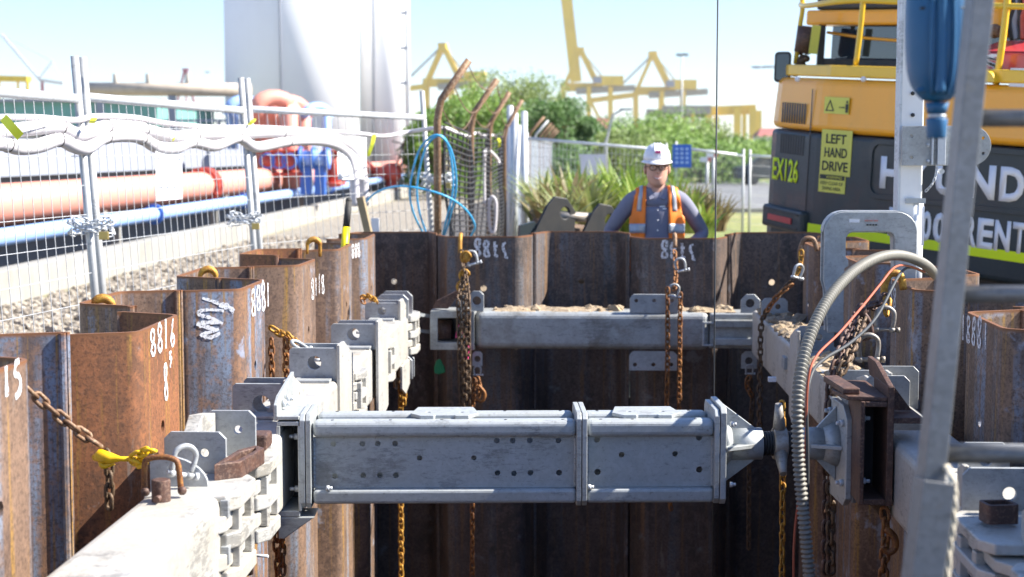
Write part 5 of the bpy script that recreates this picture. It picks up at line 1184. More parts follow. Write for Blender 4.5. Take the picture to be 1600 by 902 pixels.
# ================================================================ WALERS
ZT,ZB=.703,.437
def rbeam(a,b,x0,x1,name,mat,par,z0=ZB,z1=ZT,bev=.022,axis='y',open_end=False):
    mb=MB()
    if axis=='y': mb.box((x0,a,z0),(x1,b,z1))
    else: mb.box((a,x0,z0),(b,x1,z1))
    return mb.build(name,mat,par,bevel=bev,seg=4)
def knuckle(par,x0,x1,y0,y1,zt,zb,side,mat,n=3):
    """interlocking toothed hinge plates on the pit side of the waler"""
    h=(zt-zb)/(n*2-1); xo=x1 if side>0 else x0
    for k in range(n*2-1):
        za=zt-(k+1)*h+.004; zb2=zt-k*h-.004; e=.035 if k%2==0 else .008; c=.05; sh=.06 if k%2==0 else 0
        pr=[(x0,y0+sh),(xo+side*(e-.012),y0+sh) if side>0 else (x1,y0+sh)]
        if side>0: pr=[(x0,y0+sh),(x1+e-.03,y0+sh),(x1+e,y0+sh+c),(x1+e,y1-c-sh),(x1+e-.03,y1-sh),(x0,y1-sh)]
        else: pr=[(x1,y0+sh),(x1,y1-sh),(x0-e+.03,y1-sh),(x0-e,y1-c-sh),(x0-e,y0+sh+c),(x0-e+.03,y0+sh)]
        mb=MB(); mb.plate(pr,[],(0,0,(za+zb2)/2),(1,0,0),(0,1,0),abs(zb2-za)); mb.build('hinge_knuckle',mat,par,bevel=.005)
    for yy in ((y0+y1)/2-.07,(y0+y1)/2+.09):
        mb=MB(); mb.box((xo+side*.002,yy-.02,zb+.05),(xo+side*.028,yy+.02,zt-.05)); mb.build('retaining_bar',mat,par,bevel=.003)
def cross_plate(par,x0,x1,y,z0,z1,holes,mat='galv_plate',cut=.02,th=.012,name='lug_plate'):
    mb=MB(); o=[(x0,z0),(x1,z0),(x1,z1-cut),(x1-cut,z1),(x0+cut,z1),(x0,z1-cut)]; mb.plate(o,[circ(a,b,r,20) for a,b,r in holes],(0,y,0),(1,0,0),(0,0,1),th); return mb.build(name,mat,par,bevel=.0015,seg=1)
def side_plate(par,x,y0,y1,z0,z1,mat,th=.014,slope=.08,point=.05,holes=()):
    o=[(y0,z0+point),(y0+(y1-y0)*.45,z0),(y1,z0+point*.6),(y1,z1-slope),(y0+(y1-y0)*.35,z1),(y0,z1)]
    mb=MB(); mb.plate(o,[circ(a,b,r,12) for a,b,r in holes],(x,0,0),(0,1,0),(0,0,1),th); return mb.build('side_plate',mat,par,bevel=.002,seg=1)
def bolt(par,p,d,r=.012,L=.03,mat='galv_bright',name='bolt'):
    p=Vector(p); d=Vector(d).normalized(); mb=MB(); mb.cyl(p,p+d*L*.5,r,6); mb.cyl(p+d*L*.5,p+d*L,r*.55,10); return mb.build(name,mat,par)
def flat_lug(par,pxs,pys,Y,mat,holes,th=.015,cut=.25):
    """plate facing the camera from photo pixels (x0,x1),(ytop,ybot)"""
    a=P(pxs[0],pys[1],Y); b=P(pxs[1],pys[0],Y); c=(b.x-a.x)*cut
    mb=MB(); o=[(a.x,a.z),(b.x,a.z),(b.x,b.z-c),(b.x-c,b.z),(a.x+c,b.z),(a.x,b.z-c)]
    mb.plate(o,[circ(P(hx,hy,Y).x,P(hx,hy,Y).z,hr*Y/F,16) for hx,hy,hr in holes],(0,Y,0),(1,0,0),(0,0,1),th); return mb.build('lug_plate',mat,par,bevel=.002,seg=1)
# left waler, near length
GW='galvanised walers braced against the pit walls'
t=thing('waler_beam','near left waler beam, long pale dirty box with a rusty pin on top','waler',(-1.09,3,.57),GW)
rbeam(1.9,4.22,-1.205,-.985,'box_section','galv_waler',t,bev=.035)
knuckle(t,-1.20,-.975,4.14,4.56,ZT,ZB,1,'galv_waler')
knuckle(t,-1.19,-.985,4.60,4.98,ZT-.004,ZB+.006,1,'galv_waler')
c=PZ(252,783,ZT); pin=MB(); pin.cyl((c.x,c.y,ZT-.03),(c.x,c.y,ZT+.060),.0255,24); pn=pin.build('locking_pin','rust_brown',t,bevel=.003)
mb=MB(); mb.cyl((c.x+.0,c.y-.05,ZT+.014),(c.x,c.y+.04,ZT+.014),.009,12); mb.build('cross_bolt','rust_brown',pn)
# rounded gusset and lug plates near the shackle
mb=MB(); o=[(-1.215,ZT-.05),(-1.05,ZT-.05)]+[(-1.19+.14*math.cos(a),ZT+.0+.085*math.sin(a)) for a in [PI/2*k/8 for k in range(9)]]+[(-1.215,ZT+.085)]
mb.plate(o,[circ(-1.15,ZT+.045,.016,16)],(0,4.33,0),(1,0,0),(0,0,1),.014); mb.build('rounded_gusset','galv_plate',t,bevel=.002)
cross_plate(t,-1.225,-1.04,4.52,ZT-.02,ZT+.118,[(-1.105,ZT+.055,.013)])
cross_plate(t,-1.17,-1.01,4.80,ZT-.02,ZT+.135,[(-1.065,ZT+.075,.013)])
mb=MB(); mb.plate([(4.54,ZT+.01),(4.78,ZT+.01),(4.78,ZT+.13),(4.62,ZT+.15),(4.54,ZT+.10)],[],(-1.155,0,0),(0,1,0),(0,0,1),.045); mb.build('web_plate','galv_waler',t,bevel=.004)
mb=MB(); mb.plate([(4.4,-1.05),(4.62,-1.03),(4.70,-.99),(4.66,-.955),(4.45,-.98)],[[(4.44,-1.03),(4.60,-1.015),(4.66,-.985),(4.63,-.975),(4.46,-1.0)]],(0,0,ZT+.02),(0,1,0),(1,0,0),.05); mb.build('wedge_loop','rust_brown',t,bevel=.004)
mb=MB(); mb.box((-1.06,4.86,ZT-.005),(-.99,4.96,ZT+.045)); mb.build('wedge_loop','rust_brown',t,bevel=.008)
for zz in (.665,.535): mb=MB(); mb.box((-.985,4.19,zz-.025),(-.962,4.215,zz+.025)); mb.build('stop_block','galv_plate',t,bevel=.002)
cross_plate(t,-1.19,-1.03,4.66,ZB-.13,ZB+.01,[(-1.12,ZB-.06,.02)],cut=.03)
mb=MB(); mb.cyl((-1.075,4.9,ZB-.15),(-1.075,4.9,ZB+.02),.028,16); mb.build('locking_pin','rust_brown',t); mb=MB(); mb.cyl((-1.08,4.86,ZB-.075),(-.985,4.84,ZB-.075),.005,8); mb.build('spring_clip','galv_bright',t)
# left waler, long far length with bracket stations
t=thing('waler_beam','long left waler with a row of upright lug brackets running from the strut to the far wall','waler',(-1.09,7,.57),GW)
rbeam(5.0,8.98,-1.200,-.992,'box_section','galv_waler',t)
st=[(5.50,(-1.24,-1.055),.115,(-1.135,.052,.032)),(6.36,(-1.195,-.995),.135,(-1.09,.085,.028)),(7.44,(-1.195,-.975),.115,(-1.085,.075,.03)),(8.68,(-1.20,-1.01),.095,(-1.105,.06,.022))]
for i,(y,(xa,xb),h,(hx,hz,hr)) in enumerate(st):
    cross_plate(t,xa,xb,y,ZT-.01,ZT+h,[(hx,ZT+hz-.012,hr)],cut=.012)
    cross_plate(t,xa+.02,xb,y+.10,ZT-.01,ZT+h+.006,[(hx+.01,ZT+hz-.012,hr)],cut=.012)
    side_plate(t,xb+.008 if i else -1.045,y-.03,y+.34,(ZT-.03 if i==0 else ZB-.10),ZT+h+.015,'galv_waler',holes=[(y+.05,ZT+h*.65,.009),(y+.22,ZT+h*.35,.009)])
    mb=MB(); mb.box((xa+.03,y-.09,ZT+.001),(xb-.02,y-.008,ZT+.012)); mb.build('foot_plate','galv_plate',t,bevel=.002)
    mb=MB(); mb.plate([(y+.3,ZT),(y+.45,ZT),(y+.36,ZT+.06),(y+.31,ZT+.065)],[],(xb-.03,0,0),(0,1,0),(0,0,1),.05); mb.build('rusty_wedge','rust_orange',t,bevel=.004)
    bolt(t,(-1.055 if i==0 else xb-.04,y+.02,ZT+h*.6),(-1,0,0),.012,.06)
for y in (6.85,7.95): knuckle(t,-1.19,-.99,y-.1,y+.22,ZT-.03,ZB+.02,1,'galv_waler',3)
knuckle(t,-1.19,-.985,8.98,9.38,ZT-.01,ZB+.015,1,'galv_waler',3)
for y in (8.92,9.14): cross_plate(t,-1.17,-.98,y,ZT-.02,ZT+.12,[(-1.07,ZT+.06,.02)],cut=.03)
for y in (9.02,9.12): cross_plate(t,-1.09,-.97,y,ZB-.12,ZB+.02,[(-1.03,ZB-.06,.02)],cut=.03)
mb=MB(); mb.cyl((-1.055,8.95,ZB-.16),(-1.055,8.95,ZB+.02),.022,14); mb.build('locking_pin','rust_post',t)
side_plate(t,-.982,8.55,8.92,ZB-.16,ZB+.02,'galv_waler',slope=.01)
# far waler
t=thing('waler_beam','far waler beam across the far sheet piles, grey with lumps of dirt on top','waler',(.1,9.5,.57),GW)
YW=9.40; a=P(742,487,YW); b=P(1108,548,YW)
rbeam(a.x,b.x,YW,YW+.26,'box_section','galv_far',t,z0=b.z,z1=a.z,bev=.04,axis='x')
e=P(1190,548,YW); rbeam(b.x+.002,e.x,YW+.01,YW+.25,'end_section','galv_far',t,z0=b.z+.01,z1=a.z-.004,bev=.012,axis='x')
for y0,y1 in ((500,512),(528,540)): q=P(1115,y1,YW); w_=P(1188,y0,YW); mb=MB(); mb.box((q.x,YW-.02,q.z),(w_.x,YW+.01,w_.z)); mb.build('finger_plate','galv_far',t,bevel=.006)
q=P(1097,541,YW); w_=P(1108,503,YW); mb=MB(); mb.plate([(q.x,q.z),(w_.x+.03,q.z),(w_.x+.03,q.z+.012),(q.x+.014,q.z+.012),(q.x+.014,w_.z-.012),(w_.x+.03,w_.z-.012),(w_.x+.03,w_.z),(q.x,w_.z)],[],(0,YW-.004,0),(1,0,0),(0,0,1),.012); mb.build('slot_rim','galv_plate',t,bevel=.003)
# left fork end with window
fx0=P(672,490,YW).x; fx1=P(741,490,YW).x; zt_=a.z; zb_=b.z-.004; ob=[(fx0,zb_),(fx1,zb_),(fx1,zt_+.004),(fx0+.02,zt_+.004),(fx0,zt_-.02)]
wx0=P(684,500,YW).x; wx1=P(735,500,YW).x; wz0=P(700,535,YW).z; wz1=P(700,497,YW).z
mb=MB(); mb.plate(ob,[[(wx0,wz0),(wx1,wz0),(wx1,wz1),(wx0,wz1)]],(0,YW+.0,0),(1,0,0),(0,0,1),.02); mb.build('fork_face','galv_far',t,bevel=.003)
mb=MB(); mb.box((fx0,YW+.011,wz1+.004),(fx1,YW+.24,zt_+.002)); mb.box((fx0,YW+.011,zb_),(fx1,YW+.24,wz0-.004)); mb.build('fork_cheek','galv_far',t,bevel=.004)
mb=MB(); mb.box((fx0,YW+.2,wz0-.003),(fx1,YW+.238,wz1+.003)); mb.build('fork_back','machine_black',t)
mb=MB(); c0=P(706,516,YW+.12); mb.cyl((wx0-.01,YW+.13,c0.z),(c0.x,YW+.13,c0.z),.062,20); mb.build('piston','rust_brown',t)
mb=MB(); c0=P(722,516,YW+.06); mb.box((c0.x-.04,YW+.06,wz0+.005),(c0.x+.035,YW+.14,wz1-.005)); blk=mb.build('valve_block','machine_black',t)
for yy,r_ in ((507,.016),(524,.013)): c=P(720,yy,YW+.055); mb=MB(); mb.tube([c+Vector((r_*math.cos(2*PI*k/12),-.004,r_*math.sin(2*PI*k/12))) for k in range(12)],.005,6,closed=True); mb.build('port','galv_bright',blk)
mb=MB(); mb.tube(smooth_path([P(718,505,YW+.04),P(712,528,YW+.02),P(722,520,YW+.03),P(733,545,YW-.02),P(728,558,YW-.03)],4),.003,6); mb.ball(P(728,559,YW-.03),.017); mb.build('pull_ribbon','ribbon_pink',t)
for yy in (492,517): mb=MB(); q=P(655,yy,YW); mb.beam(q+Vector((-.02,.03,0)),Vector((fx0,YW+.1,q.z-.02)),.05,.02); mb.build('link_arm','galv_far',t)
flat_lug(t,(734,756),(455,486),YW+.03,'galv_plate',[(745,470,7)]); mb=MB(); mb.plate([(0,0),(.06,0),(.06,.09),(.02,.10),(0,.08)],[],P(714,486,YW+.05),(1,0,0),(0,0,1),.02); mb.build('hook_plate','galv_plate',t)
flat_lug(t,(984,1060),(460,489),YW+.02,'galv_plate',[(994,470,3),(1022,470,3),(1050,470,3)],cut=.08); flat_lug(t,(983,1058),(549,579),YW+.02,'galv_plate',[(992,570,3.2),(1021,570,3.2),(1049,570,3.2)],cut=.08)
flat_lug(t,(1157,1188),(460,494),YW+.03,'galv_plate',[(1172,474,7)],cut=.3); flat_lug(t,(1158,1183),(549,576),YW+.03,'galv_plate',[(1170,564,6)])
flat_lug(t,(738,754),(549,572),YW+.03,'galv_plate',[(746,561,5)])
mb=MB(); mb.plate([(0,0),(.10,0),(.17,.09),(.15,.11),(.03,.05)],[],P(675,482,YW+.06),(1,0,0),(0,0,1),.03); mb.build('rusty_wedge','rust_brown',t,bevel=.004)
# right waler near and far
t=thing('waler_beam','near right waler with toothed plates and a rusty loop, behind the ladder','waler',(1.15,4.3,.57),GW)
rbeam(4.25,5.32,1.03,1.26,'box_section','galv_waler',t,bev=.03)
knuckle(t,1.02,1.26,3.72,4.20,ZT-.004,ZB,-1,'galv_waler',4); knuckle(t,1.03,1.26,3.22,3.68,ZT-.006,ZB+.004,-1,'galv_waler',4)
rbeam(2.0,3.2,1.04,1.26,'box_section','galv_waler',t,bev=.03)
cross_plate(t,1.03,1.26,4.18,ZT-.02,ZT+.10,[(1.155,ZT+.03,.018)]); cross_plate(t,1.12,1.27,4.6,ZT-.02,ZT+.09,[(1.2,ZT+.04,.02)])
side_plate(t,1.10,3.75,3.84,ZT-.06,ZT+.09,'galv_waler',slope=.03); side_plate(t,1.045,4.2,4.27,ZT-.02,ZT+.10,'galv_waler',slope=.02)
mb=MB(); sq=rr_pts(-.042,-.034,.042,.034,.012,4); sq2=rr_pts(-.032,-.024,.032,.024,.006,4); mb.plate(sq,[sq2],Vector((1.075,3.98,ZT+.025)),Vector((1,.15,0)).normalized(),Vector((-.15,1,.0)).normalized(),.05); mb.build('square_loop','rust_brown',t,bevel=.003)
t=thing('waler_beam','long right waler with dirt on top, running behind the grey conduit to the far wall','waler',(1.13,7.4,.57),GW)
rbeam(5.55,6.35,1.03,1.25,'box_section','galv_waler',t); rbeam(6.37,7.45,1.045,1.255,'box_section','galv_waler',t,z0=ZB+.012,z1=ZT-.012); rbeam(7.47,9.3,1.03,1.25,'box_section','galv_waler',t)
for y,xa,xb,h in ((5.62,1.03,1.19,.14),(5.90,.985,1.12,.12),(5.80,1.10,1.26,.15),(7.48,1.04,1.22,.11),(9.0,1.05,1.2,.10)):
    cross_plate(t,xa,xb,y,ZT-.01,ZT+h,[((xa+xb)/2+.02,ZT+h*.5,.016)],cut=.02)
side_plate(t,1.045,5.62,5.84,ZT-.03,ZT+.13,'galv_waler',slope=.03,holes=[(5.7,ZT+.07,.012)]); side_plate(t,1.12,5.62,5.84,ZT-.03,ZT+.15,'galv_waler',slope=.03,holes=[(5.7,ZT+.07,.014)])
side_plate(t,1.02,7.25,7.5,ZB-.08,ZT+.11,'galv_waler',slope=.05); side_plate(t,1.02,6.3,6.5,ZB-.05,ZT+.02,'galv_waler',slope=.02)
for y,z_ in ((6.0,.62),(6.0,.53),(7.7,.6)): mb=MB(); mb.box((1.012,y,z_-.03),(1.032,y+.09,z_+.03)); mb.build('keeper_plate','galv_plate',t,bevel=.003)
mb=MB(); mb.cyl((1.06,5.72,ZT-.02),(1.06,5.72,ZT+.085),.02,14); mb.build('locking_pin','rust_brown',t)
# dirt lumps on walers
def dirt(x0,x1,y0,y1,z_,n,seed,label,smax=.05):
    rr=random.Random(seed); mb=MB(); nx=max(6,int((x1-x0)/.02)); ny=max(6,int((y1-y0)/.02)); nx=min(nx,70); ny=min(ny,90); vs=[]
    for i in range(nx+1):
        for j in range(ny+1):
            x=x0+(x1-x0)*i/nx; y=y0+(y1-y0)*j/ny; e=min(1,6*min(i/nx,1-i/nx),6*min(j/ny,1-j/ny)); h=nz.noise(Vector((x*7,y*7,seed)))*.028+nz.noise(Vector((x*28,y*28,seed)))*.010+.006
            vs.append((x,y,z_+(max(-.004,h)*e-.003*(1-e)) ))
    mb.add(vs,[(i*(ny+1)+j,(i+1)*(ny+1)+j,(i+1)*(ny+1)+j+1,i*(ny+1)+j+1) for i in range(nx) for j in range(ny)],True)
    for k in range(n): rock(mb,(rr.uniform(x0+.02,x1-.02),rr.uniform(y0+.02,y1-.02),z_+.008),rr.uniform(.008,smax)*rr.random()**.5+.005,rr)
    o=mb.build('dirt_clods','dirt'); tag(o,label,'dirt'); o['kind']='stuff'
dirt(-.55,.28,YW+.03,YW+.24,a.z+.001,22,1,'crumbly dirt clods lying along the far waler'); dirt(.3,.95,YW+.03,YW+.24,a.z+.001,22,2,'rubbly dirt on the right half of the far waler')
dirt(1.04,1.245,6.5,7.3,ZT-.011,50,3,'brown dirt heaped on the right waler'); dirt(1.04,1.24,7.6,9.2,ZT+.001,70,4,'dry dirt on the far end of the right waler'); dirt(1.04,1.24,5.95,6.33,ZT+.001,25,6,'dust and dirt by the rusty chain on the right waler',.03)
# ================================================================ STRUT
SO=P(437,702,5.14); SR=R(3.6)
t=thing('strut_brace','big galvanised strut with holes across the pit, with screw jack at its right end','strut',(SO.x,SO.y,0),None,True,(0,0,SR))
def sx(px,Y=5.17): return (P(px,702,Y).x-SO.x)/math.cos(SR)
def sz(py,Y=5.14): return P(640,py,Y).z
def L(name,mat,mb,bev=.0,par=None,seg=2): return mb.build(name,mat,par or t,bevel=bev,seg=seg)
zt1=sz(661); zt2=sz(687); zb1=sz(768); zb2=sz(791); D=.235
xa,xm0,xm1,xb=sx(490),sx(901),sx(917),sx(1119)
for (u0,u1) in ((xa,xm0),(xm1,xb)):
    for yy in (0,D-.075):
        # channel: top rail, web, bottom rail
        mb=MB(); mb.box((u0,yy,zt2),(u1,yy+.075,zt1)); L('top_chord','galv_strut',mb,.018,seg=4)
        mb=MB(); mb.box((u0,yy,zb2),(u1,yy+.075,zb1)); L('bottom_chord','galv_strut',mb,.012,seg=3)
def webpl(u0,u1,yy,holes):
    mb=MB(); mb.plate([(u0,zb1+.001),(u1,zb1+.001),(u1,zt2-.001),(u0,zt2-.001)],[circ(a_,b_,r_,18) for a_,b_,r_ in holes],(0,yy,0),(1,0,0),(0,0,1),.006); return L('web_plate','galv_strut',mb)
H1=[(521,694,5),(566,694,4.7),(590,694,4.7),(617,694,4.7),(776,690,4.7),(801,690,4.7),(828,690,4.7),(873,690,4.7),(655,717,4.5),(740,717,4.2),(523,745,4.8),(567,744,4.8),(593,744,4.8),(618,744,4.8),(777,741,4.7),(803,742,4.7),(829,741,4.7),(874,741,4.8)]
H2=[(934,689,5),(1096,686,5),(973,713,4.6),(1058,712,4.6),(935,740,5.2),(1097,737,5.2)]
webpl(xa+.001,xm0-.001,.03,[(sx(x_),sz(y_+4),r_*5.14/F) for x_,y_,r_ in H1]); webpl(xm1+.001,xb-.001,.03,[(sx(x_),sz(y_+4),r_*5.14/F) for x_,y_,r_ in H2])
webpl(xa+.001,xm0-.001,D-.03,[(sx(x_)+.004,sz(y_+4),r_*5.3/F) for x_,y_,r_ in H1 if y_<730]); webpl(xm1+.001,xb-.001,D-.03,[(sx(x_)+.004,sz(y_+4),r_*5.3/F) for x_,y_,r_ in H2 if y_<730])
def flangepl(u,th,z0,z1,y0=-.012,y1=D+.012,cut=.02,name='end_flange'):
    mb=MB(); mb.plate([(y0,z0+cut),(y0+cut,z0),(y1-cut,z0),(y1,z0+cut),(y1,z1-cut),(y1-cut,z1),(y0+cut,z1),(y0,z1-cut)],[],(u,0,0),(0,1,0),(0,0,1),th); return L(name,'galv_strut',mb,.002)
zf1=sz(648); zf0=sz(795)
for u in (sx(904.5),sx(913.5)): flangepl(u,.0165,zf0,zf1)
flangepl(sx(1122.5),.017,zf0+.006,zf1+.008); flangepl(sx(1132.5),.02,zf0+.004,zf1+.018)
for u in (sx(475),sx(484)): flangepl(u,.017,zf0-.004,zf1-.002)
for px,py in ((905,765),(1130,762),(1130,667),(497,765)): bolt(t,(sx(px)+.03,-.0,sz(py)),(1,0,0),.010,.02)
# tie plates on top with small holes
def tie(x0,x1):
    u0,u1=sx(x0),sx(x1); yA=.045; yB=D-.01; o=[(u0,yA+.05),(u0+.035,yA),(u0+.08,yA),(u0+.085,yA+.01),(u1-.085,yA+.01),(u1-.08,yA),(u1-.035,yA),(u1,yA+.05),(u1-.02,yB),(u0+.02,yB)]
    mb=MB(); mb.plate(o,[circ(u0+.06,yA+.07,.008,12),circ(u1-.06,yA+.07,.008,12)],(0,0,zt1+.006),(1,0,0),(0,1,0),.012); L('tie_plate','galv_strut',mb,.002)
tie(640,748); tie(960,1070)
for x_ in (520,610,690,790,880,940,990,1090):
    for yy in (.03,D-.03): mb=MB(); mb.cyl((sx(x_),yy,zt1-.001),(sx(x_),yy,zt1+.0012),.0055,10); L('drain_hole','machine_black',mb)
for u_ in (xa+.003,xm0-.003,xm1+.003,xb-.003):
    mb=MB(); mb.tube([(u_,.027+.001*math.sin(k*2.1),zb1+.004+(zt2-zb1-.008)*k/40) for k in range(41)],[.0045+.0012*math.sin(k*1.7) for k in range(41)],8); L('weld_bead','galv_plate',mb)
# left mounting box
x0,x1=sx(436.5),sx(470); zbx0=sz(809); zbx1=sz(660); dd=.22
mb=MB(); th=.010
mb.box((x0,-.01,zbx0),(x1,dd,zbx0+.02)); L('box_flange','galv_strut',mb,.002); mb=MB(); mb.box((x0,-.01,zbx1-.014),(x1,dd,zbx1)); L('box_flange','galv_strut',mb,.002)
mb=MB(); mb.box((x0-.002,-.012,zbx0+.0205),(x0+th,dd,zbx1-.0145)); L('box_wall','galv_strut',mb,.002)
mb=MB(); mb.box((x1-.004,-.012,zbx0+.0205),(x1+.006,dd,zbx1-.0145)); L('box_wall','galv_strut',mb,.002)
mb=MB(); mb.box((x0+th,dd-.02,zbx0+.021),(x1-.004,dd-.002,zbx1-.015)); L('box_back','machine_black',mb)
for py in (688,771): bolt(t,(x1-.005,.05,sz(py)),(-1,0,0),.012,.035)
mb=MB(); mb.plate([(x0,zbx0-.001),(x1+.05,zbx0-.001),(x1+.03,zbx0-.015),(x0+.02,zbx0-.075),(x0,zbx0-.075)],[],(0,.06,0),(1,0,0),(0,0,1),.14); L('corner_gusset','galv_strut',mb,.003)
mb=MB(); mb.plate([(0,zbx1+.001),(dd+.30,zbx1+.001),(dd+.26,zbx1+.10),(.06,zbx1+.075),(0,zbx1+.055)],[circ(.06,zbx1+.03,.008,12),circ(.2,zbx1+.045,.012,12)],(x0-.006,0,0),(0,1,0),(0,0,1),.012); L('back_plate','galv_strut',mb,.002)
for yy in (.13,.24): bolt(t,(x0+.002,yy,zbx1+.04),(1,0,0),.014,.025)
mb=MB(); mb.plate([(x0,-.01),(x1,-.01),(x1+.04,.18),(x0,.24)],[],(0,0,zbx1+.012),(1,0,0),(0,1,0),.012); L('cap_plate','galv_strut',mb,.002)
# jack: left cone, spindle, wing nut, right cone
cy=.112; cz=sz(702,5.2)
def cone(u0,u1,r0,r1,sgn):
    mb=MB(); mb.cyl((u0,cy,cz),(u1,cy,cz),r0,40,r1); o=L('jack_socket','galv_strut',mb,.0)
    return o
ua=sx(1138,5.2); ub=sx(1201,5.2); rr0=26*5.2/F
cone(sx(1150,5.2),ub,rr0,rr0,1); 
def gus(u0,u1,z_top0,z_top1,y_=None,horizontal=False):
    mb=MB()
    if not horizontal: mb.plate([(u0,cz),(u1,cz),(u1,cz+z_top1),(u0,cz+z_top0)],[],(0,cy,0),(1,0,0),(0,0,1),.014)
    else: mb.plate([(u0,cy),(u1,cy),(u1,cy+z_top1),(u0,cy+z_top0)],[],(0,0,cz),(1,0,0),(0,1,0),.014)
    return L('gusset','galv_strut',mb,.002)
for sg in (1,-1): gus(ua,ub-.02,sg*.14,sg*(rr0-.002)); gus(ua,ub-.03,sg*.11,sg*(rr0-.002),horizontal=True)
mb=MB(); mb.cyl((ua,cy,cz),(sx(1152,5.2),cy,cz),rr0*1.5,32,rr0); L('jack_socket','galv_strut',mb)
uc=sx(1257,5.2); ud=sx(1322,5.2)
mb=MB(); mb.cyl((ub-.01,cy,cz),(uc+.01,cy,cz),.036,28); 
u=ub; 
while u<uc: mb.tube([(u,cy+.040*math.cos(2*PI*k/24),cz+.040*math.sin(2*PI*k/24)) for k in range(24)],.0035,6,closed=True); u+=.0095
L('screw_spindle','machine_black',mb)
mb=MB(); un=sx(1230,5.2); mb.cyl((un-.022,cy,cz),(un+.026,cy,cz),.056,24); 
L('nut_body','steel_pin',mb,.006)
for ang in (90,210,330):
    mb=MB(); a_=R(ang+6); dv=Vector((0,math.cos(a_),math.sin(a_))); mb.tube([Vector((un,cy,cz))+dv*.04,Vector((un-.004,cy,cz))+dv*.10,Vector((un-.006,cy,cz))+dv*.142],[.024,.017,.012],12); L('nut_wing','steel_pin',mb)
mb=MB(); mb.cyl((uc,cy,cz),(sx(1300,5.2),cy,cz),rr0*1.02,40); mb.cyl((sx(1300,5.2),cy,cz),(ud,cy,cz),rr0*1.02,40,rr0*1.45); L('jack_socket','galv_strut',mb)
for sg in (1,-1): gus(uc+.07,ud,sg*(rr0),sg*.13); gus(uc+.04,ud,sg*(rr0),sg*.10,horizontal=True)
zz0=sz(790,5.2); zz1=sz(634,5.2); up0=ud+.011
mb=MB(); mb.plate([(-.04,zz0+.03),(.0,zz0),(.26,zz0),(.28,zz0+.02),(.28,zz1-.02),(.26,zz1),(.02,zz1),(-.04,zz1-.04)],[],(up0,0,0),(0,1,0),(0,0,1),.02); L('bearing_plate','galv_strut',mb,.003)
mb=MB(); mb.plate([(-.05,zz0+.02),(.27,zz0-.01),(.27,zz1-.0),(-.05,zz1-.03)],[],(up0+.018,0,0),(0,1,0),(0,0,1),.014); L('packing_plate','aluminium',mb,.002)
for yy,py in ((.0,661),(.18,655),(.0,754)): bolt(t,(up0-.01,yy,sz(py,5.2)),(-1,0,0),.013,.026)
# rusty mounting box on the right waler
t=thing('mounting_box','dark rusty open steel box bolted between the screw jack and the right waler','bracket',(1.0,5.15,.6))
rx0=P(1344,700,5.06).x; rx1=P(1396,700,5.06).x; z0_=P(1370,790,5.06).z; z1_=P(1370,628,5.06).z; yy0,yy1=5.06,5.30
for bx in (((rx0,yy0,z0_),(rx0+.014,yy1,z1_)),((rx1-.022,yy0-.002,z0_-.002),(rx1,yy1,z1_+.05))): mb=MB(); mb.box(*bx); mb.build('box_wall','rust_brown',t,bevel=.003)
for za_,zc_ in ((z0_,z0_+.02),(z1_-.018,z1_)): mb=MB(); mb.box((rx0+.0145,yy0+.001,za_),(rx1-.0225,yy1,zc_)); mb.build('box_flange','rust_brown',t,bevel=.003)
mb=MB(); mb.box((rx0+.015,yy1-.012,z0_+.021),(rx1-.023,yy1-.002,z1_-.019)); mb.build('box_back','machine_black',t)
mb=MB(); mb.plate([(rx0-.04,yy0+.02),(rx1-.023,yy0-.0),(rx1-.023,yy1+.14),(rx0-.02,yy1+.14),(rx0-.07,yy0+.16)],[],(0,0,z1_+.008),(1,0,0),(0,1,0),.014); mb.build('top_plate','rust_brown',t,bevel=.003)
mb=MB(); mb.plate([(rx0-.05,yy0+.05),(rx0+.005,yy0+.05),(rx0-.02,yy1+.12),(rx0-.07,yy1+.1)],[],(0,0,z1_+.026),(1,0,0),(0,1,0),.02); mb.build('ledge_strip','rust_brown',t,bevel=.004)
mb=MB(); mb.plate([(yy0,z1_+.052),(yy0,z1_+.04),(yy1+.1,z1_+.04),(yy1+.14,z1_+.10),(yy1,z1_+.10)],[],(rx1-.012,0,0),(0,1,0),(0,0,1),.016); mb.build('upstand','rust_brown',t,bevel=.003)
mb=MB(); mb.plate([(rx1+.001,z1_-.05),(rx1+.085,z1_-.05),(rx1+.01,z1_+.05),(rx1+.001,z1_+.05)],[],(0,5.2,0),(1,0,0),(0,0,1),.012); mb.build('gusset','rust_brown',t)
mb=MB(); mb.box((rx1+.001,5.08,z1_-.075),(rx1+.10,5.3,z1_-.055)); mb.build('shelf_plate','rust_brown',t,bevel=.003)
for py,yy in ((657,5.14),(754,5.12)): bolt(t,(rx0+.0145,yy,P(1370,py,5.1).z),(1,0,0),.012,.03)
mb=MB(); mb.plate([(rx0+.035,z0_-.001),(rx1,z0_-.001),(rx1,z0_-.07),(rx0+.075,z0_-.045)],[],(0,5.13,0),(1,0,0),(0,0,1),.03); mb.build('lower_lug','rust_dark',t,bevel=.004)
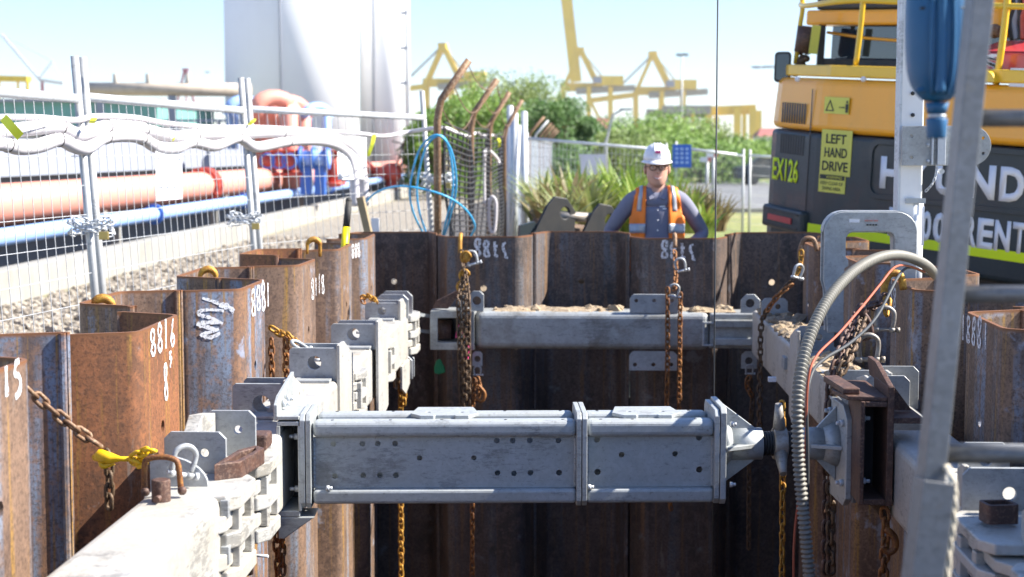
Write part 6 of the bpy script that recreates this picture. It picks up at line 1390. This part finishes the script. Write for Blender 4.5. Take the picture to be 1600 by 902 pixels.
# ================================================================ CHAINS
GC='rusty lifting chains hanging in the pit'
def chain(name,px,Y,label,mat,pitch=.034,wire=.0055,wd=.0185,grp=GC,off=0,parent=None):
    pts=[P(p_[0],p_[1],p_[2] if len(p_)>2 else Y) for p_ in px]; pts=smooth_path(pts,4) if len(pts)>2 else pts
    mb=MB(); chain_links(mb,pts,pitch,wire,wd); 
    if parent: return mb.build(name,mat,parent)
    return tag(mb.build(name,mat),label,'chain',grp)
def dshackle(par,c,dirv,s,mat,pin='galv_bright',side=Vector((1,0,0)),name='shackle'):
    c=Vector(c); d=Vector(dirv).normalized(); side=(side-d*side.dot(d)).normalized(); pts=[c+side*.8*s-d*s*1.0,c+side*.95*s]
    for k in range(1,8): a_=PI*k/8; pts.append(c+side*s*math.cos(a_)*1.0+d*s*(.35+1.0*math.sin(a_)))
    pts+=[c-side*.95*s,c-side*.8*s-d*s*1.0]; mb=MB(); mb.tube(smooth_path(pts,2),s*.24,10); 
    for q in (1,-1): mb.ball(c+side*.8*s*q-d*s*1.05,s*.36,10,6)
    o=mb.build(name,mat,par); mb=MB(); mb.cyl(c+side*1.25*s-d*s*1.05,c-side*1.2*s-d*s*1.05,s*.2,10); mb.cyl(c+side*1.25*s-d*s*1.05,c+side*1.6*s-d*s*1.05,s*.34,6); mb.build('shackle_pin',pin,o); return o
def cthing(label,loc,name='lifting_chain'): return thing(name,label,'chain',loc,GC)
# far left pair of dark chains
t=cthing('long dark double chain with golden hooks hanging in front of the far waler, left side',P(722,372,9.3))
mb=MB(); c=P(720,371,9.85); mb.tube(smooth_path([c+Vector((0,.05,-.05)),c+Vector((0,.02,.012)),c+Vector((0,-.03,.012)),c+Vector((0,-.06,-.05)),c+Vector((.0,-.07,-.1))],4),.013,10); mb.build('hook','rust_yellow',t)
chain('links',[(720,392,9.75),(724,430,9.6),(716,470,9.35)],9.5,'', 'rust_dark',parent=t)
chain('links',[(727,420,9.6),(730,450,9.45),(732,480,9.34),(732,640,9.34)],9.5,'','rust_dark',parent=t); chain('links',[(716,470,9.35),(719,560,9.34),(722,640,9.34)],9.5,'','rust_dark',parent=t); chain('links',[(724,460,9.38),(726,520,9.33),(727,640,9.33)],9.5,'','rust_dark',parent=t)
for px,py,s_ in ((728,402,.03),(726,430,.026),(722,448,.02)): c=P(px,py,9.6); mb=MB(); mb.ball(c,(s_,.02,s_*1.3)); mb.tube([c+Vector((.03*math.cos(2*PI*k/12),-.01,.034*math.sin(2*PI*k/12))) for k in range(9)],.009,8); mb.build('grab_hook','rust_yellow',t)
dshackle(t,P(737,404,9.6),(-.3,0,1),.034,'galv_plate')
t=cthing('rusty orange chain end with hook below the left lug of the far waler',P(745,600,9.35))
dshackle(t,P(746,580,9.4),(0,0,1),.022,'galv_plate'); chain('links',[(741,592,9.38),(739,640,9.36)],9.4,'','rust_orange',parent=t); chain('links',[(746,590,9.38),(750,612,9.36),(744,628,9.36)],9.4,'','rust_orange',parent=t)
c=P(750,615,9.34); mb=MB(); mb.tube(smooth_path([c+Vector((-.01,0,.05)),c+Vector((.03,0,0)),c+Vector((.01,0,-.05)),c+Vector((-.03,0,-.02))],4),.01,8); mb.build('hook','rust_orange',t)
chain('links',[(738,785,9.3),(738,910,9.3)],9.3,'','rust_orange',parent=t)
# centre double strand
t=cthing('rusty two-strand chain hung over the far pile in front of the worker',P(1055,372,9.5))
c=P(1054,371,9.85); mb=MB(); mb.tube(smooth_path([c+Vector((0,.05,-.05)),c+Vector((0,.02,.012)),c+Vector((0,-.03,.012)),c+Vector((0,-.06,-.06))],4),.013,10); mb.build('hook','rust_post',t)
chain('links',[(1054,392,9.76),(1056,425,9.6),(1054,455,9.4)],9.5,'','rust_orange',parent=t); dshackle(t,P(1063,415,9.6),(-.2,0,1),.032,'galv_plate'); dshackle(t,P(1053,455,9.36),(.2,0,1),.03,'galv_plate')
chain('links',[(1043,450,9.36),(1043,560,9.34),(1041,655,9.34)],9.3,'','rust_orange',parent=t); chain('links',[(1063,458,9.36),(1062,560,9.34),(1061,655,9.34)],9.3,'','rust_orange',parent=t)
chain('links',[(1045,780,9.34),(1050,800,9.34)],9.3,'','rust_orange',parent=t)
# far right corner chain
t=cthing('rusty chain slung from the far right pile down beside the right waler end',P(1250,385,8.6))
c=P(1265,378,8.55); mb=MB(); mb.tube(smooth_path([c+Vector((.04,.0,-.05)),c+Vector((.02,0,.012)),c+Vector((-.03,0,.012)),c+Vector((-.05,-.0,-.05)),c+Vector((-.05,0,-.09))],4),.014,10); mb.build('hook','rust_post',t)
chain('links',[(1252,392,8.5),(1250,420,8.5),(1240,435,8.5)],8.5,'','rust_yellow',parent=t); dshackle(t,P(1247,425,8.45),(.3,0,1),.03,'galv_plate',side=Vector((.8,.5,0)))
chain('links',[(1243,432,8.5),(1222,455,8.5),(1202,480,8.5),(1190,505,8.6),(1188,560,8.6),(1187,680,8.6)],8.5,'','rust_dark',parent=t); chain('links',[(1238,445,8.45),(1215,462,8.45),(1195,492,8.5)],8.5,'','rust_orange',parent=t)
t=cthing('dark short chain hanging below the right lug of the far waler',P(1172,575,9.35)); dshackle(t,P(1171,578,9.38),(0,0,1),.022,'galv_plate'); chain('links',[(1171,590,9.38),(1176,620,9.38),(1171,700,9.38),(1170,860,9.38)],9.3,'','rust_dark',parent=t); chain('links',[(1172,588,9.36),(1166,600,9.36),(1176,620,9.36)],9.3,'','rust_orange',parent=t)
# right near chains
t=cthing('heavy double rusty chain crossing behind the red cord, with two grey shackles, right side',P(1390,440,6.1))
c=P(1398,437,6.15); mb=MB(); mb.tube(smooth_path([c+Vector((.035,0,-.04)),c+Vector((.02,0,.018)),c+Vector((-.02,0,.02)),c+Vector((-.04,0,-.03)),c+Vector((-.035,0,-.09))],4),.015,12); mb.build('hook','rust_yellow',t)
chain('links',[(1385,462,6.1),(1372,476,6.05),(1350,482,6.0),(1338,492,5.9)],6,'','rust_brown',parent=t,pitch=.036,wire=.0068,wd=.021); chain('links',[(1386,468,6.05),(1384,495,6.0)],6,'','rust_yellow',parent=t,wire=.0065,wd=.021)
chain('links',[(1340,490,5.9),(1326,520,5.7),(1312,552,5.55),(1300,590,5.5),(1294,640,5.48),(1292,700,5.48),(1290,910,5.48)],5.5,'','rust_brown',parent=t,pitch=.036,wire=.0068,wd=.021)
chain('links',[(1350,494,5.88),(1338,530,5.65),(1322,565,5.5),(1306,600,5.48),(1300,640,5.46),(1298,700,5.46),(1298,780,5.46),(1298,910,5.46)],5.5,'','rust_dark',parent=t,pitch=.036,wire=.0066,wd=.021)
c=P(1345,485,5.85); mb=MB(); mb.ball(c,(.022,.015,.03)); mb.tube(smooth_path([c,c+Vector((.03,0,-.04)),c+Vector((.04,0,-.09)),c+Vector((.01,0,-.11)),c+Vector((-.01,0,-.08))],4),.010,8); mb.build('grab_hook','rust_brown',t)
dshackle(t,P(1383,500,6.0),(.05,0,1),.036,'steel_pin',pin='steel_pin'); dshackle(t,P(1357,545,5.75),(.0,0,1),.038,'steel_pin',pin='steel_pin')
t=cthing('slim yellow-rusty chain hanging behind the wing nut of the jack',P(1222,640,5.6)); chain('links',[(1222,628,5.6),(1223,700,5.6),(1222,910,5.6)],5.6,'','rust_yellow',parent=t,pitch=.030,wire=.0045,wd=.0145)
t=cthing('rusty chain with grab hook hanging under the rusty box by the ladder',P(1384,790,5.1)); chain('links',[(1382,796,5.1),(1384,830,5.1),(1380,910,5.1)],5.1,'','rust_orange',parent=t,wire=.0065,wd=.02)
c=P(1388,840,5.08); mb=MB(); mb.tube(smooth_path([c+Vector((-.01,0,.03)),c+Vector((.02,0,0)),c+Vector((.022,0,-.035)),c+Vector((0,0,-.05)),c+Vector((-.018,0,-.03))],4),[.008]+[.012]*12+[.009]*4,10); mb.build('grab_hook','rust_orange',t)
# near left chain with yellow hook
t=cthing('bare steel chain sloping from behind the nearest left pile to a yellow clevis hook',P(60,620,4.2))
chain('links',[(40,604,4.25),(80,640,4.3),(120,672,4.35),(168,704,4.4)],4.3,'','rust_post',parent=t,pitch=.041,wire=.0062,wd=.019)
chain('links',[(168,706,4.4),(171,735,4.42),(170,810,4.45)],4.3,'','rust_dark',parent=t,pitch=.036,wire=.0062,wd=.019)
a_=P(146,716,4.38); b_=P(214,718,4.36); mb=MB(); mb.tube([a_,a_.lerp(b_,.15)+Vector((0,0,.008)),a_.lerp(b_,.42),a_.lerp(b_,.62),b_],[.008,.020,.016,.007,.008],12); mb.tube(smooth_path([a_+Vector((.02,0,-.002)),a_+Vector((.03,-.01,-.022)),a_+Vector((.06,0,-.012))],4),.008,8); hk=mb.build('clevis_hook','hook_yellow',t)
chain('yellow_links',[(208,716,4.36),(226,706,4.34),(246,704,4.30)],4.3,'','hook_yellow',parent=t,pitch=.030,wire=.006,wd=.017); chain('yellow_links',[(206,722,4.36),(222,726,4.34),(236,716,4.32)],4.3,'','hook_yellow',parent=t,pitch=.030,wire=.006,wd=.017)
# galvanised bow joining hook and gusset
t=thing('bow_shackle','rusty square bow shackle standing over the pin on the near left waler','shackle',P(250,745,4.28),'shackles lying on the near left waler')
a_=P(226,780,4.17); w_=P(283,770,4.17); dx=w_.x-a_.x; h_=.105
pts=[Vector((a_.x,4.17,ZT+.008)),Vector((a_.x+.002,4.17,ZT+h_*.82)),Vector((a_.x+.012,4.17,ZT+h_)),Vector((a_.x+dx*.5,4.17,ZT+h_*1.06)),Vector((a_.x+dx-.018,4.17,ZT+h_)),Vector((a_.x+dx-.006,4.17,ZT+h_*.82)),Vector((a_.x+dx,4.17,ZT+.012))]
mb=MB(); mb.tube(smooth_path(pts,3),.0085,8); mb.build('bow','rust_orange',t); 
for q in (pts[0],pts[-1]): mb=MB(); mb.ball(q+Vector((.005,-.008,.008)),.013,8,6); mb.build('eye','rust_brown',t)
t=thing('bow_shackle','thick grey shackle linking the yellow hook to the rounded gusset','shackle',P(285,720,4.3),'shackles lying on the near left waler'); dshackle(t,P(287,722,4.28),(.25,.1,1),.034,'galv_plate',side=Vector((.8,.6,0)),name='bow')
# left, under strut end and mid chains
t=cthing('rusty chain hanging below the left end of the strut',P(437,815,5.3)); chain('links',[(431,800,5.3),(433,850,5.3),(436,910,5.3)],5.3,'','rust_orange',parent=t); chain('links',[(440,808,5.28),(441,850,5.28),(440,910,5.28)],5.3,'','rust_orange',parent=t)
t=cthing('golden rusty chain below the far end of the left waler',P(627,600,8.9)); dshackle(t,P(625,600,8.9),(0,0,1),.024,'galv_plate'); chain('links',[(628,600,8.88),(626,630,8.88),(627,910,8.88)],8.9,'','rust_yellow',parent=t,pitch=.034,wire=.0062,wd=.021); chain('links',[(632,605,8.86),(631,640,8.86)],8.9,'','rust_yellow',parent=t,wire=.0062,wd=.021)
t=cthing('golden rusty chain knot hanging in the gap beside the scribbled pile',P(450,530,6.6)); chain('links',[(423,512,6.6),(436,520,6.6),(450,528,6.55),(464,534,6.5)],6.5,'','rust_yellow',parent=t,wire=.0062,wd=.021); chain('links',[(446,530,6.5),(448,560,6.5),(449,606,6.5)],6.5,'','rust_orange',parent=t,wire=.0062,wd=.021); chain('links',[(424,530,6.7),(425,600,6.7)],6.7,'','rust_orange',parent=t)
chain('links',[(450,522,6.5),(456,530,6.5),(464,540,6.45)],6.5,'','rust_yellow',parent=t,wire=.0062,wd=.021)
dshackle(t,P(470,542,6.4),(-.8,0,.5),.032,'galv_plate',side=Vector((.3,1,0)))
t=cthing('small golden chain tangle at the third lug bracket of the left waler',P(575,468,8.7)); chain('links',[(566,466,8.8),(574,462,8.75),(584,468,8.7),(592,474,8.65)],8.7,'','rust_yellow',parent=t,wire=.0062,wd=.021); chain('links',[(566,468,8.8),(570,480,8.75)],8.7,'','rust_orange',parent=t)
# green plastic piece
mb=MB(); c=P(686,574,9.5); mb.plate([(-.03,-.035),(.0,-.045),(.04,-.03),(.035,.0),(.01,.05),(-.015,.045),(-.03,.0)],[],c,(1,0,0),(0,0,1),.02); o=mb.build('plastic_tag','plastic_green',bevel=.006); tag(o,'small green plastic tag in the dark left of the long dark chains','tag')
mb=MB(); mb.box(P(1201,597,7.6),P(1213,590,7.6)+Vector((0,.03,0))); o=mb.build('label_card','sign_white'); tag(o,'tiny white card hanging below the right waler, beside the long chain','card')
# ================================================================ FOREGROUND RIGHT
# conduit
path=smooth_path([P(x,y,Y) for x,y,Y in ((1462,430,6.3),(1446,414,6.1),(1420,402,5.9),(1392,399,5.7),(1360,408,5.5),(1325,432,5.3),(1290,474,5.1),(1264,530,4.95),(1250,590,4.85),(1246,650,4.8),(1248,720,4.8),(1255,800,4.8),(1266,915,4.8))],16)
mb=MB(); tot=[0]
for a_,b_ in zip(path,path[1:]): tot.append(tot[-1]+(b_-a_).length)
pp=[];rr_=[]; s_=0; i=0; step=.0038; q=0
while s_<tot[-1]:
    while tot[i+1]<s_: i+=1
    pp.append(path[i].lerp(path[i+1],(s_-tot[i])/(tot[i+1]-tot[i]))); rr_.append((.0200,.0200,.0140,.0140)[q%4]); q+=1; s_+=step
mb.tube(pp,rr_,18); o=mb.build('corrugated_conduit','conduit'); tag(o,'grey corrugated conduit arching over the right piles down into the pit','hose')
mb=MB(); mb.tube(smooth_path([P(x,y,Y) for x,y,Y in ((1445,425,6.2),(1420,416,6.0),(1398,418,5.7),(1375,445,5.5),(1345,482,5.3),(1310,522,5.1),(1275,558,4.95),(1262,600,4.9),(1258,700,4.9),(1242,830,4.9),(1240,915,4.9))],6),.0042,8); o=mb.build('thin_cord','cord_red'); tag(o,'thin rust-red cord stretched diagonally behind the grey conduit','cord')
mb=MB(); mb.tube(smooth_path([P(x,y,Y) for x,y,Y in ((1450,430,6.3),(1425,418,6.1),(1405,430,5.9),(1370,495,5.6),(1330,535,5.3),(1290,560,5.1),(1268,585,4.95),(1261,640,4.9),(1262,760,4.9),(1256,915,4.9))],6),.0055,8); o=mb.build('thin_cord','cord_black'); tag(o,'thin black cable hanging beside the conduit and the red cord','cable')
mb=MB(); mb.tube([P(1122,-40,6.0),P(1117,440,6.0),P(1113,915,6.0)],.0032,8); o=mb.build('steel_wire','cord_black'); tag(o,'thin taut vertical wire hanging behind the strut at the right of the worker','wire')
# davit mast with clamp frame
YM=6.75
t=thing('davit_mast','white upright mast with a grey hinge plate, left of the ladder','mast',P(1423,400,YM))
aL=P(1405,300,YM).x; aR=P(1441,300,YM).x; zlo=P(1420,398,YM).z; mb=MB(); mb.box((aL,YM,zlo),(aR,YM+.09,3.1)); m_=mb.build('mast_section','white_paint',t,bevel=.006)
mb=MB(); mb.box((aL-.006,YM-.004,zlo+.12),(aL+.003,YM+.094,3.1)); mb.build('edge_channel','galv_bright',t)
c=P(1431,400,YM); mb=MB(); mb.cyl((c.x,YM+.03,P(1,440,YM).z-.1),(c.x,YM+.03,P(1,312,YM).z),.034,24); sl=mb.build('sleeve_tube','white_paint',t)
mb=MB(); mb.box((c.x-.05,YM-.012,P(1,316,YM).z),(c.x+.034,YM-.004,P(1,308,YM).z)); mb.build('weld_band','galv_plate',t)
q=P(1437,345,YM); mb=MB(); mb.box((c.x+.02,YM-.012,P(1,380,YM).z),(c.x+.03,YM-.004,P(1,320,YM).z)); mb.build('load_label','sign_white',t)
# hinge plate (rounded right end)
px0=P(1409,258,YM-.03).x; pz0=P(1409,259,YM-.03).z; px1=P(1476,200,YM-.03).x; pz1=P(1409,197,YM-.03).z; cx2=P(1517,229,YM-.03).x; rad=(pz1-pz0)/2
o=[(px0,pz0),(cx2,pz0)]+[(cx2+rad*1.0*math.cos(a_),(pz0+pz1)/2+rad*math.sin(a_)) for a_ in [-PI/2+PI*k/12 for k in range(1,12)]]+[(cx2,pz1),(px0,pz1)]
hl=[circ(P(x_,y_,YM-.03).x,P(x_,y_,YM-.03).z,.007,12) for x_,y_ in ((1424,213),(1424,246),(1536,216),(1536,240))]
mb=MB(); mb.plate(o,hl,(0,YM-.03,0),(1,0,0),(0,0,1),.012); hp=mb.build('hinge_plate','galv_plate',t,bevel=.002)
for x0_,x1_ in ((1455,1459),(1464,1478)): a_=P(x0_,258,YM-.05); b_=P(x1_,196,YM-.05); mb=MB(); mb.box((a_.x,YM-.06,a_.z),(b_.x,YM-.037,b_.z)); mb.build('stiffener','galv_bright',hp,bevel=.002)
for x_,y_ in ((1450,227),(1450,252)): bolt(hp,P(x_,y_,YM-.037),(0,-1,0),.008,.014)
for x_,y_ in ((1426,146),(1426,180)): bolt(t,P(x_,y_,YM-.002),(0,-1,0),.009,.012,'machine_black')
mb=MB(); c=P(1472,268,YM-.02); mb.cyl(c,c+Vector((0,.04,0)),.011,12); mb.build('pin','galv_bright',t)
mb=MB(); chain_links(mb,smooth_path([P(1464,258,YM-.05),P(1462,275,YM-.05),P(1455,290,YM-.05),P(1444,301,YM-.03)],5),.014,.0022,.007,8,4); mb.build('retaining_chain','galv_bright',t)
t=thing('pile_clamp','grey square-cornered steel clamp frame straddling the right sheet piles','clamp',P(1357,400,6.6))
YC=6.62; X_=lambda px:P(px,400,YC).x; Z_=lambda py:P(1350,py,YC).z
def outl():
    o=[]
    def arc(cx,cy,r,a0,a1,n=6): return [(cx+r*math.cos(R(a0+(a1-a0)*k/n)),cy+r*math.sin(R(a0+(a1-a0)*k/n))) for k in range(n+1)]
    l,r_,tp=X_(1287),X_(1432),Z_(331); il,ir,it=X_(1321),X_(1397),Z_(362); R1=.085; r2=.03
    o+=[(l+.02,Z_(520)),(l+.012,Z_(455)),(l,Z_(440))]+arc(l+R1,tp-R1,R1,180,90)+arc(r_-R1,tp-R1,R1,90,0)+[(r_,Z_(446)),(ir+.01,Z_(446))]+arc(ir-r2,it-r2,r2,0,90)+arc(il+r2,it-r2,r2,90,180)+[(il,Z_(401)),(il+.012,Z_(408)),(il+.012,Z_(416)),(il-.004,Z_(420)),(il-.004,Z_(490)),(il,Z_(520))]
    return o
mb=MB(); mb.plate(outl()[::-1],[],(0,YC,0),(1,0,0),(0,0,1),.012); mb.build('front_plate','galv_plate',t,bevel=.002,seg=1)
mb=MB(); mb.plate(outl()[::-1],[],(.0,YC+.085,0),(1,0,0),(0,0,1),.012); mb.build('rear_plate','galv_plate',t,bevel=.002,seg=1)
o_=outl(); k=len(o_)
for i0,i1 in ((2,16),): 
    for nm,(lo,hi) in (('outer_rim',(3,16)),('inner_rim',(18,31))):
        mb=MB()
        for i in range(lo,hi): 
            a_=o_[i]; b_=o_[i+1]; mb.add([(a_[0],YC+.0065,a_[1]),(b_[0],YC+.0065,b_[1]),(b_[0],YC+.0785,b_[1]),(a_[0],YC+.0785,a_[1])],[(0,1,2,3)])
        q=mb.build(nm,'galv_plate',t); m2=q.modifiers.new('s','SOLIDIFY'); m2.thickness=.008; m2.offset=0
a_=P(1327,348,YC-.008); b_=P(1343,343,YC-.008); mb=MB(); mb.box((a_.x,YC-.0085,a_.z),(b_.x,YC-.0065,b_.z)); mb.build('label_plate','sign_white',t)
a_=P(1351,347,YC-.008); text_obj('===',.010,(a_.x,YC-.0065,a_.z),(1,0,0),(0,0,1),'valve_red',t,width=.055,name='label_print')
a_=P(1354,353,YC-.008); mb=MB()
for k in range(4): mb.box((a_.x+.012*k,YC-.0085,a_.z+.001),(a_.x+.012*k+.008,YC-.0065,a_.z+.007))
mb.build('label_print','letter_black',t)
# ladder
t=thing('ladder','leaning aluminium extension ladder standing in the pit at the right edge','ladder',P(1440,900,2.4))
A_=P(1536,-60,2.62); C_=P(1432,960,2.50); Bm=C_; dl=(Bm-A_).normalized()
def stile(A,B,wd,dp,off=Vector((0,0,0)),name='stile'):
    d=(B-A).normalized(); fx=Vector((1,0,0)); fx=(fx-d*fx.dot(d)).normalized(); fy=d.cross(fx)*-1
    if fy.y<0: fy=-fy
    th=.003
    for (u0,u1,v0,v1) in ((-wd,wd,-dp,-dp+th),(-wd,wd,dp-th,dp),(-wd,-wd+th,-dp+th,dp-th)):
        mb.add([A+off+fx*u+fy*v for u,v in ((u0,v0),(u1,v0),(u1,v1),(u0,v1))]+[B+off+fx*u+fy*v for u,v in ((u0,v0),(u1,v0),(u1,v1),(u0,v1))],[(3,2,1,0),(4,5,6,7),(0,1,5,4),(1,2,6,5),(2,3,7,6),(3,0,4,7)])
mb=MB(); stile(A_,C_,.0165,.034); mb.build('stile','aluminium',t,bevel=.001,seg=1)
mb=MB(); stile(A_+Vector((.44,.02,0)),C_+Vector((.44,.02,0)),.0165,.034); mb.build('stile','aluminium',t,bevel=.001,seg=1)
def onst(py):
    u=(py+60)/(960+60); return A_.lerp(C_,u)
for py in (185,460,710):
    # level rung through the stile at that image height
    best=min((A_.lerp(C_,k/600) for k in range(601)),key=lambda q:abs((CAMZ-q.z)/q.y-(CAMZ-P(1500,py,2.5).z)/2.5)); mb=MB(); mb.cyl(best+Vector((.012,0,0)),best+Vector((.43,.02,0)),.0145,20); mb.build('rung','aluminium',t)
# wider outer section at the bottom
q0=min((A_.lerp(C_,k/600) for k in range(601)),key=lambda q:abs((CAMZ-q.z)/q.y-(CAMZ-P(1500,742,2.5).z)/2.5)); mb=MB(); stile(q0+Vector((-.004,-.045,0)),C_+Vector((-.010,-.045,0)),.0245,.04); mb.build('outer_stile','aluminium',t,bevel=.001,seg=1)
mb=MB(); q1=q0+Vector((.03,-.0,.0)); mb.cyl(P(1482,702,2.62),P(1640,706,2.62),.012,16); mb.build('rung','aluminium',t)
# rope
path=smooth_path([P(x,y,Y) for x,y,Y in ((1478,728,2.5),(1487,745,2.46),(1490,775,2.45),(1488,820,2.45),(1482,860,2.45),(1478,915,2.45))],10); mb=MB()
for ph in (0,2*PI/3,4*PI/3):
    pts=[]; 
    for i,p_ in enumerate(path): a_=i*.42+ph; pts.append(p_+Vector((.0032*math.cos(a_),.0032*math.sin(a_),0)))
    mb.tube(pts,.0040,7)
o=mb.build('rope','rope'); tag(o,'short twisted cream rope hanging from the ladder rung','rope')
# blue fall-arrest block
YB=2.85
t=thing('fall_arrest_block','smooth blue fall arrest block hanging in front of the white mast, beside the ladder','safety block',P(1462,100,YB))
def bring(py,wl,wr_,dp,n=28):
    z_=P(1462,py,YB).z; x0=P(wl,py,YB).x; x1=P(wr_,py,YB).x; cx=(x0+x1)/2; r_=(x1-x0)/2
    return [Vector((cx+r_*math.copysign(abs(math.cos(2*PI*j/n))**.7,math.cos(2*PI*j/n)),YB+dp*math.copysign(abs(math.sin(2*PI*j/n))**.8,math.sin(2*PI*j/n)),z_)) for j in range(n)]
mb=MB(); mb.loft([bring(-30,1417,1515,.04),bring(0,1415,1516,.045),bring(50,1414,1517,.047),bring(100,1416,1514,.047),bring(125,1420,1506,.044),bring(140,1427,1499,.038),bring(152,1436,1490,.03),bring(160,1445,1481,.02)]); mb.build('casing','block_blue',t,sub=1)
for sgx in (-1,1):
    zc=lambda py:P(1462,py,YB).z; cx=P(1463,80,YB).x
    mb=MB(); mb.tube(smooth_path([Vector((cx+sgx*.018,YB-.046,zc(-10))),Vector((cx+sgx*.02,YB-.049,zc(60))),Vector((cx+sgx*.018,YB-.047,zc(120))),Vector((cx+sgx*.012,YB-.034,zc(148)))],4),.0035,8); mb.build('ridge','block_blue',t)
    for py in (16,142): mb=MB(); mb.ball(Vector((cx+sgx*.031,YB-(.036 if py<100 else .026),zc(py))),(.009,.006,.0045)); mb.build('screw_recess','machine_black' if py<100 else 'block_blue',t)
mb=MB(); mb.box((P(1455,1,YB).x,YB-.052,P(1,150,YB).z),(P(1472,1,YB).x,YB-.03,P(1,0,YB).z)); 
mb.build('centre_spine','block_blue',t,bevel=.008,seg=3)
mb=MB(); q=P(1464,160,YB); mb.cyl(q,q-Vector((0,0,.02)),.021,20,.017); mb.cyl(q-Vector((0,0,.02)),q-Vector((0,0,.032)),.009,12); mb.build('neck','block_blue',t)
q=P(1464,176,YB); mb=MB(); mb.tube([q+Vector((.0125*math.cos(2*PI*k/16),.0125*math.sin(2*PI*k/16),-.006)) for k in range(16)],.004,8,closed=True); mb.cyl(q,q-Vector((0,0,.012)),.008,12); mb.build('swivel_ring','galv_bright',t)
mb=MB(); mb.cyl(q-Vector((0,0,.010)),q-Vector((0,0,.046)),.0195,24,.0165); mb.build('cap','block_blue',t,bevel=.003)
# ---------------------------------------------------------------- air
mb=MB(); mb.box((-1500,-60,-5.2),(1500,1500,135)); o=mb.build('haze','dark_gap'); o['kind']='stuff'; tag(o,'faint pale haze in the air over the far port','haze')
hm=bpy.data.materials.new('haze'); hm.use_nodes=True; ht=hm.node_tree; ht.nodes.clear(); ho=ht.nodes.new('ShaderNodeOutputMaterial'); hv=ht.nodes.new('ShaderNodeVolumePrincipled')
hv.inputs['Color'].default_value=(.93,.96,1,1); hv.inputs['Density'].default_value=.00014; hv.inputs['Anisotropy'].default_value=.3; ht.links.new(hv.outputs[0],ho.inputs['Volume'])
o.data.materials.clear(); o.data.materials.append(hm)
